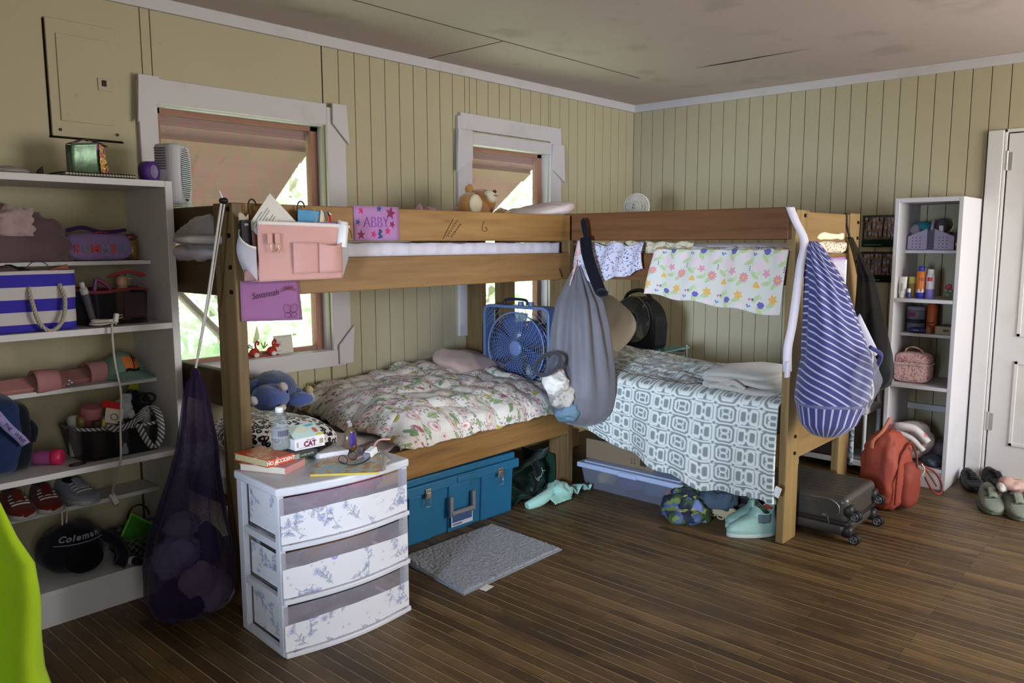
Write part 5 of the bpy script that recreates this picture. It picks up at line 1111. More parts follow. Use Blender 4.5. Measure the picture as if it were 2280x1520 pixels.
for k in range(9): a=pi*k/8; m.tube([(.072,-.0125,.112),(.072+.034*cos(a),-.0125,.106+.024*sin(a)-.004)],.0012,4)
m.build('drawn_sun',M('#74343a',.7),t)
star(t,-.035,.062,.008,DP); star(t,-.05,.125,.007,DP)
t=thing('name_sign','faintly drawn lilac paper sign taped on the end rail of the corner bunk','sign',(-1.285,-2.0515,1.155)); m=MB(); m.grid(lambda u,v:(-.125+.25*u,-.001-.003*sin(v*4)*u,.170*v),8,8); m.build('paper',M('#b184c0',.8,.1,0,(40,.15)),t,solid=.0008)
m=MB(); m.tube(curve_pts([(-.04,-.0035,.10),(-.02,-.0035,.12),(0,-.0035,.10),(.02,-.0035,.115),(.03,-.0035,.09),(-.03,-.0035,.08)],5),.0009,4); m.build('faint_drawing',M('#8a4f8f',.7),t)
# --- flamingo decoration and cards on the stool of the first window
t=thing('flamingo_ornament','red flamingo ornament with little palm on the first window sill','ornament',(-3.235,.025,.8445))
FR=M('#a3241f',.6); FW=M('#d8d4cc',.8)
for k,x in enumerate((-.03,.065)):
    m=MB(); m.ball((x,0,.024),(.028,.012,.022),16,10); m.build('flamingo_body',FR,t); m=MB(); m.ball((x+.004,-.012,.012),(.015,.008,.012),12,8); m.build('white_egg',FW,t)
    m=MB(); m.tube(curve_pts([(x+.01,0,.04),(x+.006,0,.062),(x+.016,0,.078),(x+.024,0,.070),(x+.018,0,.06)],5),.005,7); m.build('neck',FR,t)
m=MB(); m.hexa([(.07,-.004,.045),(.10,-.004,.038),(.10,.004,.038),(.07,.004,.045)],[(.078,-.004,.06),(.11,-.004,.055),(.11,.004,.055),(.078,.004,.06)]); m.build('tail_feather',FR,t)
m=MB(); m.cyl((-.078,0,.0),(-.07,0,.05),.004,n=8); m.build('palm_trunk',M('#7c5a32',.8),t); m=MB()
for a in (-.3,.3,.9,1.5,2.2,2.8,3.4): m.tube(curve_pts([(-.07,0,.05),(-.07+.02*cos(a),0,.055+.014*sin(a)),(-.07+.032*cos(a),0,.048+.012*sin(a))],4),.0028,5)
m.build('palm_leaf',M('#3f6b35',.7),t)
m=MB()
for dx,a in ((.01,.6),(.03,1.2),(.0,2.0)): m.tube([(.02,0,.04),(.02+.03*cos(a),0,.04+.035*sin(a))],.003,5)
m.build('leaf',M('#7c8a3a',.7),t)
m=MB(); m.box(-.1,-.012,0,.1,.012,.005); m.build('base',FR,t,bevel=.002)
t=thing('note_card','white note card with faint printed lines leaning on the first window sill','card',(-3.095,.03,.8445),(R(-8),0,R(4))); m=MB(); m.grid(lambda u,v:(-.055+.11*u,.012*sin(u*pi),.095*v),8,4); m.build('card',PAPW,t,solid=.001)
m=MB()
for z in (.082,.066,.058,.05,.042,.018): m.strip([(-.048,.0005,z),(-.005 if z<.08 else -.03,.0085,z)],(0,0,.0016),.0006)
m.build('printed_lines',M('#7e8590',.8),t)
# --- plush triceratops and straw doll on the lower window bunk
t=thing('dinosaur_plush','blue plush triceratops on the leopard pillow','plush toy',(-3.36,-.30,.645),R(-12))
BLU=plush('#5368a8'); BL2=plush('#46567f'); HRN=plush('#c3bcc0')
ff=lambda p,d:p+d*.005*nz(p.x*50,p.y*50,p.z*50)
MB().ball((.045,.13,.075),(.10,.12,.085),28,20,fn=ff).build('body',BL2,t)
MB().ball((-.02,-.01,.06),(.088,.10,.062),28,20,fn=lambda p,d:ff(Vector((p.x*(1-.35*max(0,-d.y)),p.y,p.z*(1-.25*max(0,-d.y)))),d)).build('head',BLU,t)
m=MB(); m.ball((-.02,.075,.095),(.095,.022,.068),28,14,M=T((0,0,0),(R(-18),0,0)),fn=ff); m.build('frill',BL2,t)
for x,y,z,r in ((-.105,-.03,.06,.5),(.02,-.06,.115,.2)):
    m=MB(); m.ball((x,y,z),(.022,.022,.02),14,10,fn=ff); m.build('horn',HRN,t)
m=MB(); m.ball((-.005,-.112,.03),(.018,.016,.016),12,8); m.build('nose_horn',HRN,t)
m=MB(); m.ball((.045,-.045,.085),(.005,.006,.008),10,8); m.build('eye',sp('#0d1022'),t)
m=MB(); m.ball((.125,.02,.03),(.065,.04,.034),20,12,fn=ff); m.build('leg',BLU,t)
m=MB(); m.ball((.14,.14,.035),(.05,.05,.04),20,12,fn=ff); m.build('leg',BL2,t)
m=MB(); m.ball((-.10,.11,.04),(.05,.05,.04),20,12,fn=ff); m.build('leg',BL2,t)
m=MB(); m.tube(curve_pts([(.10,.19,.07),(.16,.21,.05),(.20,.19,.03)],5),[.05,.05,.046,.042,.038,.034,.028,.022,.016,.012,.006],10); m.build('tail',BL2,t)
t=thing('straw_doll','small straw-haired white doll behind the comforter edge by the wall','doll',(-3.07,-.14,.60))
MB().ball((0,0,.03),(.03,.025,.04),16,12).build('body',plush('#b9bdc9'),t); MB().ball((-.004,-.004,.078),(.022,.02,.02),14,10).build('head',plush('#c2b49a'),t)
rn=random.Random(3)
for k in range(8):
    a=rn.uniform(0,6.28); m=MB(); m.tube([(0,0,.088),(.018*cos(a),.015*sin(a),.10+.01*rn.random()),(.035*cos(a),.03*sin(a),.085+.03*rn.random())],.0028,5); m.build('straw_hair',M('#a3935d',.9),t)
# ================================================================ plastic drawer tower
TOILE=print_mat('blue_toile_paper',.6,.3,sheen=0); TC=toile_canvas(3); DW=rp('#c4c4c9'); 
g=NG('smoky_plastic'); n=g.noise(g.map(g.co(),(1,1,3)),6,3,.5,1); SMOKE=g.out(g.mix(n,'#77717c','#a9a3ab'),.15,.5,0,g.bump(n,.25,.01),.55)
t=thing('drawer_tower','white plastic three-drawer tower lined with blue floral paper','drawers',(-3.635,-1.075,0),R(-4))
w,d=.264,.155
MB().prism([(-w-.008,-d-.006)]+[(-w-.008+(2*w+.016)*k/16,-d-.006-.034*sin(pi*k/16)) for k in range(1,16)]+[(w+.008,-d-.006),(w+.008,d+.004),(-w-.008,d+.004)],.565,.596).build('top',DW,t,bevel=.008,seg=3)
for sx in (-1,1):
    for sy,dd in ((-1,.03),(1,.04)):
        y0=-d if sy<0 else d-dd; x0=-w if sx<0 else w-.022
        MB().box(x0,y0,0,x0+.022,y0+dd,.566).build('post',DW,t,bevel=.003)
    for z in (.0,.185,.375):
        x0=-w+.001 if sx<0 else w-.021; m=MB(); m.box(x0,-d+.03,z,x0+.02,d-.04,z+.024); m.build('side_rail',DW,t,bevel=.002)
MB().box(-w+.02,d-.008,.0,w-.02,d-.004,.565).build('back_panel',DW,t)
for k,z in enumerate((.012,.202,.392)):
    hh=.172; f=lambda x:-d-.010-.034*cos(pi*x/(2*w))
    dr=MB(); pr=[]
    for j in range(25): x=-w+.002+(2*w-.004)*j/24; pr.append((x,f(x)+.006))
    m=MB(); m.prism([(x,y-.012) for x,y in pr]+[(x,y+.006) for x,y in pr[::-1]],z-.012,z+.006); drw=m.build('drawer_lip',DW,t,bevel=.004)
    m=MB(); m.grid(lambda u,v:(-w+.003+(2*w-.006)*u,f(-w+.003+(2*w-.006)*u)+.008,z+.006+(hh-.010)*v),30,8,uvf=lambda u,v:(u*.53,v*.17)); m.build('clear_front',SMOKE,t)
    top=lambda u:.60+.07*sin(u*pi*1.5-.4)*(.5)+.015*nz(u*9,k)-(.05*(1-u) if k==0 else .0)
    m=MB(); m.grid(lambda u,v:(-w+.005+(2*w-.010)*u,f(-w+.005+(2*w-.010)*u)+.0065,z+.008+(hh*top(u))*v),480,100,uvf=lambda u,v:(u*.53+.1*k,v*.11+.12*k)); TC.paint(m.build('floral_liner',TOILE,t))
    m=MB(); m.box(-w+.026,-d+.03,z+.012,-w+.028,d-.04,z+hh-.02); ln=m
    mm=MB(); mm.grid(lambda u,v:(-w+.024,-d+.034+(2*d-.08)*u,z+.018+(hh-(.02 if k!=1 else .05))*v),160,110,uvf=lambda u,v:(u*.24+.1*k,v*.16+.2*k)); TC.paint(mm.build('side_liner',TOILE,t))
    mm=MB(); mm.box(-w+.028,-d-.02,z+.004,w-.026,d-.014,z+.008); mm.build('drawer_floor',SMOKE,t)
for k,(z,cc,nm) in enumerate(((.40,'#8d4c6a','pink and purple clothes showing at the top drawer window'),(.21,'#7c5a3a','orange brown clothes in the middle drawer'),(.02,'#4a4450','dark grey clothes in the bottom drawer'))):
    lump((-3.62,-1.08,z+.085),(.20,.10,.065),.02,14,k*7,32).one('stored_clothes',M(cc,.95,.1,0,(60,.5)),nm,'clothes')
lump((-3.50,-1.13,.515),(.085,.05,.035),.014,20,4,24).one('pink_shirt',M('#a8506e',.9,.1,0,(60,.5)),'bright pink top at the right inside the top drawer','clothes')
# --- on top of the drawer tower (surface z = .596)
Z=.5965
def book(name,label,loc,rot,w,d,h,cover,pages='#c9c1a8',spine_y=True,**k):
    t=thing(name,label,'book',loc,rot,**k)
    MB().box(-w/2+.004,-d/2+.003,.002,w/2-.003,d/2-.003,h-.002).build('pages',M(pages,.9,.1,0,(400,.5)),t)
    m=MB(); m.box(-w/2,-d/2,0,w/2,d/2,.002); m.box(-w/2,-d/2,h-.002,w/2,d/2,h); m.box(-w/2,-d/2-.0015,0,w/2,-d/2+.001,h); m.build('cover',cover,t,bevel=.0008)
    return t
book('book','cream paperback with pink back cover at the bottom of the drawer-top stack',(-3.790,-.985,Z),R(24),.125,.19,.026,M('#c78f8c',.6,.3),'#cfc9b6')
g=NG('orange_cover'); n=g.noise(g.co(),24,4,.6,1); ORC=g.out(g.mix(g.lt(n,.40,.05),g.mix(n,'#b8391d','#c4512a'),'#d9b59a'),.45,.4)
t=book('book','orange paperback NO ACCIDENT on the stack of books',(-3.805,-.955,Z+.0265),R(8),.118,.185,.027,ORC,'#bdb287')
text('NO ACCIDENT',.018,M('#e6e0d8',.6),t,(0,-.0948,.0135),(pi/2,0,0),bold=.0006)
t=book('book','dark green book half under the cat box on the drawer-top stack',(-3.690,-.955,Z+.0265),R(4),.115,.15,.020,M('#2b332c',.5,.4),'#bab39c')
text('LAURE BATES',.010,M('#a9ada2',.6),t,(.012,-.077,.010),(pi/2,0,0)); m=MB(); m.box(-.055,-.0772,.001,-.022,-.0760,.019); m.build('spine_emblem',M('#8e9a86',.6),t)
t=thing('water_bottle','half full clear plastic water bottle standing on the books','water bottle',(-3.735,-.955,Z+.0545))
g=NG('water_bottle_plastic'); PETM=g.out('#aeb6b8',.06,.6,0,g.bump(g.noise(g.co(),60,2),.15,.004),.2); WATER=NG('water').out('#a3abab',.05,.6,0,None,.3)
MB().lathe([(.024,0),(.030,.004),(.031,.02),(.029,.03),(.031,.04),(.031,.088),(.029,.100),(.022,.118),(.0125,.132),(.0125,.14)],None,28,fn=lambda p,a,z:(p[0]*(1+.02*sin(a*5)*(z<.04)),p[1]*(1+.02*sin(a*5)*(z<.04)),z)).build('bottle',PETM,t)
MB().lathe([(.028,.004),(.0295,.02),(.0295,.048)],None,24).build('water',WATER,t)
MB().lathe([(.0315,.045),(.0315,.082)],None,28,cap=False).build('label_band',M('#a9abb6',.5,.3,alpha=.6),t)
m=MB()
for k in range(7): a=-pi/2-.7+.2*k; x=.032*cos(a);y=.032*sin(a); m.box(-.0022,-.0004,0,.0022,.0004,.022,T((x,y,.053),(0,0,a+pi/2)))
m.build('label_bars',M('#55586b',.6),t)
MB().lathe([(.0135,.138),(.0145,.139),(.0145,.155),(.012,.157)],None,20).build('cap',rp('#d9dcdb'),t)
t=thing('boxed_game','white CAT box with mint picture lid beside the water bottle','box',(-3.640,-.965,Z+.048),R(-3))
m=MB(); m.box(-.063,-.04,0,.063,.05,.042); m.build('box',M('#dcdad9',.5,.3),t,bevel=.001)
m=MB(); m.add([(-.061,-.038,.0425),(.061,-.038,.0425),(.053,.03,.078),(-.061,.03,.078)],[(0,1,2,3)]); m.build('picture_lid',M('#c6dcd6',.5,.3),t,solid=.002)
m=MB(); m.prism([(.028*cos(a),.018*sin(a)) for a in [k*pi/10 for k in range(20)]],0,.001,T((-.012,-.002,.0635),(R(28),0,0))); m.build('pale_shape',M('#d3d6b8',.6),t)
m=MB(); m.prism([(-.02,0),(.02,.004),(.024,-.008),(-.004,-.012)],0,.001,T((.024,.02,.0755),(R(28),0,0))); m.build('teal_shape',M('#6fa3a8',.6),t)
m=MB(); m.prism([(-.006,-.014),(.008,-.012),(.004,.012),(-.006,.014)],0,.001,T((.038,-.012,.060),(R(28),0,0))); m.build('orange_bird',M('#c45a32',.6),t)
m=MB(); m.prism([(-.014,-.004),(.014,-.004),(.014,.006),(-.012,.006)],0,.001,T((.045,-.034,.046),(R(28),0,0))); m.build('yellow_patch',M('#d9c33a',.6),t)
text('CAT',.026,M('#7b2450',.6),t,(.0,-.0408,.018),(pi/2,0,0),bold=.0012); text('got a hat',.010,M('#94587a',.6),t,(.003,-.0408,.034),(pi/2,0,0))
m=MB(); m.box(.040,-.0406,.012,.056,-.0400,.03); m.build('printed_figure',M('#9d9278',.6),t); m=MB(); m.box(-.055,-.0406,.010,-.048,-.0400,.03); m.build('printed_figure',M('#a79aa4',.6),t)
m=MB(); m.strip([(-.045,-.0406,.007),(.05,-.0406,.007)],(0,0,.0012),.0004); m.build('rule_line',M('#8a86a0',.6),t)
g=NG('magazine_cover'); c=g.co(); n=g.noise(c,22,3,.6,.5); dots=g.lt(g.voro(g.map(c,(1,1.8,1)),110),.30,.04)
col=g.ramp(n,[(0,'#6f8ea3'),(.42,'#9db2bd'),(.5,'#b7bfae'),(.56,'#b59a62'),(.66,'#b98368'),(1,'#5f9aa0')]); s=g.sep(c); pinkz=g.lt(g.math('SQRT',g.math('ADD',g.math('POWER',g.math('SUBTRACT',s[0],-.03),2),g.math('POWER',g.math('SUBTRACT',s[1],.08),2))),.045,.004)
col=g.mix(pinkz,col,'#cda6a0'); col=g.mix(g.math('MULTIPLY',g.math('MULTIPLY',dots,g.math('GREATER_THAN',s[1],-.01)),.8),col,'#23252d'); MAGC=g.out(col,.4,.4)
t=thing('magazine','illustrated blue and ochre magazine with yellow spine near the tower front edge','magazine',(-3.590,-1.165,Z),R(-42))
MB().box(-.115,-.115,0,.115,.115,.006).build('pages',PAPW,t); MB().box(-.118,-.118,.006,.118,.118,.0075).build('cover',MAGC,t); MB().box(-.118,-.1205,0,.118,-.118,.0075).build('spine',M('#b39c3c',.5,.3),t)
m=MB(); rn=random.Random(5); P=[(-.09,-.135)]+[(-.09+.021*k,-.150+.014*rn.random()) for k in range(1,10)]+[(.115,-.13),(.115,-.10),(-.09,-.10)]; m.prism(P,0,.0015,T((0,0,.0005),(0,0,pi/2))); m.build('torn_page',PAPW,t)
m=MB(); m.box(-3.54,-1.10,Z,-3.39,-.93,Z+.003,None); m.one('paper_sheets',PAPW,'loose white sheets at the back right of the tower top','paper')
m=MB(); m.hexa([(-3.62,-1.03,Z+.0005),(-3.50,-1.05,Z+.0005),(-3.48,-.92,Z+.0005),(-3.60,-.90,Z+.0005)],[(-3.62,-1.03,Z+.026),(-3.50,-1.05,Z+.022),(-3.48,-.92,Z+.022),(-3.60,-.90,Z+.026)]); m.one('white_box',M('#d3d0d2',.6,.2),'flat white box lying behind the glasses on the tower','box',bevel=.002)
t=thing('sunglasses_case','black slim case lying behind the cat box','case',(-3.565,-.965,Z+.030),(R(90),0,R(-65))); MB().lathe([(.004,-.07),(.008,-.065),(.010,-.03),(.014,.02),(.018,.05),(.016,.066),(.008,.07)],None,18).build('body',M('#0c0c0c',.5,.4,0,(150,.5)),t)
t=thing('eyeglasses','dark thin eyeglasses lying on the magazine','glasses',(-3.555,-1.135,Z+.009),R(20))
m=MB(); m.tube([(-.05+.024*cos(a),-.0+.010*sin(a),.014+.014*sin(a)) for a in [k*pi/10 for k in range(20)]],.0015,5,closed=True); m.build('lens_rim',sp('#17181c'),t)
m=MB(); m.tube([(.012+.024*cos(a),-.0+.010*sin(a),.014+.014*sin(a)) for a in [k*pi/10 for k in range(20)]],.0015,5,closed=True); m.build('lens_rim',sp('#17181c'),t)
m=MB(); m.tube(curve_pts([(-.074,0,.014),(-.07,-.045,.004),(-.02,-.065,.002),(.05,-.05,.004),(.09,-.02,.008)],6),.0022,6); m.build('temple_arm',sp('#17222c'),t)
t=thing('usb_charger','white plug charger with pink cable on the magazine','charger',(-3.465,-1.145,Z+.012),(0,R(-14),R(18))); MB().box(-.026,-.014,0,.022,.014,.026).build('body',rp('#e0dfdd'),t,bevel=.004,seg=3); MB().box(-.036,-.013,.001,-.026,.013,.024).build('grey_face',rp('#77767c'),t,bevel=.002)
m=MB(); m.tube(curve_pts([(.022,.005,.012),(.045,.01,.022),(.08,.01,.022),(.115,-.01,.008)],6),.0042,8); m.build('cable',rp('#b98a84'),t)
m=MB(); m.tube(curve_pts([(-.03,.02,.008),(-.06,.035,.01),(-.085,.04,.012)],6),.0042,8); m.build('cable_end',rp('#a8787c'),t)
t=thing('snack_bag','small cellophane bag with purple band and snacks on the tower','snack bag',(-3.475,-1.025,Z+.004),R(20))
MB().ball((0,0,.05),(.032,.022,.05),20,14,fn=lambda p,d:p+d*.003*nz(p.x*60,p.y*60,p.z*60)).build('bag',M('#6b5a44',.15,.6,alpha=.75),t)
m=MB(); m.grid(lambda u,v:(-.030+.034*u,-.0235+.006*abs(u-.5),.03+.05*v),6,6); m.build('purple_label',rp('#43349a'),t,solid=.001)
m=MB(); m.ball((.005,-.005,.025),(.024,.016,.018),14,10,fn=lambda p,d:p+d*.004*nz(p.x*90,p.y*90,p.z*90)); m.build('snacks',M('#a8743c',.6,.4),t); m=MB(); m.grid(lambda u,v:(-.018+.036*u+.006*sin(v*5),.004*sin(u*8),.095+.03*v),8,5); m.build('gathered_top',CLEARM,t)
m=MB(); m.obox((-3.435,-1.075,Z+.022),(.10,.03,.028),(0,0,R(18))); m.one('patterned_case',NG('p').out('#5c4a48',.5),'small dark patterned case between the snack bag and charger','case',bevel=.004)
# ================================================================ blue trunk, rug and things under the first bunk
t=thing('footlocker','teal blue plastic storage trunk with metal latches under the window bunk','trunk',(-2.625,-.555,0),R(-2))
TB=M('#1c5f83',.45,.4,0,(200,.1)); w=.355; dd=.225
m=MB(); m.hexa([(-w+.012,-dd+.012,0),(w-.012,-dd+.012,0),(w-.012,dd-.012,0),(-w+.012,dd-.012,0)],[(-w,-dd,.245),(w,-dd,.245),(w,dd,.245),(-w,dd,.245)])
for x0,x1 in ((-.345,-.20),(.12,.345),(-.10,.05)): m.hexa([(x0,-dd+.004,0),(x1,-dd+.004,0),(x1,-dd+.02,0),(x0,-dd+.02,0)],[(x0,-dd-.010,.236),(x1,-dd-.010,.236),(x1,-dd+.01,.236),(x0,-dd+.01,.236)])
m.build('body',TB,t,bevel=.006)
m=MB(); m.box(-w-.022,-dd-.024,.238,w+.022,dd+.02,.285); m.box(-w-.006,-dd-.008,.284,w+.006,dd+.006,.318); m.box(-.06,-dd-.030,.248,.075,-dd-.02,.278); m.build('lid',TB,t,bevel=.012,seg=3)
CHR=M('#b4b09a',.25,.8,.85)
for x in (-.245,.235):
    m=MB(); m.box(x-.017,-dd-.032,.215,x+.017,-dd-.024,.262); m.box(x-.014,-dd-.036,.222,x+.014,-dd-.031,.246); m.build('latch',CHR,t,bevel=.003)
    m=MB(); m.tube([(x-.015,-dd-.030,.22),(x-.016,-dd-.030,.176),(x+.016,-dd-.030,.176),(x+.015,-dd-.030,.22)],.0018,6); m.build('latch_wire',CHR,t)
GRY=M('#6d7076',.5,.4)
m=MB(); m.tube([(-.098,-dd-.022,.10),(.045-.06,-dd-.022,.10),(.048,-dd-.022,.10)],.013,12); h=m.build('handle',GRY,t)
for x in (-.098,.048): m=MB(); m.box(x-.011,-dd-.030,.085,x+.011,-dd-.012,.185); m.build('handle_bracket',GRY,t,bevel=.004)
m=MB(); m.box(-.09,-dd-.013,.028,.052,-dd-.0115,.105); m.build('label_sticker',M('#b9bfca',.5,.3),t); m=MB(); m.box(-.084,-dd-.0138,.048,.046,-dd-.0128,.085); m.build('label_picture',M('#3a4c78',.5),t)
m=MB(); m.box(-.082,-dd-.0138,.034,-.02,-dd-.0128,.042); m.build('label_print',M('#5a6478',.5),t)
# bath rug
g=NG('grey_chenille'); v=g.voro(g.co(),75); v2=g.noise(g.co(),40,3); RUGM=g.out(g.mix(v,'#8a8c90','#6c6e73'),.95,.05,0,g.bump(v,.5,.006),sheen=.2)
def rug(u,v):
    A,B,C_,D=(-2.515,-.865),(-2.535,-1.325),(-3.165,-1.325),(-3.105,-.855)
    x=(A[0]*(1-u)+D[0]*u)*(1-v)+(B[0]*(1-u)+C_[0]*u)*v; y=(A[1]*(1-u)+D[1]*u)*(1-v)+(B[1]*(1-u)+C_[1]*u)*v
    e=min(u,1-u,v,1-v); k=min(1,e/.02)
    return (x,y,.004+.012*k+(.003*nz(x*70,y*70)+.003*nz(x*130,y*130,3))*k+.006*exp(-((u-.97)/.05)**2)*sin(v*9))
t=thing('bath_rug','grey chenille bath rug on the floor in front of the blue trunk','rug',(-2.83,-1.09,0)); m=MB(); m.grid(rug,150,120); m.bw('pile',RUGM,t)
m=MB(); E=[(-2.515,-.865),(-2.535,-1.325),(-3.165,-1.325),(-3.105,-.855)]; m.add([(x,y,.001) for x,y in E]+[(x,y,.009) for x,y in E],[(0,1,2,3),(7,6,5,4)]+[(i,(i+1)%4,4+(i+1)%4,4+i) for i in range(4)]); m.bw('hem',M('#77797c',.9),t)
m=MB(); m.obox((-3.055,-1.345,.003),(.055,.035,.0015),(0,0,R(8))); m.bw('care_tag',PAPW,t)
# dark green tote bag collapsed beside the trunk
GRT=fab('#123428',120,.6)
t=thing('green_bag','dark green bag with pale lettering slumped between trunk and bunk leg','bag',(-2.03,-.62,0))
m=MB(); m.grid(lambda u,v:(-.19+.34*u+.03*v,-.14+.20*v+.02*nz(u*4,v*4),.012+.10*v*v+.02*nz(u*5,v*5,2)+.012*sin(u*8)),24,16); m.build('front_flap',GRT,t,solid=.006)
m=MB(); m.grid(lambda u,v:(-.20+.40*u,-.12+.05*u+.09*v+.015*sin(u*7),.155+.075*u-.02*v+.012*nz(u*6,v*3)),24,8); m.build('top_rim',GRT,t,solid=.008)
m=MB(); m.grid(lambda u,v:(.15+.02*sin(v*3)-.35*v*.0,-.12+.24*u,.012+.20*v),8,8); m.build('side_panel',GRT,t,solid=.005)
m=MB(); m.strip(curve_pts([(-.05,-.13,.155),(-.02,-.145,.10),(-.04,-.15,.05)],6),(.05,0,.01),.004); m.build('handle',fab('#0a1512'),t)
m=MB(); m.strip(curve_pts([(.01,-.10,.20),(.0,-.14,.155),(-.03,-.16,.13)],6),(.05,.0,.02),.004); m.build('handle',fab('#0a1512'),t)
LT=M('#8ba398',.8); text('BOX',.038,LT,t,(-.0,-.150,.135),(R(60),R(-38),R(0))); text('LIFE',.034,LT,t,(-.04,-.128,.055),(R(30),0,R(38)))
# mint cloth
MINT=fab('#9fccbf',70,.5)
t=thing('mint_tank_top','pale mint clothing crumpled on the floor beside the bunk leg','clothing',(-2.05,-.85,0))
m=MB(); P=curve_pts([(-.16,.02,.014),(-.08,.0,.030),(.0,-.0,.05),(.06,.02,.075),(.10,.03,.085)],8); m.tube(P,[.022+.010*sin(i*.16) for i in range(len(P))],9); m.build('twisted_strap',MINT,t)
m=MB(); m.ball((.10,.0,.045),(.075,.06,.045),36,22,fn=lambda p,d:Vector((p.x,p.y,max(-.043,p.z)))+d*(.02*nz(p.x*22,p.y*22,p.z*22)+.012*abs(nz(p.x*40,p.y*40,p.z*40)))); m.build('bunched_body',MINT,t)
m=MB(); m.grid(lambda u,v:(.10+.20*u,-.05+.09*v-.02*u,.012+.055*abs(sin(u*6.5+.5))*(1-.4*v)*(1-.2*u)+.008*nz(u*6,v*4)),40,8); m.build('rippled_hem',MINT,t,solid=.004)
m=MB(); m.grid(lambda u,v:(-.03+.14*u,-.07+.05*v,.008+.03*v+.012*abs(nz(u*9,v*5))),20,8); m.build('front_fold',MINT,t,solid=.004)
m=MB(); m.strip([(.085,-.062,.035),(.14,-.052,.05)],(0,-.004,.006),.001); m.build('printed_text',M('#5f7e78',.8),t)
# ================================================================ blue box fan
t=thing('box_fan','blue square box fan standing at the foot of the window bunk','fan',(-1.888,-.50,.552),R(2))
FB=rp('#566a90'); FBD=rp('#3a4c70')
sq=lambda h,r,n=6:[(sx*(h-r)+r*cos(a+k),sy*(h-r)+r*sin(a+k)) for sx,sy,k in ((1,1,0),(-1,1,pi/2),(-1,-1,pi),(1,-1,3*pi/2)) for a in [j*pi/2/n for j in range(n+1)]]
def ring_prism(outer,inner,z0,z1,M_,mb):
    n=len(outer); v=[(x,y,z0) for x,y in outer]+[(x,y,z0) for x,y in inner]+[(x,y,z1) for x,y in outer]+[(x,y,z1) for x,y in inner]; f=[]
    for i in range(n):
        j=(i+1)%n; f+=[(i,j,2*n+j,2*n+i),(n+j,n+i,3*n+i,3*n+j),(j,i,n+i,n+j),(2*n+i,2*n+j,3*n+j,3*n+i)]
    mb.add(v,f,M_); return mb
HF=.245; FM=Matrix(((0,0,-1,0),(-1,0,0,0),(0,1,0,.25),(0,0,0,1)))   # local x,y -> room -y,z ; local z -> -x (front)
m=MB(); ring_prism(sq(HF,.05),sq(HF-.018,.04),-.038,.05,FM,m); m.build('frame',FB,t,bevel=.004)
def on(x,y,z): return FM@Vector((x,y,z))
m=MB(); 
for r in (.205,): m.tube([on(r*cos(a),r*sin(a),.045) for a in [k*pi/32 for k in range(64)]],.005,6,closed=True)
m.build('grille_ring',rp('#6a7da2'),t)
m=MB()
for r in [.052+.0135*k for k in range(12)]: m.tube([on(r*cos(a),r*sin(a),.050-.012*(r/.21)**3) for a in [k*pi/28 for k in range(56)]],.0014,4,closed=True)
for k in range(40):
    a=k*pi/20; m.tube([on(r*cos(a+.5*(r-.05)/.2),r*sin(a+.5*(r-.05)/.2),.050-.012*(r/.21)**3) for r in (.045,.09,.14,.19,.225)],.0014,4)
for sx in (-1,1):
    for sy in (-1,1):
        for q in (.03,.06,.09,.12): m.tube([on(sx*(HF-.02),sy*(HF-.02-q),.042),on(sx*(HF-.02-q),sy*(HF-.02),.042)],.0014,4)
m.build('front_grille',rp('#5f7298'),t)
m=MB(); m.lathe([(.0,.052),(.040,.054),(.045,.050),(.045,.044)],FM,28,cap=False); m.build('hub_badge',rp('#6677a2'),t)
m=MB()
for r in [.05+.03*k for k in range(6)]: m.tube([on(r*cos(a),r*sin(a),-.045) for a in [k*pi/16 for k in range(32)]],.0016,4,closed=True)
for k in range(24): a=k*pi/12; m.tube([on(.03*cos(a),.03*sin(a),-.045),on(.225*cos(a),.225*sin(a),-.045)],.0016,4)
m.build('back_grille',FBD,t)
for k in range(5):
    a0=k*2*pi/5+.3; m=MB(); m.grid(lambda u,v:on((.035+.165*v)*cos(a0+(.95*u-.2*v)),(.035+.165*v)*sin(a0+(.95*u-.2*v)),-.022+.040*u),8,6); m.build('blade',M('#46598a',.25,.5,alpha=.75),t,solid=.002)
m=MB(); m.cyl(on(0,0,-.04),on(0,0,.03),.035,n=20); m.build('motor_hub',FBD,t)
m=MB(); m.tube(curve_pts([on(-.10,HF+.004,.02),on(-.09,HF+.028,.02),on(0,HF+.034,.02),on(.06,HF+.028,.02),on(.065,HF+.004,.02)],5),.008,8); m.build('carry_handle',sp('#18213c'),t)
for x in (.02,.095): m=MB(); m.cyl(on(x,HF,.02),on(x,HF+.022,.02),.018,.015,14); m.build('dial_knob',FB,t)
# ================================================================ grey laundry bag hanging on the inner bunk post, with scarf and strap
t=thing('laundry_bag','grey drawstring laundry bag hanging at the corner between the bunks','laundry bag',(-1.965,-.985,.425))
g=NG('grey_nylon'); GN=g.out(g.mix(g.noise(g.co(),5,3),'#6f6d72','#5b595f'),.55,.3,0,g.bump(g.noise(g.co(),26,4,.6,.4),.35,.012),sheen=.2)
ZT=.85
def gb(u,v):
    z=ZT*(1-v); a=2*pi*u
    r=interp(v,[0,.03,.10,.22,.38,.58,.78,.9,.97,1.0],[.018,.03,.060,.112,.142,.165,.176,.158,.11,.03])
    cx=interp(v,[0,.3,.7,1],[.128,.06,.02,.03]); cy=interp(v,[0,.3,.7,1],[.115,.05,.0,.0])
    fold=1+.20*(1-v)**1.2*sin(a*11+.5)+.10*sin(a*5+v*2)*(1-v*.6)+.03*nz(cos(a)*2,sin(a)*2,v*3)
    return Vector((cx+r*fold*cos(a),cy+.95*r*fold*sin(a),z))
m=MB(); m.grid(gb,96,50,wrap=True,uvf=lambda u,v:(u,v)); m.build('bag_body',GN,t)
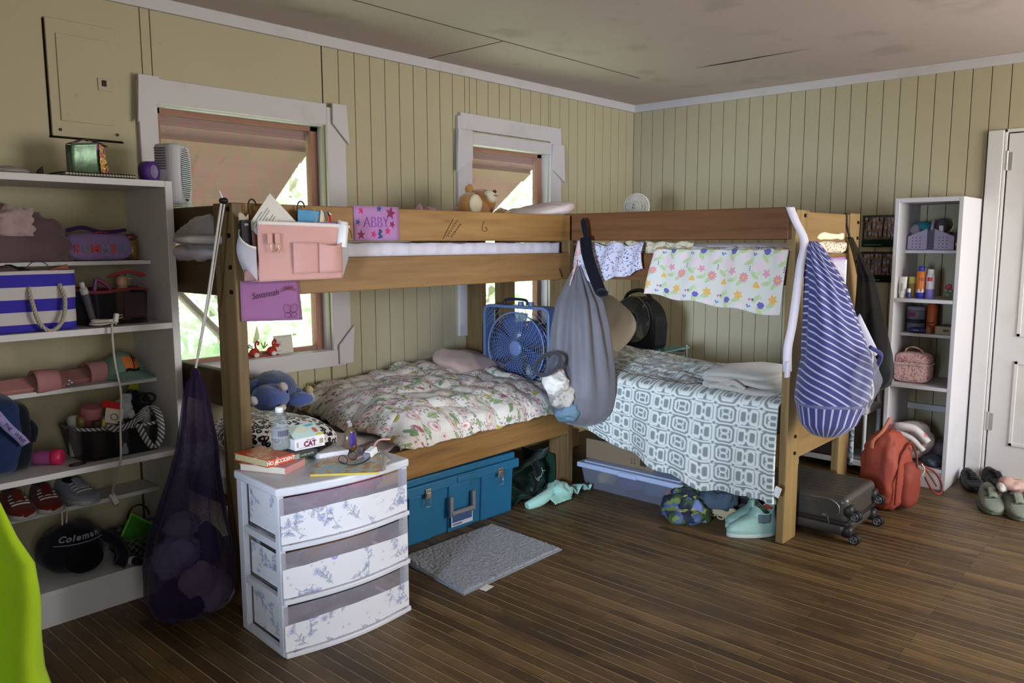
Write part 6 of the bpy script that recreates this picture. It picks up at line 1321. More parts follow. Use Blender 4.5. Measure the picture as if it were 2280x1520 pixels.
# mesh outer pocket bulging on the bed side
GM=meshm('grey_mesh','#55525c',1.0,300)
pc=Vector((-.165,.02,.24)); 
m=MB(); m.ball(pc,(.075,.085,.16),28,20,M=None,fn=lambda p,d:Vector((p.x-.12*p.z*(p.z>0)*.9+.22*p.z*(p.z<0)*-.8,p.y,p.z))); 
for i in range(len(m.v)): m.uv[i]=(m.v[i].y*1.5,m.v[i].z)
m.build('mesh_pocket',GM,t)
m=MB(); m.tube([(pc.x-.075+.055*cos(a),pc.y+.07*sin(a),pc.z+.125+.05*cos(a)) for a in [k*pi/12 for k in range(24)]],.011,8,closed=True); m.build('pocket_binding',fab('#3c3a42'),t)
m=MB(); m.tube([(.128,.115,.84),(.140,.128,.92),(.150,.135,1.02),(.155,.14,1.09)],.004,6); m.build('drawstring',fab('#4a4852'),t)
W0=Vector((-1.965,-.985,.425))
def wl(dx,dy,dz,r,amp,f,s,nm,mt,lab,cat='clothes',**k): return wad(tuple(W0+Vector((dx,dy,dz))),r,s).one(nm,mt,lab,cat,**k)
g=NG('white_print'); WP=g.out(g.mix(g.math('MULTIPLY',g.lt(g.voro(g.co(),16),.16,.03),.8),'#d6d0c6','#b9736e'),.9,.1,0,g.bump(g.noise(g.co(),30,3),.4,.01))
wl(-.175,.005,.275,(.066,.07,.075),.02,20,1,'bundled_shirt',WP,'cream shirt with a red mark inside the grey bag pocket'); wl(-.165,-.015,.19,(.064,.068,.065),.02,20,5,'bundled_shirt',M('#b5ada2',.95,.1,0,(60,.5)),'cream cloth in the middle of the grey bag pocket'); wl(-.14,-.015,.115,(.060,.06,.055),.018,22,9,'bundled_shirt',M('#67808f',.95,.1,0,(60,.5)),'blue grey cloth at the bottom of the grey bag pocket')
t=thing('wall_hook','white adhesive hook strip on the end of the golden guard rail','hook',(-1.79,-.8215,1.43)); m=MB(); m.box(-.012,-.003,0,.012,.003,.115); m.build('strip',rp('#dcdbe0'),t,bevel=.002); m=MB(); m.tube([(0,-.003,.03),(0,-.02,.02),(0,-.024,.035)],.005,8); m.build('hook',rp('#dcdbe0'),t)
t=thing('umbrella_sleeve','black fabric sleeve with looped strap hanging at the bunk corner','sleeve',(-1.845,-1.02,1.12))
BK=fab('#101119'); m=MB(); m.strip(curve_pts([(-.05,.055,.31),(-.053,.045,.24),(-.055,.015,.155),(-.058,-.03,.065),(-.06,-.06,.015)],8),(.040,-.044,.012),.020); m.build('sleeve',BK,t,bevel=.006)
m=MB(); m.tube(curve_pts([(-.05,.05,.28),(-.045,.075,.36),(-.04,.085,.395),(-.048,.066,.395),(-.054,.05,.33),(-.055,.045,.26)],6),.009,8); m.build('strap_loop',BK,t); m=MB(); m.ball((-.06,-.062,.02),(.03,.034,.024),14,10); m.build('folded_end',BK,t)
g=NG('pink_calico'); PC=g.out(g.mix(g.lt(g.voro(g.co(),95),.30,.04),'#d3b3ae','#9c6a68'),.9,.1,0,g.bump(g.noise(g.co(),30,3),.4,.01))
m=MB(); m.grid(lambda u,v:(-1.835-.135*v+.03*u*(1+2.2*v)+.008*sin(u*9+v*5),-.855-.02*v-.025*abs(sin(u*5+v*3))*(.4+v),1.34-.235*v-.03*u*v+.012*nz(u*6,v*6)),20,30); m.one('calico_scarf',PC,'pink flowered cloth hanging behind the grey laundry bag','cloth',solid=.008)
m=MB(); m.tube(curve_pts([(-1.808,-.848,1.42),(-1.815,-.862,1.38),(-1.828,-.865,1.335)],6),[.008,.009,.010,.011,.012,.014,.015,.016,.017,.018,.018,.019,.02],8); m.one('calico_knot',PC,'knotted top of the pink flowered cloth by the white hook','knot')
# ================================================================ black fan on teal glass table, wall side of the corner bunk
t=thing('side_table','small teal glass table on a thin metal stand beyond the corner bunk','side table',(-.74,-.60,0))
TG=M('#6fa3a0',.15,.6,alpha=.75); m=MB(); m.box(-.19,-.24,.692,.19,.24,.702); m.build('glass_top',TG,t,bevel=.002); m=MB(); m.box(-.17,-.22,.640,.17,.22,.646); m.build('lower_shelf',TG,t)
for x in (-.175,.175):
    for y in (-.225,.225): m=MB(); m.cyl((x,y,0),(x,y,.715),.007,n=8); m.build('leg',M('#8d949a',.35,.6,.6),t)
m=MB(); m.tube([(-.175,-.225,.67),(.175,-.225,.67),(.175,.225,.67),(-.175,.225,.67)],.005,6,closed=True); m.build('stand_rail',M('#8d949a',.35,.6,.6),t)
t=thing('floor_fan','black round-shouldered fan with swirl grille on the teal table','fan',(-.74,-.555,.703),R(-12))
BF=M('#17171a',.45,.4); HM=Matrix(((0,0,-1,0),(-1,0,0,0),(0,1,0,0),(0,0,0,1)))
def arch(h,w,n=18): return [(-w*.96,0),(w*.96,0)]+[(w*1.02*cos(a)**1 if True else 0,h-.205+.205*sin(a)) for a in [k*pi/n for k in range(n+1)]]
out=[(-.20,0),(.20,0),(.212,.17)]+[(.205*cos(a),.17+.165*sin(a)) for a in [k*pi/18 for k in range(19)]]+[(-.212,.17)]
cc=[(.165*cos(a),.185+.165*sin(a)) for a in [k*pi/24 for k in range(48)]]
m=MB(); # shell: side wall plus front plate with a round opening
nn=48
def outer_at(a):   # radial cast from fan centre to outline
    dx,dy=cos(a),sin(a); best=9
    P=out; 
    for i in range(len(P)):
        (x1,y1),(x2,y2)=P[i],P[(i+1)%len(P)]; y1-=.185;y2-=.185
        den=dx*(y2-y1)-dy*(x2-x1)
        if abs(den)<1e-9: continue
        tt=(x1*(y2-y1)-y1*(x2-x1))/den; ss=(x1*dy-y1*dx)/den
        if tt>0 and -1e-6<=ss<=1+1e-6: best=min(best,tt)
    return best
A=[k*2*pi/nn for k in range(nn)]
O=[(outer_at(a)*cos(a),.185+outer_at(a)*sin(a)) for a in A]; I=[(.148*cos(a),.185+.148*sin(a)) for a in A]
ring_prism(O,I,-.055,.05,HM,m); m.build('housing',BF,t,bevel=.004)
m=MB(); m.tube([HM@Vector((.152*cos(a),.185+.152*sin(a),.054)) for a in A],.004,6,closed=True); m.tube([HM@Vector((.045*cos(a),.185+.045*sin(a),.058)) for a in A],.003,6,closed=True); m.build('grille_ring',M('#77787e',.4,.5),t)
m=MB()
for k in range(60):
    a=k*pi/30; m.tube([HM@Vector((r*cos(a+1.1*(1-(r-.045)/.105)),.185+r*sin(a+1.1*(1-(r-.045)/.105)),.056)) for r in (.045,.07,.095,.12,.150)],.0019,4)
m.build('swirl_grille',M('#85868c',.4,.5),t)
m=MB(); m.cyl(HM@Vector((0,.185,-.05)),HM@Vector((0,.185,.056)),.042,n=24); m.build('hub',sp('#1d1d20'),t)
m=MB()
for k in range(5):
    a0=k*2*pi/5; m.grid(lambda u,v:HM@Vector(((.03+.11*v)*cos(a0+u*.9),.185+(.03+.11*v)*sin(a0+u*.9),-.01+.03*u)),6,5)
m.build('blades',sp('#0f0f11'),t,solid=.002)
m=MB(); m.tube(curve_pts([HM@Vector((-.14,.295,0)),HM@Vector((-.10,.352,0)),HM@Vector((-.0,.378,0)),HM@Vector((.07,.362,0)),HM@Vector((.115,.32,0))],6),.013,8); m.build('carry_handle',BF,t)
m=MB()
for k in range(9): a=.15+k*.085; m.cyl(HM@Vector((.182*cos(a),.175+.175*sin(a),.049)),HM@Vector((.182*cos(a),.175+.175*sin(a),.0525)),.003,n=6)
m.build('vent_dots',M('#77787c',.5),t)
m=MB(); m.box(-.07,-.16,-.004,.07,.16,.006); m.build('foot',BF,t)
# small white clip fan on the far rail of the corner bunk
t=thing('clip_fan','small white round fan peeking above the red-brown guard rail','fan',(-1.0,-.69,1.548),R(18))
WF=rp('#d0cdc3'); CM=Matrix(((0,0,-1,0),(-1,0,0,0),(0,1,0,.075),(0,0,0,1))); m=MB()
for r,z in ((.078,.0),(.070,.022),(.056,.036),(.038,.044),(.02,.048)): m.tube([CM@Vector((r*cos(a),r*sin(a),z)) for a in [k*pi/20 for k in range(40)]],.0022,5,closed=True)
for k in range(44): a=k*pi/22; m.tube([CM@Vector((r*cos(a),r*sin(a),z)) for r,z in ((.078,-.03),(.078,.0),(.070,.022),(.056,.036),(.02,.048))],.0013,4)
m.build('grille',WF,t)
m=MB(); m.lathe([(.075,-.045),(.080,-.03),(.080,-.026)],CM,28); m.build('back_shell',WF,t); m=MB(); m.tube([CM@Vector((.079*cos(a),.079*sin(a),-.012)) for a in [k*pi/20 for k in range(40)]],.006,6,closed=True); m.build('rim',WF,t)
m=MB(); m.ball(CM@Vector((0,0,-.01)),(.02,.03,.03),14,10); m.build('hub',M('#bdb7a5',.5),t)
for k in range(3): a0=k*2.09; m=MB(); m.grid(lambda u,v:CM@Vector(((.02+.045*v)*cos(a0+u),(.02+.045*v)*sin(a0+u),-.01+.015*u)),5,4); m.build('blade',M('#c6c1b2',.4),t,solid=.0015)
m=MB(); m.box(.035,-.055,-.0,.06,-.0,.075); m.build('clip_base',WF,t,bevel=.006)
# ================================================================ striped laundry bag on the corner post
t=thing('laundry_bag','navy and white striped laundry bag hanging on the front post of the corner bunk','laundry bag',(-1.785,-2.225,.545))
g=NG('navy_stripes'); c=g.co('UV'); s=g.sep(c); wv=g.math('ADD',s[1],g.math('MULTIPLY',g.noise(c,3,2),.012)); f=g.math('GREATER_THAN',g.math('SINE',g.math('MULTIPLY',wv,2*pi/.034)),.70)
NB='#3c3f70'; NAVS=g.out(g.mix(f,g.mix(g.noise(g.co(),40,2),NB,'#474a7c'),'#acaec4'),.8,.15,0,g.bump(g.noise(g.co(),20,3,.55,.3),.35,.01),sheen=.15)
ZT=.86
def sb(u,v):
    z=ZT*(1-v); a=2*pi*u
    r=interp(v,[0,.03,.08,.2,.35,.5,.65,.8,.92,.98,1.0],[.018,.036,.052,.080,.108,.140,.170,.172,.136,.08,.02])
    cx=interp(v,[0,.12,.3,.6,1],[.02,.0,.01,.03,-.01]); cy=interp(v,[0,.2,.6,1],[.110,.045,-.015,.0])
    fold=1+.13*max(0,1-v*1.5)*sin(a*10)+.045*sin(a*4+v*3)+.03*nz(cos(a)*2,sin(a)*2,v*4+7)
    return Vector((cx+1.04*r*fold*cos(a),cy+.9*r*fold*sin(a)-.0,z))
def suv(u,v):
    L=v*.95; k=-.10*cos(2*pi*u+.84)   # stripes run slightly down towards the room
    return (u*.9,L+k) if v<.82 else (u*.9,u*.95)
m=MB(); m.grid(sb,100,62,wrap=True,uvf=suv); m.build('bag_body',NAVS,t)
m=MB(); m.strip(curve_pts([(-.035,.195,1.01),(-.03,.17,.95),(-.02,.13,.86),(-.075,.12,.76),(-.115,.115,.64),(-.15,.115,.50),(-.175,.12,.40),(-.18,.115,.30)],8),(.03,-.026,.0),.003); m.build('white_strap',M('#c3c0cc',.85,.1),t)
m=MB(); m.box(-.198,.108,.275,-.162,.122,.345); m.build('strap_end',M('#c3c0cc',.85,.1),t,bevel=.003)
WM2=meshm('white_mesh_pocket','#a9a8b6',1.0,300); q0=Vector((-.046,-.143,.275))
def pocket(u,v):
    a=2*pi*u; r=sin(pi*min(.97,.06+.9*v))**.7; zz=.165*(1-2*v)
    k=1+.22*nz(cos(a)*2.2,sin(a)*2.2,v*5)+.10*sin(a*6+v*6); return q0+Vector((.075*r*k*cos(a)+.16*zz*.3+.03*(1-v),.062*r*k*sin(a)-.01,.8*zz+.02*sin(a*2)))
m=MB(); m.grid(pocket,36,24,wrap=True,uvf=lambda u,v:(u*.4,v*.3)); m.build('mesh_pocket',WM2,t)
m=MB(); m.tube(curve_pts([q0+Vector((-.045,-.05,.15)),q0+Vector((.02,-.075,.11)),q0+Vector((.085,-.03,.03)),q0+Vector((.11,.0,-.03))],6),.009,8); m.build('pocket_piping',fab(NB),t)
m=MB(); m.grid(lambda u,v:Vector((.055+.055*v+.02*u,-.06-.07*v-.03*u,.55-.17*v-.02*sin(u*3))),8,10); m.build('white_lining',M('#bfbfce',.85,.1),t,solid=.004)
m=MB(); m.tube(curve_pts([(.085,-.125,.40),(.102,-.140,.375),(.095,-.145,.335),(.085,-.140,.30),(.102,-.145,.26),(.112,-.150,.21),(.098,-.150,.175),(.085,-.145,.20),(.090,-.14,.245)],6),.005,6); m.build('drawcord',rp('#cfcdd6'),t)
for z in (.305,.235): m=MB(); m.obox((.093,-.146,z),(.03,.012,.010),(0,R(8),0)); m.build('cord_toggle',rp('#dcdce0'),t,bevel=.003)
m=MB(); m.grid(lambda u,v:Vector((.035+.05*u,.03-.05*u,.78-.20*v)),6,8); m.build('lace_edge',M('#c7c4ce',.9,.1,0,(120,.8)),t,solid=.004)
# black mesh bag hanging from the rear post
t=thing('mesh_bag','black mesh bag with dark green bundle hanging from the rear post','mesh bag',(-1.00,-2.165,.625))
ZT=.80; BM2=meshm('black_mesh_fine','#0b0b0c',.36,400)
def mb_(u,v):
    z=ZT*(1-v); a=2*pi*u; r=interp(v,[0,.1,.3,.55,.75,.88,.96,1],[.015,.022,.05,.085,.112,.115,.09,.02]); f=1+.10*sin(a*7)*(1-v)+.05*nz(cos(a)*2,sin(a)*2,v*3)
    cx=interp(v,[0,.3,1],[-.155,-.09,.03]); cy=interp(v,[0,.25,1],[.10,.03,.0]); return Vector((cx+r*f*cos(a),cy+r*f*.85*sin(a),z))
m=MB(); m.grid(mb_,60,40,wrap=True,uvf=lambda u,v:(u*.7,v*.8)); m.build('mesh_body',BM2,t)
m=MB(); m.tube([(-.155,.10,.79),(-.165,.115,.86),(-.17,.118,.92)],.006,6); m.build('drawstring',sp('#0d0d0d'),t)
lump((-.975,-2.165,.715),(.085,.07,.08),.012,14,3,28).one('green_bundle',M('#0f3a3d',.9,.1,0,(80,.5)),'dark teal green bundle at the bottom of the black mesh bag','clothes')
lump((-1.03,-2.16,.92),(.062,.055,.14),.016,14,8,28).one('black_clothes',M('#0d0c0d',.95,.1,0,(80,.5)),'black clothes filling the upper black mesh bag','clothes')
m=MB(); m.tube([(-.93,-2.20,.64),(-.935,-2.205,.40),(-.94,-2.205,.335)],.0032,6); m.one('hanging_cord',sp('#26221e'),'thin dark cord hanging from the black mesh bag','cord')
# ================================================================ group photographs on the right wall
def mat_photo(name,top,low,seed,darken):
    g=NG(name); c=g.co('UV'); s=g.sep(c)
    v=g.map(c,(8.5,4.2,1),(seed,seed*.37,0)); f=g.voro(v,1,rand=.45); i=g.sep(g.voro(v,1,out='Color',rand=.45)); p=g.sep(v); q=g.sep(g.voro(v,1,out='Position',rand=.45)); dy=g.math('SUBTRACT',p[1],q[1]); dx=g.math('ABSOLUTE',g.math('SUBTRACT',p[0],q[0]))
    body=g.math('LESS_THAN',dx,.36); shirt=g.ramp(i[0],[(0,'#a9a5b8'),(.35,'#8f8ba6'),(.6,'#b7b3c4'),(.85,'#4d6a86')],'CONSTANT'); skin=g.ramp(i[1],[(0,'#a87f68'),(.5,'#8f6a55'),(.8,'#b58f79')],'CONSTANT')
    col=g.mix(body,'#2d2424',shirt); col=g.mix(g.math('MULTIPLY',body,g.math('LESS_THAN',dy,-.22)),col,skin)
    head=g.math('LESS_THAN',g.math('SQRT',g.math('ADD',g.math('POWER',dx,2),g.math('POWER',g.math('SUBTRACT',dy,.32),2))),.17); hair=g.math('LESS_THAN',g.math('SQRT',g.math('ADD',g.math('POWER',dx,2),g.math('POWER',g.math('SUBTRACT',dy,.36),2))),.24)
    col=g.mix(hair,col,'#3c2a20'); col=g.mix(head,col,skin)
    col=g.mix(g.math('GREATER_THAN',s[1],.93),col,top); col=g.mix(g.math('LESS_THAN',s[1],.24),col,low); col=g.mix(darken,col,'#1a1416')
    return g.out(col,.35,.4)
for k,(z0,z1,mt,lb_) in enumerate(((1.368,1.566,mat_photo('group_photo_upper','#3d4338','#143c33',1.3,.0),'upper group photograph with dark green band on the right wall'),(1.147,1.338,mat_photo('group_photo_lower','#241c20','#1b1e20',4.1,.22),'lower darker group photograph on the right wall'))):
    t=thing('group_photo',lb_,'photo',(-.004,-1.84,z0)); m=MB(); m.grid(lambda u,v:(-.001,.10-.22*u,(z1-z0)*v),2,2,uvf=lambda u,v:(u*1.12,v)); m.build('print',mt,t,solid=.0012)
    m=MB(); m.box(-.0025,-.02,.012,-.0018,.085,.016); m.build('caption_line',M('#8a958c',.6),t)
# white rack with patterned fabric behind the corner bunk
t=thing('storage_rack','white tubular rack with grey patterned fabric behind the corner bunk','rack',(-.42,-1.80,0))
RW=rp('#c5c8cc'); 
for x,y in ((.0,-.15),(.25,-.15),(.0,.25),(.25,.25)): m=MB(); m.cyl((x,y,0),(x,y,.62),.012,n=10); m.build('pole',RW,t)
for z in (.06,.38): m=MB(); m.box(-.015,-.165,z,.27,.265,z+.035); m.build('shelf',RW,t,bevel=.004)
m=MB(); m.obox((.0,-.11,.40),(.03,.07,.05)); m.build('joint_bracket',RW,t,bevel=.004)
g=NG('grey_damask'); GD=g.out(g.mix(g.lt(g.noise(g.co(),34,4,.6),.5,.04),'#a9adb4','#5e636c'),.85,.1)
m=MB(); m.grid(lambda u,v:(-.02-.01*sin(u*6),-.10+.055*u,.06+.46*v),6,10); m.build('fabric_strip',GD,t,solid=.003)
m=MB(); m.box(-.02,-.02,.095,.24,.22,.37); m.build('dark_bin',M('#3c3433',.8,.2),t,bevel=.01)
# ================================================================ suitcase and orange backpack
t=thing('suitcase','dark grey hard-shell suitcase with wheels lying half under the corner bunk','suitcase',(-1.40,-2.0,0))
SH=M('#4b4843',.32,.5,.35,(300,.08)); SD=M('#1a1a19',.45,.4)
def shell(z0,z1,name):
    m=MB(); m.box(-.20,-.27,z0,.20,.33,z1); o=m.build(name,SH,t,bevel=.030,seg=5); return o
shell(.030,.098,'lower_shell'); shell(.088,.222,'upper_shell')
m=MB(); m.box(-.202,-.272,.082,.202,.332,.104); m.build('zip_band',SD,t,bevel=.008,seg=3)
for k in range(7): m=MB(); m.tube([(-.14+.047*k,-.24,.221),(-.14+.047*k,.30,.221)],.004,6); m.build('ridge',SH,t)
for z in (.150,.172,.194): m=MB(); m.tube([(-.2,-.20,z),(-.2,.30,z)],.003,6); m.build('side_ridge',SH,t)
for x,z,zz in ((-.165,.155,.135),(.165,.155,.135),(-.165,.055,.022),(.165,.055,.022)):
    m=MB(); m.ball((x,-.262,z),(.034,.030,.030),18,12,e=.7); m.build('wheel_housing',SD,t)
    z2=zz if zz>.1 else .024
    w=MB(); w.cyl((x-.017,-.298,z2),(x+.013,-.302,z2),.024,n=22); wh=w.build('wheel',sp('#101010'),t)
    w=MB(); w.cyl((x-.0185,-.298,z2),(x-.0165,-.298,z2),.018,n=20); w.build('hub_cap',M('#3a3a3c',.4,.5),wh)
    w=MB()
    for k in range(3): a=k*2.094+.5; w.obox((x-.0195,-.298+.009*cos(a),z2+.009*sin(a)),(.002,.018,.006),(a,0,0))
    w.tube([(x-.0195,-.298+.0165*cos(a),z2+.0165*sin(a)) for a in [k*pi/10 for k in range(20)]],.0016,5,closed=True); w.build('spokes',M('#a6a8aa',.3,.7,.8),wh)
m=MB(); m.tube(curve_pts([(-.203,-.10,.20),(-.204,-.18,.205),(-.203,-.225,.185),(-.203,-.235,.15),(-.201,-.225,.13)],6),.003,6); m.build('corner_trim',M('#8d8d88',.3,.7,.8),t)
m=MB(); m.tube([(-.199,-.18,.120),(-.205,-.185,.105),(-.204,-.19,.085)],.0035,6); m.build('zip_pull',M('#4a4a48',.3,.6,.7),t)
m=MB(); m.obox((-.199,-.165,.122),(.004,.02,.010)); m.build('zip_slider',M('#9a9a98',.3,.7,.8),t)
t=thing('backpack','burnt orange nylon backpack standing between suitcase and narrow bookcase','backpack',(-.90,-2.235,0),R(-14))
OR=M('#8e4132',.6,.25,0,(26,.6)); ORD=M('#7c3529',.6,.25,0,(30,.5))
def bp_(p,d):
    k=1-.20*max(0,p.z/.21)**2; q=Vector((p.x*k*(1+.0),p.y*k,p.z)); q+=d*(.016*nz(p.x*14,p.y*14,p.z*12)+.009*nz(p.x*36,p.y*36,p.z*26)-.010*abs(nz(p.x*9+4,p.y*9,p.z*22))); q.z=max(q.z,-.20); return q
MB().ball((-.015,0,.205),(.130,.105,.215),48,32,fn=bp_,e=.62).build('body',OR,t)
m=MB(); m.ball((.035,-.075,.135),(.075,.062,.125),30,20,e=.65,fn=lambda p,d:p+d*(.008*nz(p.x*20,p.y*20,p.z*20))); m.build('front_pocket',ORD,t)
m=MB(); m.tube(curve_pts([(-.09,-.10,.05),(-.10,-.108,.18),(-.06,-.10,.30),(.03,-.095,.36),(.09,-.07,.33)],6),.006,6); m.build('piping',ORD,t)
m=MB(); m.tube(curve_pts([(.02,-.108,.36),(.05,-.118,.30),(.06,-.125,.2),(.065,-.13,.05)],6),.0055,6); m.build('zip_seam',M('#6e2f26',.6),t)
m=MB(); m.tube(curve_pts([(.10,-.125,.235),(.165,-.155,.20),(.235,-.16,.13),(.245,-.16,.075),(.21,-.155,.07),(.165,-.15,.10),(.12,-.135,.17)],6),.0055,6); m.build('strap_loop',ORD,t)
m=MB(); m.tube(curve_pts([(.09,-.125,.25),(.15,-.15,.17),(.20,-.155,.115)],5),.005,6); m.build('strap',ORD,t)
m=MB(); m.strip(curve_pts([(-.135,.02,.33),(-.155,0,.38),(-.125,-.03,.43),(-.075,-.04,.50)],5),(.018,-.012,.0),.005); m.build('top_strap',M('#a4624f',.7),t)
m=MB(); m.tube(curve_pts([(-.06,-.02,.41),(-.03,-.03,.425),(0,-.02,.41)],4),.005,6); m.build('grab_loop',ORD,t)
m=MB(); m.tube(curve_pts([(.085,-.130,.25),(.09,-.145,.22),(.08,-.14,.19)],4),.004,6); m.build('zip_pull',M('#c9a79c',.5),t)
# ================================================================ narrow bookcase on the right and its contents
bc2=thing('bookcase','tall narrow white bookcase against the right wall beside the door','bookcase',(-.21,-2.22,0))
YL,YR=-2.052,-2.402
MB().box(-.42,YL-.024,0,-.004,YL,1.645).bw('side_panel',SHELFW,bc2,bevel=.003); MB().box(-.42,YR,0,-.004,YR+.024,1.645).bw('side_panel',SHELFW,bc2,bevel=.003)
MB().box(-.42,YR+.024,1.62,-.004,YL-.024,1.645).bw('top',SHELFW,bc2,bevel=.002)
for z,xf,th in ((1.352,-.27,.018),(1.078,-.42,.02),(.868,-.27,.018),(.585,-.42,.02),(.118,-.42,.02)): MB().box(xf,YR+.024,z-th,-.014,YL-.024,z).bw('shelf',SHELFW,bc2,bevel=.002)
MB().box(-.415,YR+.024,0,-.395,YL-.024,.098).bw('kick_board',SHELFW,bc2,bevel=.002); MB().box(-.03,YR+.024,.375,-.014,YL-.024,.41).bw('back_rail',SHELFW,bc2)
m=MB(); m.add([(-.10,-2.15,1.646),(-.10,-2.21,1.646),(-.14,-2.22,1.646),(-.10,-2.16,1.68)],[(0,1,3),(1,2,3),(0,3,2),(0,2,1)]); m.one('folded_paper',PAPW,'small folded white paper on top of the narrow bookcase','paper')
# lilac divided caddy
t=thing('utensil_caddy','lilac divided plastic caddy on the top shelf of the narrow bookcase','caddy',(-.17,-2.205,1.352),R(-90))
LC=rp('#9d93ad')
def cwall(x0,x1,y):
    m=MB(); n=6
    def top(x): return .075+.055*(1-abs(x)/.13) 
    m.add([(x0,y,0),(x1,y,0),(x1,y,top(x1)),(x0,y,top(x0))]+[(x0,y+.003,0),(x1,y+.003,0),(x1,y+.003,top(x1)),(x0,y+.003,top(x0))],[(0,1,2,3),(7,6,5,4),(0,4,5,1),(1,5,6,2),(2,6,7,3),(3,7,4,0)]); return m
for a,b in ((-.125,-.022),(.022,.125)): cwall(a,b,-.085).build('front_wall',LC,t); cwall(a,b,.082).build('back_wall',LC,t)
for x in (-.125,.122,-.022,.019): m=MB(); m.box(x,-.085,0,x+.003,.085,.075+.055*(1-abs(x)/.13)); m.build('side_wall',LC,t)
m=MB(); m.box(-.125,-.085,0,.125,.085,.003); m.build('bottom',LC,t)
m=MB(); m.tube(curve_pts([(0,-.07,.115),(0,-.04,.165),(0,.04,.165),(0,.07,.115)],6),.009,8); m.build('handle',LC,t); m=MB(); m.box(-.022,-.06,.0,.022,-.056,.118); m.build('centre_wall',M('#5d5668',.5),t)
m=MB()
for x0 in (-.095,.045):
    for i in range(4):
        for j in range(3): m.cyl((x0+.02*j,-.0856,.018+.018*i),(x0+.02*j,-.0846,.018+.018*i),.0032,n=8)
m.build('wall_holes',M('#3c3644',.8),t)
def at2(dx,dy,dz): return (-.17+dy,-2.205-dx,1.352+dz)
lump(at2(-.06,.0,.13),(.03,.05,.035),.012,26,2,24).one('teal_bottle_cap',M('#24707a',.5,.4),'teal rounded item in the lilac caddy','item'); lump(at2(.03,.02,.14),(.03,.035,.04),.01,26,6,24).one('dark_pouch',M('#554a52',.8),'dusky pouch behind the handle of the lilac caddy','pouch')
lump(at2(-.10,-.02,.115),(.02,.03,.035),.008,26,6,20).one('grey_wipe_pack',M('#8c8690',.7),'grey crinkled packet at the left of the lilac caddy','packet')
m=MB(); m.box(-.011,-.011,0,.011,.011,.055,T(at2(.045,-.05,.085),(0,0,0))); m.one('white_tube',rp('#c9c7cd'),'white square bottle standing in the lilac caddy','bottle',bevel=.002)
t=thing('brush','black brush with white tip leaning in the right end of the lilac caddy','brush',at2(.075,-.04,.06),(R(22),0,0)); m=MB(); m.cyl((0,0,0),(0,0,.05),.010,.006,12); m.build('head',sp('#17151a'),t); m=MB(); m.cyl((0,0,.05),(0,0,.085),.005,.004,10); m.build('tip',rp('#d6d3d0'),t)
t=thing('small_jar','small red jar with yellow lid at the right of the lilac caddy','jar',(-.25,-2.35,1.352)); MB().lathe([(.013,0),(.016,.003),(.016,.022),(.014,.025)],None,16).build('jar',M('#a33a34',.4),t); MB().lathe([(.016,.025),(.017,.026),(.017,.042),(.013,.045)],None,16).build('lid',M('#c2a23e',.5),t)
# second shelf bottles
def can(name,label,loc,parts,cat='bottle',rot=(0,0,0),n=22):
    t=thing(name,label,cat,loc,rot)
    for nm,mt,pr in parts: MB().lathe(pr,None,n).build(nm,mt,t)
    return t
Z2=1.0785
t=thing('lotion_tube','white lotion tube standing at the left end of the second shelf','tube',(-.36,-2.10,Z2))
MB().lathe([(.016,0),(.017,.002),(.017,.022),(.014,.024)],None,18).build('cap',rp('#dcdcd8'),t)
MB().lathe([(.019,.022),(.021,.03),(.020,.08),(.021,.122)],None,22,fn=lambda p,a,z:(p[0]*(1-.75*max(0,(z-.05)/.075)),p[1]*(1+.15*max(0,(z-.05)/.075)),z)).build('tube',rp('#d6d5d0'),t)
m=MB(); m.box(-.0215,-.006,.04,-.0205,.006,.085,T((0,0,0),(0,0,.0))); m.build('grey_print',M('#a5a59d',.6),t)
SC=rp('#c56a2a')
can('spray_can','tan can with pale yellow cap on the second shelf',(-.30,-2.135,Z2),[('body',M('#a98a55',.4,.5),[(.019,0),(.0195,.002),(.0195,.078),(.017,.082)]),('cap',rp('#d8d06a'),[(.0185,.082),(.019,.083),(.019,.118),(.016,.121)])])
can('stick_tube','small blue tube with white cap in front of the tan can',(-.375,-2.14,Z2),[('body',rp('#3a4c96'),[(.008,0),(.0085,.002),(.0085,.034)]),('cap',rp('#d6d5d8'),[(.0085,.034),(.0088,.036),(.0088,.054),(.007,.056)])],'tube')
t=can('sunscreen_can','orange sunscreen spray can with blue cap on the second shelf',(-.33,-2.188,Z2),[('base_band',rp('#2f35a0'),[(.022,0),(.0235,.003),(.0235,.036)]),('body',rp('#d07326'),[(.0233,.036),(.0235,.037),(.0235,.142),(.017,.155)]),('cap',rp('#2b2f92'),[(.0175,.155),(.018,.156),(.018,.178),(.015,.183)])])
m=MB(); m.grid(lambda u,v:(-.0240*cos((u-.5)*2.0),.0240*sin((u-.5)*2.0),.034+.012*v*(1+sin(u*14))),16,3); m.build('white_wave',rp('#d9d9e2'),t); m=MB(); m.grid(lambda u,v:(-.0241*cos((u-.1)*1.0),.0241*sin((u-.1)*1.0)*-1,.10+.018*v),6,3); m.build('red_mark',rp('#a83225'),t)
t=can('spray_can','white and lavender spray can beside the orange sunscreen',(-.33,-2.238,Z2),[('base_band',rp('#7f72b8'),[(.021,0),(.0225,.003),(.0225,.055)]),('body',rp('#cfcbd6'),[(.0223,.055),(.0225,.056),(.0225,.128),(.017,.142)]),('cap',rp('#dcdadf'),[(.017,.142),(.0175,.143),(.0175,.162),(.014,.167)])])
m=MB(); m.grid(lambda u,v:(-.0230*cos((u-.45)*1.2),-.0230*sin((u-.45)*1.2),.10+.022*v),6,3); m.build('red_emblem',rp('#c0392f'),t)
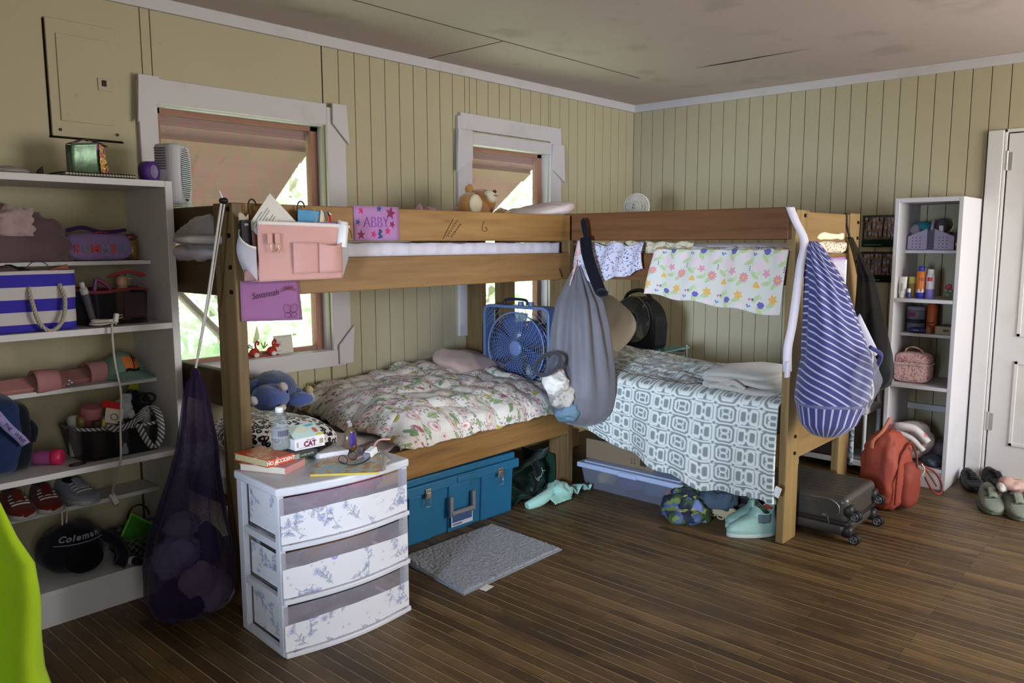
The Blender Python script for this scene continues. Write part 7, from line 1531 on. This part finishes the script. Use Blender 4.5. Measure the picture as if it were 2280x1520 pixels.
g=NG('outlet'); t=thing('outlet_plate','white switch plate on the wall behind the second shelf','plate',(-.004,-2.11,1.18)); m=MB(); m.box(-.004,-.02,0,.0,.02,.06); m.build('plate',rp('#d2d0c8'),t,bevel=.002); m=MB(); m.box(-.005,-.004,.03,-.0035,.004,.045); m.build('slot',M('#35332e',.7),t)
# flower ornament frame lying on second shelf
t=thing('flower_ornament','green wire ornament with red flower on the right of the second shelf','ornament',(-.30,-2.335,Z2))
m=MB()
for cy,cz,r in ((.018,.022,.018),(-.018,.024,.018),(.0,.045,.014)): m.tube([(0,cy+r*cos(a),cz+r*.7*sin(a)) for a in [k*pi/9 for k in range(18)]],.004,6,closed=True)
m.build('leaf_scroll',M('#5c6f52',.5,.4),t); m=MB(); m.ball((-.004,.006,.068),(.012,.018,.016),14,10,fn=lambda p,d:p+d*.004*sin(9*d.y)); m.build('flower',M('#b0455a',.5,.4),t); m=MB(); m.obox((-.012,0,.004),(.03,.085,.006),(0,0,.1)); m.build('base',M('#8a6257',.6),t,bevel=.002)
# third shelf
Z3=.8685
for zz,lab,lc in ((0,'lower blue-grey jar of the stacked pair on the third shelf','#8c8d9e'),(.077,'upper blue-grey jar with red print of the stacked pair','#9a99aa')):
    t=thing('jar',lab,'jar',(-.19,-2.135,Z3+zz)); MB().lathe([(.046,0),(.049,.003),(.049,.055),(.046,.058)],None,28).build('jar',M('#757a94',.35,.5),t); MB().lathe([(.050,.056),(.051,.057),(.051,.074),(.047,.0765)],None,28).build('lid',rp(lc) if zz else rp('#22253f'),t)
m=MB(); m.grid(lambda u,v:(-.0495*cos((u-.2)*.9),-.0495*sin((u-.2)*.9)*-1,.018+.022*v),6,3); m.build('red_print',M('#8e3f58',.5),t)
t=can('spray_can','tall orange spray can behind the blue-grey jars',(-.19,-2.222,Z3),[('body',M('#b0501f',.4,.5),[(.026,0),(.0275,.003),(.0275,.155),(.02,.165)]),('cap',M('#8e3d1a',.4,.5),[(.0205,.165),(.021,.166),(.021,.187),(.018,.19)])]); m=MB(); m.grid(lambda u,v:(-.028*cos((u-.5)*1.5),.028*sin((u-.5)*1.5),.058+.006*v),8,2); m.build('dark_stripe',M('#2c2a28',.5),t)
can('lip_balm','short brown tube in front of the orange can on the third shelf',(-.25,-2.225,Z3),[('body',M('#7d5a3a',.4,.4),[(.014,0),(.015,.002),(.015,.042),(.012,.045)])],'tube')
t=thing('hair_brush','blue rounded brush case lying at the front of the third shelf','brush',(-.25,-2.165,Z3+.018)); m=MB(); m.ball((0,0,0),(.022,.055,.018),24,14); m.build('case',rp('#2a2c70'),t); m=MB(); m.box(-.0226,-.012,-.003,-.0205,.018,.003); m.build('print',M('#8d90c4',.6),t)
t=thing('wooden_box','tan cardboard box lying on the third shelf','box',(-.19,-2.315,Z3)); m=MB(); m.box(-.07,-.055,0,.07,.055,.048); m.build('carton',M('#9c9077',.8,.1,0,(60,.2)),t,bevel=.002); m=MB(); m.box(-.0708,-.018,.018,-.070,.012,.032); m.build('stamp',M('#5c564a',.8),t)
# fourth shelf: pink cosmetic case and scrunchie
g=NG('pink_leaf_print'); c=g.co(); w=g.vadd(c,g.map(g.noise(c,18,2,out=1),(.03,.03,.03))); n=g.lt(g.math('ABSOLUTE',g.math('SUBTRACT',g.noise(w,46,2,.5),.5)),.028,.01); PLP=g.out(g.mix(n,'#dcc0bd','#b26a78'),.75,.2,0,cloth_bump(g,14,.2))
t=thing('cosmetic_case','pink leaf-print zip cosmetic case with handle on the fourth shelf','cosmetic case',(-.29,-2.165,.586))
def cc_(p,d): return Vector((p.x,p.y,p.z))
MB().ball((0,0,.068),(.075,.098,.07),40,24,e=.45).build('body',PLP,t)
MB().ball((0,0,.125),(.073,.096,.040),40,20,e=.5,fn=lambda p,d:Vector((p.x,p.y,max(p.z,-.015)+.012*(1-(p.y/.096)**2)))).build('lid',PLP,t)
m=MB(); m.tube([Vector((max(-1,min(1,1.2*cos(a)))*.0765,max(-1,min(1,1.2*sin(a)))*.0995,.108)) for a in [k*pi/24 for k in range(48)]],.0045,6,closed=True); m.build('zip',M('#cfc4c0',.6),t)
m=MB(); m.strip(curve_pts([(-.01,.05,.165),(-.01,.035,.195),(-.01,-.0,.205),(-.01,-.04,.19),(-.01,-.065,.160)],6),(.024,0,0),.006); m.build('handle',PLP,t)
t=thing('scrunchie','brown flowered scrunchie on the handle of the pink case','scrunchie',(-.235,-2.14,.745)); m=MB(); rn=random.Random(8)
m.tube([(.026*cos(a),.036*sin(a),.02+.004*sin(a*7)) for a in [k*pi/20 for k in range(40)]],[.014+.005*sin(k*1.7) for k in range(40)],8,closed=True); m.build('band',M('#6d5d4c',.9,.1,0,(70,.8)),t)
# bottom: towel and clothes
g=NG('pink_blot_towel'); TW=g.out(g.mix(g.lt(g.noise(g.co(),11,2,.4),.40,.02),'#d3cdd0','#cf8c8a'),.9,.1,0,g.bump(g.noise(g.co(),120,3),.4,.004),sheen=.3)
t=thing('beach_towel','white towel with pink blotches rolled on the bottom of the narrow bookcase','towel',(-.30,-2.175,.12))
m=MB(); m.ball((0,0,.125),(.10,.125,.105),48,30,fn=lambda p,d:Vector((p.x,p.y,max(p.z,-.122)))+d*(.014*nz(p.x*14,p.y*14,p.z*14)+.010*abs(sin(p.z*30+p.y*16)))); m.build('rolled_body',TW,t)
m=MB(); m.tube(curve_pts([(-.10,.09,.19),(-.115,.03,.215),(-.105,-.05,.205),(-.10,-.12,.14)],8),[.024]*25,10); m.build('fold',TW,t); m=MB(); m.tube(curve_pts([(-.095,.10,.17),(-.115,.04,.175),(-.115,-.04,.15),(-.105,-.10,.09)],8),[.018]*25,10); m.build('fold',TW,t)
lump((-.20,-2.32,.185),(.10,.05,.06),.018,16,3,30).one('grey_clothes',M('#6f6b74',.95,.1,0,(60,.5)),'grey clothes stuffed behind the pink blotched towel','clothes'); drape((-.34,-2.31,.145),(.06,.055,.03),.012,26,5,.119).one('denim_clothes',M('#5a6274',.95,.1,0,(120,.5)),'denim blue clothes at the front right of the bottom shelf','clothes')
# ================================================================ shoes by the door
g=None
shoe('shoe','black lace-up shoe, left of the pair by the door',(-.245,-2.50,.012),R(205),'#121113','#0c0c0d',lace='#17161a',L=.26,h=.075,lining='#0b0b0c')
shoe('shoe','black lace-up shoe, nearer the door of the black pair',(-.13,-2.60,.012),R(212),'#141316','#0c0c0d',lace='#17161a',L=.26,h=.075,lining='#0b0b0c')
SAGE=M('#7d857a',.8,.2,0,(90,.5))
shoe('sneaker','sage grey sneaker, left one of the pair on the floor at the right edge',(-.56,-2.655,.0),R(200),'#7d857a','#6c7268',lace='#8c9188',L=.27,w=.10,h=.105,mt=SAGE,lining='#6d6c6c')
shoe('sneaker','sage grey sneaker, right one of the pair cut by the right edge',(-.58,-2.775,.0),R(204),'#7d857a','#6c7268',lace='#8c9188',L=.27,w=.10,h=.105,mt=SAGE,lining='#6d6c6c')
lump((-.47,-2.735,.125),(.10,.07,.03),.02,18,6,30).one('pink_sock',M('#c0a098',.95,.1,0,(80,.6)),'pale pink sock lying across the sage sneakers','sock')
lump((-.55,-2.70,.115),(.045,.025,.022),.01,26,2,20).one('white_sock',M('#b9b6b4',.95,.1,0,(80,.6)),'white sock stuffed in the sage sneakers','sock')
# ================================================================ under the corner bunk
t=thing('storage_tote','long clear plastic tote with pale blue lid under the corner bunk','storage box',(-1.565,-1.15,0))
g=NG('hazy_clear_tote'); TOTEM=g.out(g.mix(g.noise(g.co(),4,3),'#6a6d80','#8c8e9c'),.15,.5,0,None,.55)
m=MB(); m.hexa([(-.145,-.30,.0),(.15,-.30,.0),(.15,.31,.0),(-.145,.31,.0)],[(-.165,-.32,.128),(.17,-.32,.128),(.17,.33,.128),(-.165,.33,.128)]); m.build('clear_body',TOTEM,t,bevel=.012,seg=3)
m=MB(); m.box(-.180,-.335,.127,.185,.345,.155); m.box(-.150,-.305,.154,.155,.315,.162); m.build('lid',rp('#a5b3cf'),t,bevel=.008,seg=3); m=MB(); m.box(-.186,-.06,.125,-.178,.06,.150); m.build('lid_clasp',rp('#a5b3cf'),t,bevel=.003)
for i,(y,cc,lab,rr) in enumerate(((.22,'#a8a05c','pale yellow bundle inside the clear tote',.05),(.05,'#4a4c78','indigo clothes inside the clear tote',.09),(-.10,'#34527a','blue clothes inside the clear tote',.08),(-.235,'#b0604a','coral clothes at the right end inside the clear tote',.065))):
    lump((-1.60,-1.15+y,.065),(.09,rr,.05),.012,20,i*4,26).one('packed_clothes',M(cc,.9,.1,0,(40,.5)),lab,'clothes')
t=thing('cardboard_box','flat brown cardboard box on the clear tote lid','box',(-1.50,-1.02,.163),R(0)); CB=M('#7c6a55',.85,.1,0,(60,.2)); m=MB(); m.box(-.165,-.245,0,.165,.21,.115); m.build('carton',CB,t,bevel=.003)
m=MB(); m.box(-.1655,-.198,.02,-.165,-.158,.055); m.build('printed_panel',M('#3d342a',.8),t); m=MB()
for y in (-.105,-.125): m.box(-.1655,y,.02,-.165,y+.003,.058); m.add([(-.1656,y-.004,.03),(-.1656,y+.0015,.02),(-.1656,y+.007,.03)],[(0,1,2)])
m.build('down_arrows',M('#3d342a',.8),t)
m=MB(); m.box(-.05,-.245,.115,.165,.21,.118); m.build('top_flap',M('#675744',.85,.1),t)
lump((-1.52,-1.33,.205),(.12,.09,.042),.02,16,8,30).one('dark_clothes',M('#2a2b3a',.95,.1,0,(60,.5)),'dark navy clothes on the tote lid behind the box','clothes')
def mat_camo():
    g=NG('green_blue_camo'); w=g.vadd(g.co(),g.map(g.noise(g.co(),9,3,out=1),(.12,.12,.12))); i=g.sep(g.voro(w,26,out='Color')); return g.out(g.ramp(i[0],[(0,'#3e5236'),(.28,'#6f8048'),(.45,'#2c3140'),(.62,'#4d5f86'),(.8,'#96a05c'),(.92,'#7f8ca6')],'CONSTANT'),.8,.2,0,g.bump(g.noise(g.co(),26,3),.4,.01))
CAMO=mat_camo()
drape((-1.79,-1.53,.035),(.10,.13,.055),.035,13,2,.0).one('camo_bag',CAMO,'green and blue camouflage bag slumped on the floor by the clear tote','bag')
drape((-1.73,-1.50,.10),(.055,.07,.045),.025,18,5,.04).one('camo_pouch',CAMO,'round camouflage pouch on top of the camouflage bag','pouch')
drape((-1.68,-1.66,.11),(.07,.10,.045),.022,18,7,.0).one('patterned_clothes',M('#4c5a68',.9,.1,0,(40,.6)),'blue grey patterned clothes hanging out above the cream sandal','clothes')
lump((-1.775,-1.585,.07),(.03,.045,.04),.012,24,7,22).one('crumpled_cloth',M('#7784ad',.8,.2),'light blue bunched cloth between camouflage bag and cream sandal','cloth')
t=thing('clog','cream strap sandal with looped sole edge standing on its side','sandal',(-1.70,-1.66,.06),(R(78),R(-12),R(96))); CR=M('#b3a583',.8,.15,0,(120,.5))
m=MB(); m.prism([(-.10,-.035),(.06,-.042),(.10,-.02),(.10,.02),(.06,.04),(-.10,.032)],0,.02,sm=True); m.build('sole',CR,t,bevel=.005); m=MB(); m.grid(lambda u,v:(-.02+.09*v,-.04*cos(u*pi),.016+.04*sin(u*pi)),14,6); m.build('strap',CR,t,solid=.006)
for k in range(4): m=MB(); m.tube([(-.07+.045*k+.017*cos(a),-.045+.012*sin(a),.01) for a in [j*pi/8 for j in range(16)]],.005,6,closed=True); m.build('edge_loop',CR,t)
MNT=M('#8fb0a3',.4,.4,0,(40,.1)); MNS=rp('#b5bdb3')
def boot(label,loc,rotz,mt=None):
    t=thing('rain_boot',label,'boot',loc,rotz); mm=mt or MNT
    def pf(u,v):   # v: 0 sole .. 1 shaft top ; u around
        a=2*pi*u; k=min(1,v/.5)
        z=interp(v,[0,.15,.3,.42,.55,.75,1],[.018,.035,.055,.08,.10,.125,.152])
        fx=interp(v,[0,.15,.3,.42,.55,.75,1],[.135,.138,.125,.075,.03,.012,.012]); bx=interp(v,[0,.3,.6,1],[-.105,-.108,-.098,-.092]); hw=interp(v,[0,.15,.3,.5,.75,1],[.045,.048,.046,.044,.046,.048])
        cx=(fx+bx)/2; rx=(fx-bx)/2; c_=cos(a); s_=sin(a); e=.85
        dip=-.035*exp(-((a-pi/2)/.55)**2)-.035*exp(-((a-3*pi/2)/.55)**2) if v>.7 else 0
        return Vector((cx+rx*abs(c_)**e*(1 if c_>0 else -1),hw*abs(s_)**e*(1 if s_>0 else -1)*(1-.25*max(0,c_)*(v<.4)),z+dip*(v-.7)/.3))
    m=MB(); m.grid(pf,48,28,wrap=True); m.build('upper',mm,t,solid=.004)
    pp=[(pf(k/40,0).x*1.03,pf(k/40,0).y*1.06) for k in range(40)]; m=MB(); m.prism(pp,0,.022,sm=True); m.build('sole',MNS,t,bevel=.004)
    m=MB(); m.grid(lambda u,v:pf(.02+.96*u,.93)*.0+Vector(((pf(u,.95).x),pf(u,.95).y*.93,pf(u,.95).z-.03*v)),40,3); m.build('lining',M('#8d3f2c',.8),t)
    for sy in (1,-1):
        m=MB(); m.grid(lambda u,v:(-.055+.055*u+.01*v*(u-.5),sy*(.0485+.001*v),.072+.042*v+.008*abs(u-.5)),6,6); m.build('elastic_gusset',M('#5d6b72',.8,.1,0,(250,.4)),t,solid=.003)
    for x,zz in ((-.098,.16),(.016,.16)): m=MB(); m.tube([(x,-.008,zz-.015),(x,-.009,zz+.012),(x,.009,zz+.012),(x,.008,zz-.015)],.006,8); m.build('pull_tab',mm,t)
    return t
boot('mint green ankle rain boot, front one beside the bunk post',(-1.765,-1.895,.0),R(140)); boot('mint green ankle rain boot behind the front boot under the quilt',(-1.66,-1.835,.0),R(140),M('#86a699',.4,.4,0,(40,.1)))
